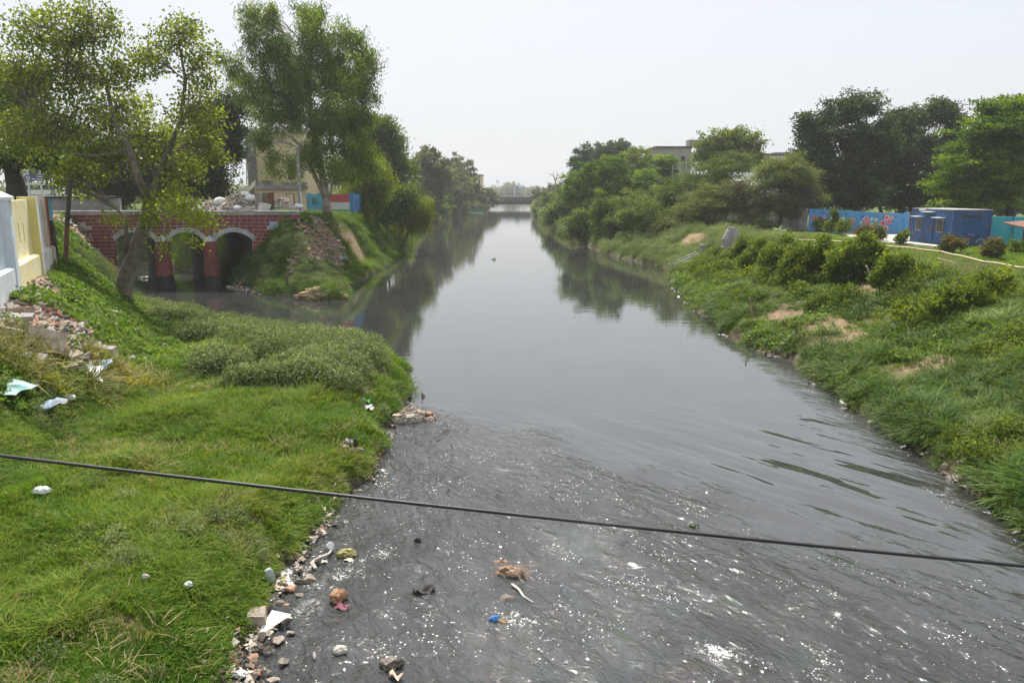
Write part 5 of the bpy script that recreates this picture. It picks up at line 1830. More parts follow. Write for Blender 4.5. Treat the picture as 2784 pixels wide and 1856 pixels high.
# ------------------------------------------------------------------ trees of the right bank
right_trees = [
    # name, label, distance, leaf, style, trunk radius, fork, lobes
    ('bank_tree', 'tree beside the right end of the far bridge', 285, 'far', 'broad', .2, .4, [(1466, 528, 20, 18), (1480, 555, 22, 16), (1500, 520, 20, 16)]),
    ('bank_tree', 'feathery tree overhanging the water nearest the far bridge on the right', 215, 'mid', 'bank', .2, .4, [(1490, 548, 28, 26), (1474, 572, 22, 18), (1520, 525, 28, 22), (1515, 565, 26, 20)]),
    ('bank_tree', 'rounded green tree over the right waterline', 155, 'mid', 'bank', .2, .4, [(1562, 540, 46, 40), (1530, 582, 36, 30), (1598, 505, 44, 36), (1575, 600, 36, 20)]),
    ('bank_tree', 'bushy green tree in the middle of the right bank growth', 130, 'mid', 'bank', .2, .4, [(1640, 540, 54, 46), (1618, 590, 44, 30), (1690, 520, 44, 36), (1660, 610, 40, 22)]),
    ('bank_tree', 'dense green tree low over the weeds of the right bank', 106, 'mid', 'bank', .2, .4, [(1720, 560, 46, 42), (1762, 602, 40, 30), (1700, 606, 42, 26), (1785, 545, 36, 32)]),
    ('bank_tree', 'dark crowned tree on the skyline of the right bank', 185, 'dark', 'broad', .3, .4, [(1650, 420, 52, 30), (1602, 432, 36, 34), (1692, 408, 36, 24), (1580, 460, 34, 30), (1640, 460, 60, 34)]),
    ('bank_tree', 'yellow green tree right of the dark crowned skyline tree', 160, 'yellow', 'broad', .25, .4, [(1730, 430, 42, 32), (1702, 462, 36, 28), (1752, 462, 30, 28)]),
    ('bank_tree', 'flat-topped bright green tree in front of the grey building', 138, 'bright', 'pads', .25, .5, [(1802, 438, 36, 18), (1785, 465, 36, 16), (1820, 478, 26, 16), (1790, 500, 40, 16)]),
    ('bank_tree', 'tall olive yellow tree hiding the end of the grey building', 126, 'yellow', 'broad', .25, .4, [(1980, 378, 46, 28), (2030, 388, 36, 32), (1922, 402, 36, 32), (1960, 432, 56, 32), (2040, 430, 36, 30)]),
    ('acacia_tree', 'feathery green acacia below the olive yellow tree', 108, 'mid', 'fine', .2, .45, [(1940, 462, 56, 28), (1990, 445, 52, 26), (1898, 492, 46, 24), (1960, 500, 50, 24)]),
    ('acacia_tree', 'spreading brownish acacia with dead twigs over the bank', 86, 'acacia', 'fine', .2, .4, [(1950, 530, 62, 34), (1885, 565, 54, 36), (1835, 600, 44, 30), (2000, 560, 50, 30)]),
    ('acacia_tree', 'large feathery acacia left of the mural wall', 84, 'acacia', 'fine', .25, .4, [(2120, 470, 64, 40), (2180, 520, 44, 46), (2078, 540, 54, 40), (2050, 602, 56, 22), (2150, 560, 46, 28), (2160, 450, 40, 30)]),
    ('acacia_tree', 'bushy green acacia at the back of the weedy cove', 92, 'mid', 'fine', .2, .4, [(1800, 560, 44, 40), (1830, 520, 36, 34), (1790, 625, 40, 22)]),
    ('shade_tree', 'tallest dark green tree behind the mural wall', 92, 'dark', 'broad', .45, .38, [(2300, 300, 52, 42), (2230, 355, 52, 46), (2352, 288, 38, 30), (2340, 385, 84, 55), (2220, 440, 54, 50), (2290, 480, 84, 55), (2400, 375, 42, 52), (2186, 335, 18, 26), (2196, 500, 36, 36), (2260, 540, 60, 30), (2350, 535, 60, 34), (2180, 440, 34, 50)]),
    ('shade_tree', 'second dark green tree behind the gate and container', 99, 'dark', 'broad', .45, .38, [(2450, 335, 54, 40), (2530, 310, 44, 32), (2572, 302, 32, 30), (2592, 345, 34, 32), (2480, 410, 76, 55), (2560, 425, 46, 46), (2440, 500, 78, 46), (2520, 510, 60, 36), (2470, 555, 60, 20), (2400, 440, 60, 50), (2560, 490, 50, 40), (2600, 400, 36, 40)]),
    ('rain_tree', 'bright green spreading tree with layered foliage above the container', 76, 'bright', 'pads', .5, .45, [(2740, 288, 62, 26), (2700, 345, 78, 32), (2640, 398, 62, 30), (2600, 448, 58, 30), (2680, 440, 78, 36), (2570, 500, 40, 28), (2765, 395, 60, 40), (2640, 508, 60, 32), (2680, 395, 60, 36), (2720, 460, 60, 40), (2790, 300, 70, 40), (2620, 545, 60, 26), (2700, 530, 70, 28), (2770, 480, 60, 40), (2810, 330, 60, 40), (2740, 490, 60, 26), (2830, 430, 60, 40), (2700, 300, 40, 16)]),
    ('bank_tree', 'low tree leaning to the water left of the weedy cove', 104, 'mid', 'bank', .16, .4, [(1600, 625, 40, 28), (1640, 605, 44, 34), (1580, 600, 36, 30), (1560, 630, 30, 18)]),
    ('bank_tree', 'thick green tree at the head of the weedy cove', 96, 'mid', 'bank', .18, .4, [(1690, 590, 48, 40), (1740, 570, 46, 44), (1660, 635, 40, 20), (1720, 630, 44, 22), (1650, 570, 40, 40)]),
    ('bank_tree', 'feathery tree hanging over the right waterline halfway to the far bridge', 142, 'mid', 'bank', .16, .4, [(1540, 560, 44, 36), (1510, 590, 32, 28), (1560, 600, 40, 26), (1600, 560, 44, 34)]),
    ('bank_tree', 'low green tree over the right bank before the far bridge', 182, 'mid', 'bank', .16, .4, [(1500, 578, 28, 24), (1485, 592, 20, 14), (1530, 560, 32, 28)]),
    ('bank_tree', 'middle green tree in the thick of the right bank growth', 118, 'bright', 'bank', .18, .4, [(1600, 478, 36, 34), (1660, 458, 38, 34), (1560, 520, 36, 36), (1740, 490, 40, 30), (1700, 505, 44, 34), (1625, 520, 40, 34)]),
    ('acacia_tree', 'low spreading acacia nearest the white railing', 85, 'acacia', 'fine', .16, .4, [(1870, 600, 54, 36), (1820, 620, 44, 28), (1910, 575, 46, 34)]),
    ('bank_tree', 'dark bushy tree above the weeds of the cove', 89, 'mid', 'bank', .16, .4, [(1790, 590, 50, 42), (1750, 625, 42, 26), (1730, 590, 40, 36)]),
    ('garden_tree', 'dim olive tree under the bright spreading tree', 112, 'mid', 'broad', .3, .4, [(2640, 545, 60, 34), (2740, 550, 60, 36), (2690, 520, 50, 34), (2800, 530, 50, 40)]),
    ('garden_tree', 'shadowy tree between the dark trees behind the gate', 118, 'dark', 'broad', .3, .4, [(2400, 530, 60, 34), (2330, 540, 60, 30), (2490, 545, 50, 26), (2240, 545, 50, 30)]),
]
for i, (nm, lb, yy, mt_, sty, tr, fk, ls) in enumerate(right_trees):
    bu = {13: 2338, 14: 2445, 15: 2752}.get(i, ls[0][0])
    kf = 1.22 if nm in ('bank_tree', 'acacia_tree') else (1.2 if nm == 'rain_tree' else 1.12)
    ls = [(u_, v_ + (4 if kf > 1.15 else 0), ru_ * kf, rv_ * kf) for u_, v_, ru_, rv_ in ls]
    make_tree(nm, lb, land_base(bu, yy), lob(yy, *ls, seed=50 + i), sty, mt_, tr, fork=fk, seed=60 + i, size=max(1.0, .55 + yy / 150), twigs=.35 if yy < 130 else .15,
              bark='bark_dark', group='trees along the right bank' if nm in ('bank_tree', 'acacia_tree') else None,
              more=[('dead_twigs', lob(yy, (2000, 525, 46, 34, -1), (1860, 600, 40, 26, -1), (1920, 580, 44, 30, -1)), 'fine', 'dry', .6)] if i == 10 else ([('dead_twigs', lob(yy, (2190, 545, 34, 46, -1.5)), 'fine', 'dry', .7)] if i == 11 else ()))
# far trees beyond the bridge
rt = random.Random(12)
far_specs = [(1290, 545, 16), (1345, 515, 16), (1372, 512, 18), (1392, 507, 19), (1412, 512, 17), (1432, 516, 17), (1452, 515, 18), (1475, 520, 16)]
place = ['farthest tree left of the thin mast', 'low hazy tree just right of the thin mast', 'hazy tree left of the gantry', 'tallest hazy tree behind the gantry', 'hazy round tree above the gantry beam', 'hazy tree right of the gantry', 'hazy flat tree near the right bank', 'hazy tree half hidden by the right bank growth']
for i, (u_, v_, r_) in enumerate(far_specs):
    yy = 780 + 50 * (i % 3)
    make_tree('distant_tree', place[i] + ' beyond the far bridge', ground_at(u_, yy), lob(yy, (u_, v_ + 6, r_ * 1.3, r_ * .9), (u_ - r_ * .8, v_ + 14, r_, r_ * .7), (u_ + r_ * .8, v_ + 14, r_, r_ * .7), seed=80 + i), 'far', 'far', .4, fork=.4, seed=90 + i, size=1.5, twigs=0,
              group='hazy trees beyond the far bridge')
# bare tree
bt = land_base(1512, 205)
mb = MB()
q0 = at(1510, 530, 205); tp = at(1510, 488, 205)
mb.tube([bt, q0, tp], [.3, .2, .12], 6)
for du, dv in ((-16, -14), (-8, -18), (8, -20), (17, -12), (22, 2), (-4, -10), (12, -6)):
    e = at(1510 + du, 488 + dv, 205 + rt.uniform(-1, 1))
    m_ = tp.lerp(e, .5) + Vector((rt.uniform(-.4, .4), 0, rt.uniform(-.1, .5)))
    mb.tube([tp.lerp(q0, rt.uniform(0, .3)), m_, e], [.1, .07, .03], 4)
    mb.tube([m_, m_.lerp(e, .6) + Vector((rt.uniform(-.8, .8), 0, .6))], [.06, .02], 4)
one('bare_tree', mb, M['bark_pale'], 'leafless tree standing above the right bank near the far bridge', 'tree', tuple(bt))

# dark belt of planting far behind both banks
rng = np.random.RandomState(44)
Cs = []
for side in (-1, 1):
    n = 330
    yy = rng.uniform(140, 900, n); xx = side * (34 + rng.rand(n) * 240 + yy * .05)
    if side > 0:
        pass
    zz = 3.5 + rng.rand(n) * 7
    Cs.append(np.stack([xx, yy, zz], -1))
n = 200
Cs.append(np.stack([rng.uniform(-320, 320, n), rng.uniform(900, 1100, n), 3 + rng.rand(n) * 9], -1))
C = np.concatenate(Cs)
st_ = dict(STY['far']); st_.update(cr=3.4, L=1.7, W=1.1)
V, _o = leaf_quads(C, st_, rng, 70, 1.0)
o = obj('far_woodland', quads_mesh('far_woodland', V, L['far'], np.clip(np.repeat(rng.rand(len(C)) * .5 + .2, 70) + rng.normal(size=len(V)) * .12, 0, 1)))
tag(o, 'distant hazy woodland closing the horizon', kind='stuff')

# ------------------------------------------------------------------ shrubs on the right slope and in the garden
def shrub(name, label, u, v, ru, rv, mat='bush', style='bush', seed=0, cat='shrub', bark='twig', group=None, cover=1.0, size=1.0, stem=None):
    g = G(u, v)
    m = px(g.y)
    rr_ = random.Random(seed)
    lobes = []
    for i in range(9):
        a = i * 2.4 + rr_.random()
        f = 0 if i == 0 else rr_.uniform(.35, .95)
        k_ = rr_.uniform(.28, .5) if i else .6
        hz_ = rr_.uniform(.55, 1.25) + (.35 if i in (2, 5) else 0)
        lobes.append(((g.x + f * ru * m * math.cos(a), g.y + f * ru * m * .8 * math.sin(a), g.z + rv * m * hz_ * (1.1 - .35 * f)), (ru * m * k_, ru * m * k_, rv * m * k_ * rr_.uniform(.9, 1.5))))
    return make_tree(name, label, tuple(g), lobes, style, mat, max(.03, ru * m * .05), fork=.3, bark=bark, seed=seed, cat=cat, trunk_name='stem', crown_name='foliage', group=group, stems=3, cover=cover, size=size, twigs=.6,
                     extra=stem)


sh = [(2050, 742, 34, 38, 'shrub below the sewer shaft, first of the slope row'), (2112, 752, 40, 44, 'leafy shrub second in the row on the right slope'), (2178, 768, 42, 48, 'yellow green shrub third in the row on the right slope'),
      (2236, 752, 36, 44, 'bushy shrub under the near end of the fence'), (2290, 772, 42, 52, 'dense shrub left of the pale leaning stem'), (2345, 768, 40, 58, 'tallest slope shrub with pale leaning stem'),
      (2412, 800, 34, 52, 'dark upright shrub right of the pale leaning stem'), (2140, 712, 40, 30, 'low bright shrub behind the row beneath the fence'), (2330, 705, 40, 26, 'shrub reaching over the fence rail'),
      (2480, 880, 46, 40, 'dark spreading shrub in the middle of the right slope'), (2560, 870, 44, 40, 'rounded dark shrub beside the spreading one on the slope'), (2630, 850, 40, 34, 'shrub high on the slope near the right edge'),
      (2020, 700, 26, 22, 'small shrub at the foot of the sewer shaft'), (2700, 800, 44, 30, 'shrub just below the fence at the right edge')]
for i, (u, v, ru, rv, lb) in enumerate(sh):
    ex = None
    if i == 5:
        g = G(2395, 790)
        ex = [([g, g + Vector((-.5, .1, .55)), g + Vector((-.75, .2, 1.2))], .05, .03)]
    shrub('slope_shrub', lb, u, v, ru * 1.1, rv * 1.35, 'bush', 'bush', 200 + i, group='shrubs on the right slope', cover=1.1, size=1.15, bark='bark_pale' if i == 5 else 'twig', stem=ex)
gs = [(2228, 630, 18, 24, 'bush', 'dark garden bush before the left end of the mural'), (2262, 634, 16, 30, 'bush', 'slim garden bush before the mural flowers'), (2292, 640, 22, 26, 'bush', 'garden bush before the middle of the mural'),
      (2350, 652, 30, 26, 'redflower', 'brownish rose bush left of the paved yard'), (2382, 656, 24, 20, 'redflower', 'low rose bush at the corner of the paved yard'), (2452, 664, 16, 20, 'bush', 'small garden bush in front of the container corner'),
      (2586, 690, 30, 28, 'redflower', 'flowering rose bush in front of the container end'), (2696, 704, 28, 26, 'redflower', 'flowering bush by the fence at the right edge'), (2766, 692, 20, 22, 'bush', 'clipped bush beside the kiosk post'),
      (2655, 660, 34, 20, 'mid', 'dark green bush over the bicycle')]
for i, (u, v, ru, rv, mt_, lb) in enumerate(gs):
    shrub('garden_bush', lb, u, v, ru, rv, mt_, 'bush', 230 + i, group='bushes of the riverside garden', size=1.4)
g = G(2115, 645)
t = thing('silver_plant', 'pale silvery plant with long spreading leaves beside the sewer shaft', 'plant', tuple(g))
rng = np.random.RandomState(5)
V, T = [], []
for i in range(34):
    a = rng.uniform(0, 6.28); el = rng.uniform(.1, 1.1); l_ = rng.uniform(.7, 1.25)
    d_v = np.array([math.cos(a) * math.cos(el), math.sin(a) * math.cos(el), math.sin(el)])
    s_v = np.array([-math.sin(a), math.cos(a), 0])
    for k_ in range(9):
        f = .25 + .75 * k_ / 8
        p = d_v * l_ * f + np.array([0, 0, .35 - .3 * f * f])
        for sg_ in (-1, 1):
            tip = p + s_v * sg_ * .22 * (1.1 - f * .6) + d_v * .06
            V.append([p - d_v * .03, p + s_v * sg_ * .1 - d_v * .035, tip, p + s_v * sg_ * .1 + d_v * .04]); T.append(.5 + rng.normal() * .15)
obj('fronds', quads_mesh('fronds', np.array(V), L['silver'], np.clip(T, 0, 1)), t)
part('stem', MB().tube([g - Vector((0, 0, .1)), g + Vector((0, 0, .4))], [.05, .03], 6), M['bark_pale'], t)

# ------------------------------------------------------------------ grass, reeds, weeds, creepers
view = lambda x, y: (np.abs(x) < .70 * y + 1.2)
GR = [blades_mesh('grass_tuft', 170, .045, .145, .011, .32, .9, 'grass', s) for s in range(5)]
LG = [blades_mesh('long_grass_tuft', 90, .14, .34, .011, .30, 1.2, 'grass', 10 + s) for s in range(4)]
RE = [blades_mesh('reed_tuft', 90, .18, .44, .022, .36, 1.2, 'reed', 20 + s, head=4) for s in range(7)]
WE = [leafy_mesh('weed_clump', 330, .46, .62, .075, .036, 'weed', 30 + s, True, 0, 10) for s in range(5)]
CR = [leafy_mesh('creeper_patch', 80, .42, .14, .095, .08, 'creeper', 40 + s, False, .1, 0) for s in range(4)]
BM = [blades_mesh('bamboo_shoot', 26, .35, .85, .03, .25, 1.0, 'bamboo', 50 + s) for s in range(3)]

rd = lambda x, y: view(x, y) * (x > 5) * (dwf(x, y) > .10) * (1 - .95 * bf(x, y))
weed_line = np.array([(-4.2, 23.4), (-6.0, 24.2), (-8.6, 26.3), (-11.2, 30), (-14.6, 36), (-19, 42), (-25, 49)])


def weedy(x, y):
    front = np.interp(x, weed_line[::-1, 0], weed_line[::-1, 1])
    return sstep(-.6, 1.0, y - front + (fbm(x, y, 3, 3, 41) - .5) * 3.0) * (x < -3) * (y < 56)


MASS = []
for u, v, ru, rv in [(810, 1118, 125, 26), (700, 1060, 100, 34), (850, 1020, 130, 40), (970, 985, 70, 34), (610, 1010, 70, 26), (760, 950, 130, 34), (560, 915, 80, 24), (480, 865, 70, 18), (900, 1075, 60, 34), (400, 775, 60, 16), (250, 700, 60, 18)]:
    c = G(u, v)
    MASS.append((c.x, c.y, ru * px(c.y), rv * px(c.y) * 3.2))


def massed(x, y):
    d_ = np.zeros_like(x)
    for cx_m, cy_m, rx_m, ry_m in MASS:
        d_ = np.maximum(d_, sstep(1.15, .6, np.hypot((x - cx_m) / rx_m, (y - cy_m) / ry_m) + (fbm(x, y, 1.4, 3, 42) - .5) * .9))
    return d_


def tint_of(P, seed, amp=.35, s=2.5):
    return (fbm(P[:, 0], P[:, 1], s, 3, seed) - .5) * amp * 2


def d_short(x, y):
    d_ = dwf(x, y)
    return view(x, y) * (d_ > .20) * (1 - .93 * bf(x, y)) * (1 - .55 * weedy(x, y)) * (samp(DL, x, y) > .0) * (x < 0)


P, rng = scat_pts(-16, -3, 8, 44, 14000, d_short, 1)
n = len(P)
scatter('grass', 'short green grass over the near left bank', GR, P, lean_rot(rng, P), (.75 + .5 * rng.rand(n)) * np.interp(P[:, 1], [8, 20, 44], [.95, 1.25, 2.0]), tint_of(P, 61, .45, 3.2) + tint_of(P, 59, .35, .8) + rng.normal(size=n) * .06)
P, rng = scat_pts(-14, -3.2, 8, 40, 3000, lambda x, y: d_short(x, y) * sstep(.44, .58, fbm(x, y, 2.2, 3, 71)) * (dwf(x, y) > .2), 2)
n = len(P)
scatter('long_grass', 'long bent tussock grass in patches on the near left bank', LG, P, lean_rot(rng, P, 0.17), (.7 + .6 * rng.rand(n)) * np.interp(P[:, 1], [8, 40], [.9, 1.5]), tint_of(P, 62, .5, 1.5) + .14)
P, rng = scat_pts(-28, -3, 22, 56, 11000, lambda x, y: weedy(x, y) * (dwf(x, y) > np.where(x > -7, .9, .35)) * (1 - .8 * bf(x, y)) * (samp(DL, x, y) > 1.0) * sstep(.34, .5, fbm(x, y, 2.0, 3, 77)), 3)
n = len(P)
scatter('weeds', 'pale grey green weeds massed on the left spit', WE, P, lean_rot(rng, P, 0.06), (.65 + .75 * rng.rand(n) ** 1.5) * np.clip(.55 + .25 * dwf(P[:, 0], P[:, 1]), .5, 1), tint_of(P, 63, .3) - .02)
P, rng = scat_pts(-34, -12, 18, 58, 9000, lambda x, y: view(x, y) * (samp(DL, x, y) < 5.2) * (samp(DL, x, y) > .1) * (dwf(x, y) > .3) * (1 - .97 * bf(x, y)) * (samp(ISN.astype(float), x, y) < .5), 4)
n = len(P)
scatter('creeper', 'broad-leaved creeper covering the left slope below the wall', CR, P, lean_rot(rng, P, 0.15), .8 + .7 * rng.rand(n), tint_of(P, 64, .25))
P, rng = scat_pts(-15, -3.6, 8.5, 36, 3200, lambda x, y: d_short(x, y) * sstep(.56, .68, fbm(x, y, 1.6, 3, 99)), 31)
n = len(P)
scatter('lawn_weeds', 'small broad-leaved weeds dotted through the near left grass', CR + WE[:2], P, lean_rot(rng, P, .2), .35 + .35 * rng.rand(n), tint_of(P, 58, .4, 1.0))
L['straw'] = leaf_mat('blade_straw', (.20, .16, .07), (.34, .28, .13), (.52, .45, .26), .3, .7, .2)
DG = [blades_mesh('dry_tuft', 40, .10, .34, .011, .30, 1.1, 'straw', 150 + s) for s in range(4)]
P, rng = scat_pts(-16, -3.2, 8, 42, 2600, lambda x, y: d_short(x, y) * (.06 + sstep(.52, .66, fbm(x, y, 1.9, 4, 97))), 32)
n = len(P)
scatter('dry_grass', 'dead straw-coloured grass in patches on the near left bank', DG, P, lean_rot(rng, P, .25), .6 + .6 * rng.rand(n), tint_of(P, 56, .4, 1.0))
P, rng = scat_pts(10.5, 21, 13, 62, 1500, lambda x, y: rd(x, y) * (.12 + sstep(.52, .66, fbm(x, y, 2.2, 4, 98))), 33)
n = len(P)
scatter('dry_slope_grass', 'dead grass stalks through the right slope', DG, P, lean_rot(rng, P, .25), .8 + .7 * rng.rand(n), tint_of(P, 55, .4, 1.0))
P, rng = scat_pts(-28, -3.4, 23, 56, 16000, lambda x, y: massed(x, y) * (dwf(x, y) > .45) * (1 - .8 * bf(x, y)), 34)
n = len(P)
scatter('tall_weeds', 'waist-high grey green weeds crowding the end of the left spit', WE, P, lean_rot(rng, P, .12), (.8 + .75 * rng.rand(n) ** 1.3) * np.clip(.5 + .3 * dwf(P[:, 0], P[:, 1]), .5, 1), tint_of(P, 54, .34, 1.6) - .02)
# north bank beyond the canal
P, rng = scat_pts(-26, -10, 46, 130, 5600, lambda x, y: (samp(ISN.astype(float), x, y) > .5) * (dwf(x, y) > .12) * (1 - .9 * bf(x, y)) * (samp(DN, x, y) > -.1) * (x > -.36 * y - 1), 5)
n = len(P)
scatter('bank_grass', 'grass on the bank between the canal and the river', LG, P, lean_rot(rng, P, 0.15), (1.0 + .8 * rng.rand(n)) * np.interp(P[:, 1], [46, 130], [1.0, 2.2]), tint_of(P, 65, .35))
P, rng = scat_pts(-46, -21, 62, 86, 2600, lambda x, y: (samp(ISN.astype(float), x, y) > .5) * (dwf(x, y) > .15) * (dwf(x, y) < 9), 35)
n = len(P)
scatter('upstream_grass', 'grass on the canal bank seen through the arches', LG + WE[:1], P, lean_rot(rng, P, .2), 1.1 + .9 * rng.rand(n), tint_of(P, 52, .4))
P, rng = scat_pts(-24, -10, 48, 330, 2600, lambda x, y: ((samp(ISN.astype(float), x, y) > .5) & (dwf(x, y) > .3) & (dwf(x, y) < 9)) * (1 - bf(x, y)) * sstep(.4, .6, fbm(x, y, 5, 3, 78)) * np.where(y < 75, .45, 1), 6)
n = len(P)
scatter('bank_weeds', 'bushy weeds along the far left bank', WE, P, lean_rot(rng, P, 0.07), (.8 + .8 * rng.rand(n)) * np.interp(P[:, 1], [48, 70, 120, 330], [.6, .9, 2.0, 4.5]), tint_of(P, 66, .3) - .1)
# right slope
P, rng = scat_pts(10, 23, 13, 62, 11500, lambda x, y: rd(x, y) * (dwf(x, y) > .28) * (samp(DR, x, y) > .0) * np.clip(.45 + sstep(.40, .56, fbm(x, y, 3.2, 3, 81)) - .75 * sstep(34, 54, y + (x - 11) * .8), .05, 1), 7)
n = len(P)
scatter('reeds', 'tall rank grass on the right slope', RE, P, lean_rot(rng, P, 0.14), (.6 + .55 * rng.rand(n)) * (.4 + 1.3 * fbm(P[:, 0], P[:, 1], 3.2, 3, 81)) * np.interp(P[:, 1] + (P[:, 0] - 11) * 1.2, [18, 40, 60], [1.15, 1.0, .7]), tint_of(P, 67, .4, 1.6) - .05 + rng.normal(size=n) * .06)
P, rng = scat_pts(9, 26, 13, 90, 8000, lambda x, y: rd(x, y) * (samp(DR, x, y) > .0), 8)
n = len(P)
scatter('slope_grass', 'shorter grass between the reeds of the right slope', LG, P, lean_rot(rng, P, 0.15), (.8 + .6 * rng.rand(n)) * np.interp(P[:, 1], [13, 40, 90], [.7, .75, 1.3]), tint_of(P, 68, .35) + .04)
SB = [leafy_mesh('scrub_clump', 300, .5, .75, .10, .06, 'bush', 140 + s, True, 0, 10) for s in range(4)]
P, rng = scat_pts(11, 21, 15, 66, 1500, lambda x, y: rd(x, y) * sstep(.5, .62, fbm(x, y, 2.4, 3, 85)) * (dwf(x, y) > .5), 19)
n = len(P)
scatter('slope_scrub', 'low tangled scrub over the right slope', SB, P, lean_rot(rng, P, .15), .4 + .7 * rng.rand(n) ** 1.5, tint_of(P, 57, .35) - .12)
P, rng = scat_pts(-27, -11, 84, 320, 2600, lambda x, y: (samp(ISN.astype(float), x, y) > .5) * (dwf(x, y) > .4) * (dwf(x, y) < 9) * sstep(.38, .55, fbm(x, y, 6, 3, 88)), 36)
n = len(P)
scatter('bank_scrub', 'dense scrub under the trees of the far left bank', SB, P, lean_rot(rng, P, .15), (1.2 + 1.4 * rng.rand(n)) * np.interp(P[:, 1], [84, 160, 320], [1.0, 1.7, 2.6]), tint_of(P, 51, .35, 8) - .08)
P, rng = scat_pts(13, 21.5, 30, 60, 2600, lambda x, y: rd(x, y) * sstep(6.5, 2.5, samp(DR, x, y)) * (samp(DR, x, y) > .3) * sstep(.36, .56, fbm(x, y, 2.0, 3, 86)), 20)
n = len(P)
scatter('crest_undergrowth', 'leafy undergrowth joining the shrubs below the fence', SB, P, lean_rot(rng, P, .2), .55 + .95 * rng.rand(n) ** 1.6, tint_of(P, 53, .4, 1.6) - .08)
P, rng = scat_pts(11, 20, 26, 66, 2600, lambda x, y: rd(x, y) * sstep(.5, .62, fbm(x, y, 2.6, 3, 83)), 9)
n = len(P)
scatter('slope_creeper', 'leafy creeper patches on the right slope', CR, P, lean_rot(rng, P, 0.15), 1.0 + .8 * rng.rand(n), tint_of(P, 69, .3) + .06)
P, rng = scat_pts(5, 24, 62, 330, 6000, lambda x, y: (x > 5) * (dwf(x, y) > .15) * (dwf(x, y) < 11) * (1 - .9 * bf(x, y)), 10)
n = len(P)
scatter('cove_weeds', 'weeds and grass along the far right bank', WE, P, lean_rot(rng, P, 0.10), (.6 + .7 * rng.rand(n)) * np.interp(P[:, 1], [62, 120, 330], [1.0, 1.9, 4.5]), tint_of(P, 70, .3) + .05)
P, rng = scat_pts(19, 42, 28, 76, 3600, lambda x, y: view(x, y) * (samp(DR, x, y) <= 0) * ~((x > 29) & (y > 56.5)), 11)
n = len(P)
scatter('garden_lawn', 'mown lawn of the garden behind the bamboo fence', GR, P, lean_rot(rng, P, 0.10), 1.3 + .7 * rng.rand(n), tint_of(P, 72, .2) + .05)
# bamboo at the foot of the rubble, left edge
P, rng = scat_pts(-15.2, -10.2, 18.2, 25.5, 420, lambda x, y: sstep(1.15, .6, np.hypot((x + 13.0) / 1.9, (y - 20.6) / 1.6)) + .8 * sstep(1.2, .6, np.hypot((x + 12.1) / 1.3, (y - 23.4) / 1.3)), 12)
n = len(P)
scatter('bamboo_scrub', 'yellowing bamboo scrub at the foot of the rubble', BM, P, lean_rot(rng, P, 0.15), .6 + .6 * rng.rand(n), tint_of(P, 73, .4, 1.2))
# ------------------------------------------------------------------ stones, rubble and litter
RK = [rock_mesh('rubble_stone', .12, 300 + i, M[m_], .55) for i, m_ in enumerate(['rock', 'rock_wet', 'brick_broken', 'rock_grey', 'rock'])]
SL = [MB().prism([(-.2, -.12), (.17, -.14), (.22, .08), (.02, .16), (-.19, .1)], -.03, .035, 'z').mesh('slab', M[m_]) for m_ in ('rock', 'brick_broken', 'rock_grey', 'rock')]
LT = []
for i, m_ in enumerate(['plastic_white', 'paper', 'paper_pale', 'rock_wet', 'timber']):
    rg_ = np.random.RandomState(60 + i)
    v_ = MB()
    for j in range(3):
        c_x, c_y = rg_.normal(size=2) * .05
        q = [(c_x + rg_.uniform(.03, .09) * math.cos(a), c_y + rg_.uniform(.03, .09) * math.sin(a), rg_.uniform(0, .05)) for a in (0, 1.5, 3.0, 4.4)]
        v_.add(q, [(0, 1, 2, 3)])
    LT.append(v_.mesh('litter_scrap', M[m_]))


def flat_rot(rng, n, tilt=.35):
    return np.stack([rng.normal(size=n) * tilt, rng.normal(size=n) * tilt, rng.uniform(0, 6.283, n)], -1)


P, rng = scat_pts(-6, -2.8, 9, 24, 3000, lambda x, y: sstep(.42, .16, np.abs(dwf(x, y) - .02)) * (.25 + sstep(.4, .6, fbm(x, y, 1.3, 3, 91))), 21)
P[:, 2] = np.maximum(P[:, 2], -.02)
scatter('shore_rubble', 'small stones and brick bits along the near left waterline', [RK[1], RK[1], RK[0], RK[2]], P, flat_rot(rng, len(P)), .2 + .5 * rng.rand(len(P)) ** 2, np.zeros(len(P)))
P, rng = scat_pts(-6, -2.2, 9, 26, 3200, lambda x, y: sstep(.6, .1, np.abs(dwf(x, y) + .05)) * sstep(.45, .6, fbm(x, y, 1.0, 3, 93)), 22)
P[:, 2] = np.maximum(P[:, 2] + .02, .03)
scatter('shore_litter', 'rags, paper and plastic scraps caught along the near left waterline', [LT[1], LT[3], LT[4], LT[2], LT[3]], P, flat_rot(rng, len(P), .5), .4 + .8 * rng.rand(len(P)), np.zeros(len(P)))
P, rng = scat_pts(-19, -11.5, 19, 40, 9000, lambda x, y: np.clip(samp(rubL, x, y) + .35 * samp(path_w, x, y), 0, 1), 23)
scatter('slope_rubble', 'tipped rubble of slabs and broken brick below the boundary wall', SL + RK[:3], P, flat_rot(rng, len(P), .3), .5 + .9 * rng.rand(len(P)) ** 2, np.zeros(len(P)))
P, rng = scat_pts(-24, -12, 47, 64, 5200, lambda x, y: np.clip(bf(x, y) * (samp(ISN.astype(float), x, y) > .5), 0, 1) * .7, 24)
scatter('bank_stones', 'stone pitching showing through the bank beside the brick bridge', SL + RK[:2], P, flat_rot(rng, len(P), .3), .7 + 1.1 * rng.rand(len(P)) ** 2, np.zeros(len(P)))
P, rng = scat_pts(-33, -24, 38, 57, 1800, lambda x, y: bf(x, y) * (samp(DL, x, y) < 5), 25)
scatter('abutment_rubble', 'earth and rubble slope at the left end of the brick bridge', SL + RK[:2], P, flat_rot(rng, len(P), .3), .7 + 1.2 * rng.rand(len(P)) ** 2, np.zeros(len(P)))
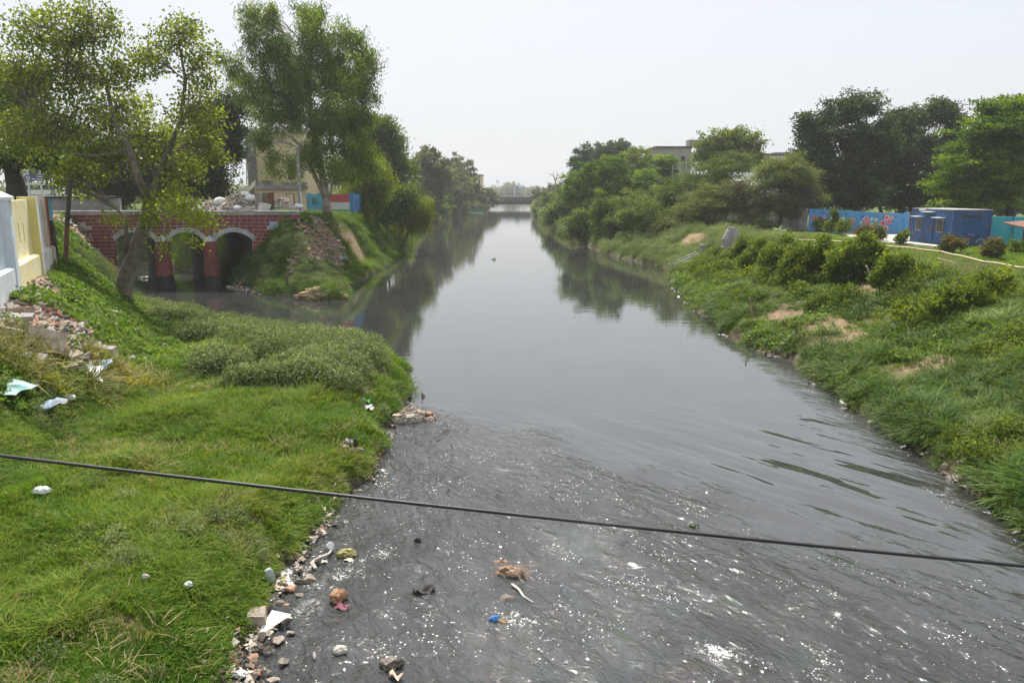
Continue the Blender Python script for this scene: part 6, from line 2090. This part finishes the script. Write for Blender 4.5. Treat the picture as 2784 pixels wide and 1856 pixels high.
P, rng = scat_pts(-22.6, -16.5, 50, 58, 3200, lambda x, y: sstep(1.1, .3, np.abs(dwf(x, y) - .35)) * sstep(1.3, .7, np.hypot((x + 19.6) / 2.6, (y - 55.2) / 2.6)), 26)
P[:, 2] = np.maximum(P[:, 2], 0)
scatter('canal_litter', 'rubbish and stones heaped at the canal edge under the right arch', RK[:3] + LT, P, flat_rot(rng, len(P), .5), .6 + 1.3 * rng.rand(len(P)), np.zeros(len(P)))
P, rng = scat_pts(9.5, 13.2, 14, 60, 2600, lambda x, y: sstep(.4, .1, np.abs(dwf(x, y) - .05)) * (.15 + sstep(.5, .62, fbm(x, y, 1.6, 3, 95))), 27)
P[:, 2] = np.maximum(P[:, 2], 0)
scatter('right_shore_stones', 'wet dark stones and pale scraps along the right waterline', [RK[3], rock_mesh('wet_stone', .12, 320, M['rock_wet'], .6), LT[0], LT[3]], P, flat_rot(rng, len(P), .3), .6 + .9 * rng.rand(len(P)), np.zeros(len(P)))
P, rng = scat_pts(-6.6, -3.8, 23, 33, 2400, lambda x, y: bf(x, y), 28)
scatter('spit_rubble', 'pinkish rubble and rags on the edge of the left spit', RK[:3] + LT[:3], P, flat_rot(rng, len(P), .4), .35 + .8 * rng.rand(len(P)) ** 2, np.zeros(len(P)))


def put(name, me, u, v, label, cat, rot=(0, 0, 0), dz=0.0, group=None):
    g = G(u, v)
    o = obj(name, me, None, (g.x, g.y, g.z + dz))
    o.rotation_euler = rot
    return tag(o, label, cat, group)


def rag_mesh(name, sx, sy, seed, mat, hgt=.06, n=9):
    """a crumpled sheet of cloth, card or plastic with real folds"""
    rg_ = np.random.RandomState(seed)
    ph = rg_.rand(8) * 6.28
    mb = MB()
    for i in range(n):
        for j in range(n):
            a, b = i / (n - 1) - .5, j / (n - 1) - .5
            e = 1 + .18 * math.sin(5 * a + ph[0]) * math.sin(6 * b + ph[1])
            z_ = hgt * (math.sin(7 * a + 3 * b + ph[2]) + .7 * math.sin(9 * b - 4 * a + ph[3]) + .4 * math.sin(17 * a + ph[4]) * math.sin(15 * b + ph[5]))
            mb.v.append((a * sx * e + .06 * sx * math.sin(9 * b + ph[6]), b * sy * e, z_ + hgt * 1.2))
    mb.f = [(i * n + j, (i + 1) * n + j, (i + 1) * n + j + 1, i * n + j + 1) for i in range(n - 1) for j in range(n - 1)]
    mb.mi = [0] * len(mb.f)
    return mb.mesh(name, mat, smooth=True)


def wedge_mesh(name, l_, w_, h_, mat):
    return MB().add([(-l_, -w_, -.05), (l_, -w_ * .8, -.05), (l_ * .9, w_, -.05), (-l_ * .9, w_ * .8, -.05), (-l_ * .8, -w_ * .8, h_), (l_ * .75, -w_ * .75, h_ * .8), (l_ * .8, w_ * .8, h_ * .9), (-l_ * .85, w_ * .7, h_)],
                    [(0, 3, 2, 1), (4, 5, 6, 7), (0, 1, 5, 4), (1, 2, 6, 5), (2, 3, 7, 6), (3, 0, 4, 7)]).mesh(name, mat)


put('orange_bundle', sack_mesh('orange_bundle', 0.143, 0.136, 0.136, 1, M['cloth_orange'], .16), 920, 1630, 'crumpled orange cloth bundle stranded in the near water', 'cloth', (0, 0, .3), .06)
put('pink_rag', rag_mesh('pink_rag', 0.218, 0.15, 2, M['cloth_pink'], .03), 930, 1652, 'pink rag trailing from the orange cloth bundle', 'rag', (0, 0, -.4), -.02)
put('striped_bundle', sack_mesh('striped_bundle', 0.19, 0.116, 0.0952, 3, M['cloth_yellow'], .2), 942, 1510, 'olive and black striped cloth bundle in the shallow water', 'cloth', (0, 0, -.15), .04)
put('card_scrap', rag_mesh('card_scrap', 0.177, 0.109, 4, M['paper'], .015, 5), 948, 1524, 'brown card flap beside the striped cloth bundle', 'card', (0, .1, .2), .0)
put('white_cup', MB().lathe([(.05, 0), (.075, .14), (.07, .145)], 14).mesh('white_cup', M['plastic_white']), 892, 1492, 'white foam cup floating off the left shore', 'cup', (1.1, .3, .5), .06)
s_pts = [atz(u, v, .03) for u, v in [(905, 1490), (893, 1505), (872, 1513), (852, 1522), (848, 1530), (858, 1545)]]
one('white_strip', MB().tube(s_pts, [.02, .028, .022, .02, .04, .03], 5), M['paper_pale'], 'long white plastic strip floating by the white cup', 'strip')
put('torn_packet', rag_mesh('torn_packet', 0.177, 0.102, 5, M['paper_pale'], .015, 5), 877, 1528, 'flat pale torn packet floating below the white strip', 'packet', (0, 0, .2), .0)
put('clear_bag', sack_mesh('clear_bag', 0.102, 0.0884, 0.163, 6, M['glassy_bag'], .06), 732, 1585, 'inflated clear plastic bag on the grass edge', 'bag', (0, 0, 0), .12)
put('yellow_packet', rag_mesh('yellow_packet', 0.0952, 0.109, 7, M['cloth_yellow'], .02, 5), 770, 1585, 'small yellow packet on the stones by the clear bag', 'packet', (.3, 0, 0), .08)
put('white_sheet', MB().add([(-.10, -.26, .0), (.04, -.27, .03), (.32, .18, .06), (-.02, .24, .10), (-.10, -.26, .008), (.04, -.27, .038), (.32, .18, .068), (-.02, .24, .108)], [(0, 3, 2, 1), (4, 5, 6, 7), (0, 1, 5, 4), (1, 2, 6, 5), (2, 3, 7, 6), (3, 0, 4, 7)]).mesh('white_sheet', M['white_wall']),
    732, 1700, 'stiff white sheet lying at the water edge beside a broken brick', 'sheet', (0, 0, 0), .03)
put('broken_block', wedge_mesh('broken_block', .17, .20, .22, M['rock']), 700, 1695, 'large tan broken block beside the white sheet', 'block', (0, 0, .25), .0)
put('litter_rock', rock_mesh('litter_rock', .14, 401, M['rock_wet'], .5), 1380, 1634, 'rounded brown rock breaking the near water', 'rock', (0, 0, .2), .03)
put('rag_clump', sack_mesh('rag_clump', .25, .15, .10, 8, M['hay'], .3), 1384, 1558, 'brown snagged clump of rags and straw in mid stream', 'clump', (0, 0, -.35), .02)
put('orange_scrap', rag_mesh('orange_scrap', 0.231, 0.068, 9, M['cloth_orange'], .02, 5), 1362, 1543, 'orange scrap on top of the brown rag clump', 'rag', (0, 0, .1), .10)
put('white_tail', MB().tube([(0, 0, .02), (.12, -.2, .03), (.2, -.42, .02), (.36, -.6, .01)], [.03, .025, .02, .012], 5).mesh('white_tail', M['paper_pale']), 1392, 1590, 'white rag tail streaming from the brown clump', 'rag', (0, 0, 0), .0)
put('blue_bag', sack_mesh('blue_bag', 0.0884, 0.0612, 0.0748, 10, M['blue_plastic'], .25), 1346, 1690, 'bright blue plastic bag caught in the riffle', 'bag', (.2, 0, .4), .04)
put('straw_tuft', sack_mesh('straw_tuft', 0.0816, 0.0612, 0.0544, 11, M['hay'], .3), 1366, 1692, 'brown straw tuft snagged against the blue bag', 'clump', (0, 0, 0), .02)
put('black_scrap', sack_mesh('black_scrap', 0.0612, 0.0476, 0.068, 12, M['black_rubber'], .2), 1136, 1474, 'small black object poking from the water', 'scrap', (0, 0, 0), .03)
put('dark_net', rag_mesh('dark_net', 0.374, 0.231, 13, M['stone_dark'], .05), 1152, 1606, 'dark snagged net in the middle of the riffle', 'net', (0, 0, .2), -.05)
put('rag_rock', sack_mesh('rag_rock', .11, .09, .07, 14, M['paper_pale'], .15), 925, 1772, 'pale rag-wrapped stone in the near shallows', 'rock', (0, 0, 0), .03)
put('brown_clump', sack_mesh('brown_clump', .15, .11, .09, 15, M['rock_wet'], .25), 1064, 1808, 'brown clump of rubbish near the lower edge', 'clump', (0, 0, 0), .02)
put('pale_rag', rag_mesh('pale_rag', 0.204, 0.116, 16, M['paper'], .04, 6), 1075, 1845, 'pale rag at the bottom edge of the water', 'rag', (0, 0, -.5), .0)
put('fish_shaped_scrap', sack_mesh('fish_shaped_scrap', 0.0272, 0.102, 0.034, 17, M['rock_grey'], .1), 855, 1785, 'grey slim scrap standing off the near shore', 'scrap', (0, 0, .3), .02)
put('white_bag', sack_mesh('white_bag', 0.109, 0.0748, 0.068, 18, M['plastic_white'], .2), 657, 1838, 'white plastic bag on the mud at the lower left shore', 'bag', (0, 0, 0), .04)
put('white_bag', sack_mesh('white_bag', 0.143, 0.0884, 0.0816, 19, M['plastic_white'], .2), 116, 1352, 'white plastic bag on the open grass under the cable', 'bag', (0, 0, .3), .14)
put('white_bag', sack_mesh('white_bag', 0.204, 0.109, 0.0884, 20, M['plastic_white'], .12), 188, 1096, 'long white sack on the grass in front of the bamboo scrub', 'bag', (0, 0, -.1), .14)
put('white_bag', sack_mesh('white_bag', 0.068, 0.0476, 0.0476, 21, M['plastic_white'], .25), 514, 1614, 'tiny white bag in the grass near the lower middle', 'bag', (0, 0, 0), .14)
put('tan_scrap', sack_mesh('tan_scrap', 0.0544, 0.0476, 0.0408, 22, M['paper_pale'], .2), 397, 1590, 'small tan scrap on the lower left grass', 'scrap', (0, 0, 0), .14)
put('blue_tarp', rag_mesh('blue_tarp', 1.2, .55, 23, M['tarp_blue'], .08), 112, 1122, 'crumpled faded blue tarpaulin among the bamboo scrub', 'tarpaulin', (0, 0, .1), .12)
put('teal_tarp', rag_mesh('teal_tarp', 1.3, .8, 24, M['tarp_teal'], .05, 18), 10, 1062, 'teal and white tarpaulin spread at the left edge', 'tarpaulin', (.15, .1, -.2), .06)
put('roof_sheet', rag_mesh('roof_sheet', .5, .75, 25, M['steel'], .03), 252, 1035, 'bent grey roofing sheet propped by the bamboo', 'sheet', (.7, .2, .5), .15)
put('roof_sheet', rag_mesh('roof_sheet', .7, .4, 26, M['tarp_blue'], .03), 272, 1012, 'bluish crumpled metal sheet on the grass edge', 'sheet', (.4, -.2, .2), .15)
put('concrete_block', wedge_mesh('concrete_block', .36, .26, .34, M['rock_grey']), 288, 975, 'blue grey concrete block at the foot of the slope', 'block', (0, 0, .15), .05)
for i, (u, v, r_, lb) in enumerate([(357, 986, .26, 'tan stone right of the blue grey block'), (398, 988, .30, 'pale pointed stone on the grass below the slope'), (447, 947, .17, 'small stone on the grass beyond the pointed one'), (472, 949, .16, 'flat yellowish stone right of its twin on the grass'),
                                    (306, 855, .24, 'grey stone on the creeper slope below the trunk'), (405, 862, .2, 'stone at the foot of the peepal trunk'), (395, 960, .2, 'upright grey stone at the toe of the creeper slope')]):
    put('field_stone', rock_mesh('field_stone', r_, 410 + i, M['rock' if i % 2 else 'rock_grey'], .7), u, v, lb, 'stone', (0, 0, i), .08, 'loose stones on the left grass')
rs = random.Random(31)
for i, (u, v, lb) in enumerate([(30, 905, 'slab high on the rubble at the left edge'), (75, 945, 'tilted slab in the middle of the rubble'), (122, 920, 'slab at the upper right of the rubble near the creeper'), (50, 985, 'low slab at the left foot of the rubble'),
                                (95, 992, 'slab at the foot of the rubble above the bamboo'), (185, 1002, 'slab at the lower right corner of the rubble'), (60, 868, 'slab at the very top of the rubble by the path'), (165, 975, 'slab on the rubble right of the upright tan slab')]):
    me_ = MB().prism([(-.32, -.2), (.28, -.24), (.36, .14), (.04, .27), (-.3, .18)], -.05, .06, 'z').mesh('stone_slab', M[rs.choice(['rock', 'rock_grey', 'brick_broken', 'rock'])])
    put('stone_slab', me_, u, v, lb, 'slab', (rs.uniform(-.3, .5), rs.uniform(-.2, .5), rs.uniform(0, 6)), .08, 'slabs on the rubble slope')
put('tipped_slab', MB().box(-.5, .5, -.35, .35, -.06, .06).mesh('tipped_slab', M['rock']), 128, 955, 'large tan slab standing on edge in the rubble', 'slab', (1.0, .35, .5), .3)
for i, (u, v, r_, lb) in enumerate([(765, 1590, .13, 'stone under the yellow packet on the little rubble spit'), (790, 1606, .17, 'largest tan block at the front of the little rubble spit'), (815, 1585, .14, 'stone in the middle of the little rubble spit'),
                                    (838, 1578, .2, 'crumpled brown rock at the water end of the little rubble spit'), (745, 1600, .10, 'small stone at the grass end of the little rubble spit'), (812, 1620, .12, 'low dark stone in the water before the little rubble spit')]):
    put('shore_rock', rock_mesh('shore_rock', r_ * .75, 430 + i, M[['rock', 'brick_broken', 'rock_wet'][i % 3]], .65), u, v, lb, 'rock', (0, 0, i * 1.3), .03, 'rocks of the small rubble spit')
for i, (u, v, r_, lb) in enumerate([(698, 1740, .16, 'flat wet rock directly below the broken block'), (757, 1745, .15, 'flat wet rock in the water below the white sheet'), (715, 1658, .11, 'small rock just above the tan broken block'),
                                    (760, 1640, .12, 'rock on the mud between the rubble spit and the white sheet'), (790, 1722, .10, 'dark rock in the water right of the white sheet'), (690, 1790, .12, 'brown rock in the litter well above the lowest white bag'),
                                    (770, 1800, .13, 'rock standing in the water off the lower litter strip'), (745, 1848, .15, 'rock at the bottom edge of the picture beside the shore'), (808, 1517, .13, 'squarish rock at the grass edge left of the white strip'),
                                    (775, 1500, .10, 'reddish rock under the grass overhang left of the white cup'), (875, 1410, .11, 'rock at the foot of the grass just below the cable'), (700, 1832, .13, 'rock just right of the lowest white bag')]):
    put('shore_rock', rock_mesh('shore_rock', r_ * .75, 450 + i, M[['rock_wet', 'rock', 'brick_broken'][i % 3]], .45), u, v, lb, 'rock', (0, 0, i * 1.1), .02, 'rocks of the near left mud edge')
# twiggy debris spit
g = G(1125, 1135)
ds = thing('debris_spit', 'pile of twigs, rags and rubbish reaching into the river from the left bank', 'debris', (g.x, g.y, 0))
mb = MB()
rg_ = np.random.RandomState(9)
for i in range(150):
    a, f = rg_.uniform(0, 6.28), math.sqrt(rg_.rand())
    x_, y_ = g.x - .15 + .85 * f * math.cos(a), g.y + .62 * f * math.sin(a)
    z_ = .02 + .2 * (1 - f) + rg_.rand() * .05
    l_ = rg_.uniform(.1, .45); th = rg_.uniform(0, 6.28)
    mb.cur = rg_.randint(4)
    mb.tube([(x_, y_, z_), (x_ + l_ * math.cos(th), y_ + l_ * math.sin(th), z_ + rg_.normal() * .05)], [.016, .008], 4)
o = part('twigs', mb, [M['timber'], M['hay'], M['rock_wet'], M['paper']], ds)
o['kind'] = 'stuff'
part('mud_mound', MB().lathe([(.85, -.1), (.7, .04), (.4, .14), (.05, .19)], 14, (g.x - .15, g.y, 0)), M['stone_dark'], ds, True)
for i in range(7):
    q = sack_mesh('rag', .14, .09, .06, 500 + i, M[['paper', 'cloth_orange', 'paper_pale', 'rock'][i % 4]], .25, 2)
    obj('rag', q, ds, (rg_.uniform(-.8, .5), rg_.uniform(-.4, .4), .14))
for i, (u, v, lb) in enumerate([(1085, 1140, 'rock at the shore end of the debris spit'), (1168, 1142, 'rock at the outer tip of the debris spit')]):
    put('spit_rock', rock_mesh('spit_rock', .16, 520 + i, M['rock' if i % 2 else 'rock_wet'], .6), u, v, lb, 'rock', (0, 0, i), .02, 'rocks of the debris spit')
# bank rubbish on the spit
put('green_bag', rag_mesh('green_bag', .22, .13, 30, M['green_net'], .04, 6), 996, 1102, 'green plastic scrap on the rubble of the left spit', 'bag', (.2, .2, 0), .1)
put('white_rag', rag_mesh('white_rag', .24, .2, 31, M['plastic_white'], .05, 7), 1002, 1122, 'dirty white rag hanging on the edge of the left spit', 'rag', (.4, .2, .4), .1)
put('black_plastic', rag_mesh('black_plastic', .3, .45, 32, M['black_rubber'], .05, 7), 955, 1222, 'black plastic stuffed in the hollow of the left bank', 'plastic', (.5, 0, 0), .08)
for i in range(2):
    u, v = [(938, 1222), (978, 1230)][i]
    put('hollow_stone', rock_mesh('hollow_stone', .15, 540 + i, M['rock_wet'], .7), u, v, ['stone left of the black plastic in the bank hollow', 'stone right of the black plastic in the bank hollow'][i], 'stone', (0, 0, i), .05, 'stones in the bank hollow')
for i, (u, v, r_, lb) in enumerate([(392, 757, .5, 'flat dark boulder at the water before the left bridge pier'), (430, 766, .42, 'dark boulder right of the flat one before the left bridge pier'), (570, 768, .34, 'dark boulder at the foot of the right bridge pier')]):
    put('pier_boulder', rock_mesh('pier_boulder', r_, 560 + i, M['rock_wet'], .45), u, v, lb, 'boulder', (0, 0, i), .02)
# matted straw overhang and stump on the far side of the canal
g = G(868, 812)
st_t = thing('straw_bank', 'matted dry straw and roots overhanging the canal mouth', 'debris', (g.x, g.y, 0))
hm = sack_mesh('straw_mat', 1.5, .7, .5, 40, M['hay'], .28, 4)
obj('straw_mat', hm, st_t, (0, .5, .15))
mb = MB()
for i in range(520):
    a = rg_.uniform(0, 6.28); f = math.sqrt(rg_.rand()); x_ = 1.75 * f * math.cos(a); y_ = .5 + .85 * f * math.sin(a)
    z_ = .1 + .55 * (1 - f * f) + rg_.normal() * .06
    mb.tube([(x_, y_, z_), (x_ + rg_.normal() * .22, y_ - rg_.uniform(-.1, .3), z_ + rg_.uniform(-.4, .12))], [.018, .006], 3)
o = obj('roots', mb.mesh('roots', M['hay']), st_t)
o['kind'] = 'stuff'
g = G(781, 777)
one('wooden_stump', MB().tube([g - Vector((0, 0, .2)), g + Vector((0, 0, .62))], [.11, .10], 8), M['bark_dark'], 'short dark stump on the green flat beyond the canal', 'stump')
# stakes on the right slope
for i, (u0, v0, u1, v1, lb) in enumerate([(2046, 862, 2038, 808, 'pale split stake on the right slope, leftmost of four'), (2056, 862, 2051, 828, 'short brown stake beside the pale split stake'), (2144, 900, 2127, 868, 'leaning stake of the right pair near the water'), (2165, 918, 2166, 874, 'upright stake of the right pair near the water')]):
    g = G(u0, v0); tp = at(u1, v1, g.y)
    one('wooden_stake', MB().tube([g - Vector((0, 0, .2)), (g + tp) / 2, tp], [.05, .045, .035], 6), M['bark_pale' if i == 0 else 'timber'], lb, 'stake')
# floating things and far shore bits
for i, (u, v, r_, m_, lb) in enumerate([(1884, 1432, .10, 'green_net', 'sprig of floating water plant right of centre'), (1343, 706, .24, 'green_net', 'floating tuft of green water plant in mid river')]):
    g = G(u, v)
    me_ = leafy_mesh('floating_plant', 26, r_, r_ * .8, r_ * .8, r_ * .45, 'creeper', 600 + i, True, 0, 3)
    o = obj('floating_plant', me_, None, (g.x, g.y, .0)); tag(o, lb, 'water plant')
mb = MB()
rg_ = np.random.RandomState(77)
g = G(1384, 1558)
for i in range(46):
    a = rg_.uniform(0, 6.28); f = rg_.uniform(.1, .4); th = rg_.normal() * .5 - .6
    p_ = Vector((g.x + f * math.cos(a), g.y + f * .6 * math.sin(a), .03 + rg_.rand() * .08)); l_ = rg_.uniform(.08, .3)
    mb.tube([p_, p_ + Vector((l_ * math.cos(th), l_ * math.sin(th), rg_.normal() * .03))], [.010, .004], 3)
one('snagged_twigs', mb, M['timber'], 'thin twigs snagged around the brown rag clump', 'twigs')
for i, (u, v, sx, lb) in enumerate([(1274, 577, 2.2, 'green netted raft at the left bank short of the far bridge'), (1300, 579, 1.8, 'green net frame beside the netted raft at the left bank')]):
    g = G(u, v)
    t = thing('net_raft', lb, 'raft', (g.x, g.y, 0))
    part('float', MB().box(g.x - sx, g.x + sx, g.y - 1, g.y + 1, -.05, .25), M['white_metal'], t)
    part('net', MB().box(g.x - sx, g.x + sx, g.y - .9, g.y - .85, .25, 1.2).box(g.x + sx - .1, g.x + sx, g.y - .85, g.y + .9, .25, 1.3), M['green_net'], t)
    for k_ in range(3):
        xx = g.x - sx + k_ * sx
        part('post', MB().tube([(xx, g.y - .95, .2), (xx, g.y - .95, 1.5)], .06, 5), M['green_net'], t)
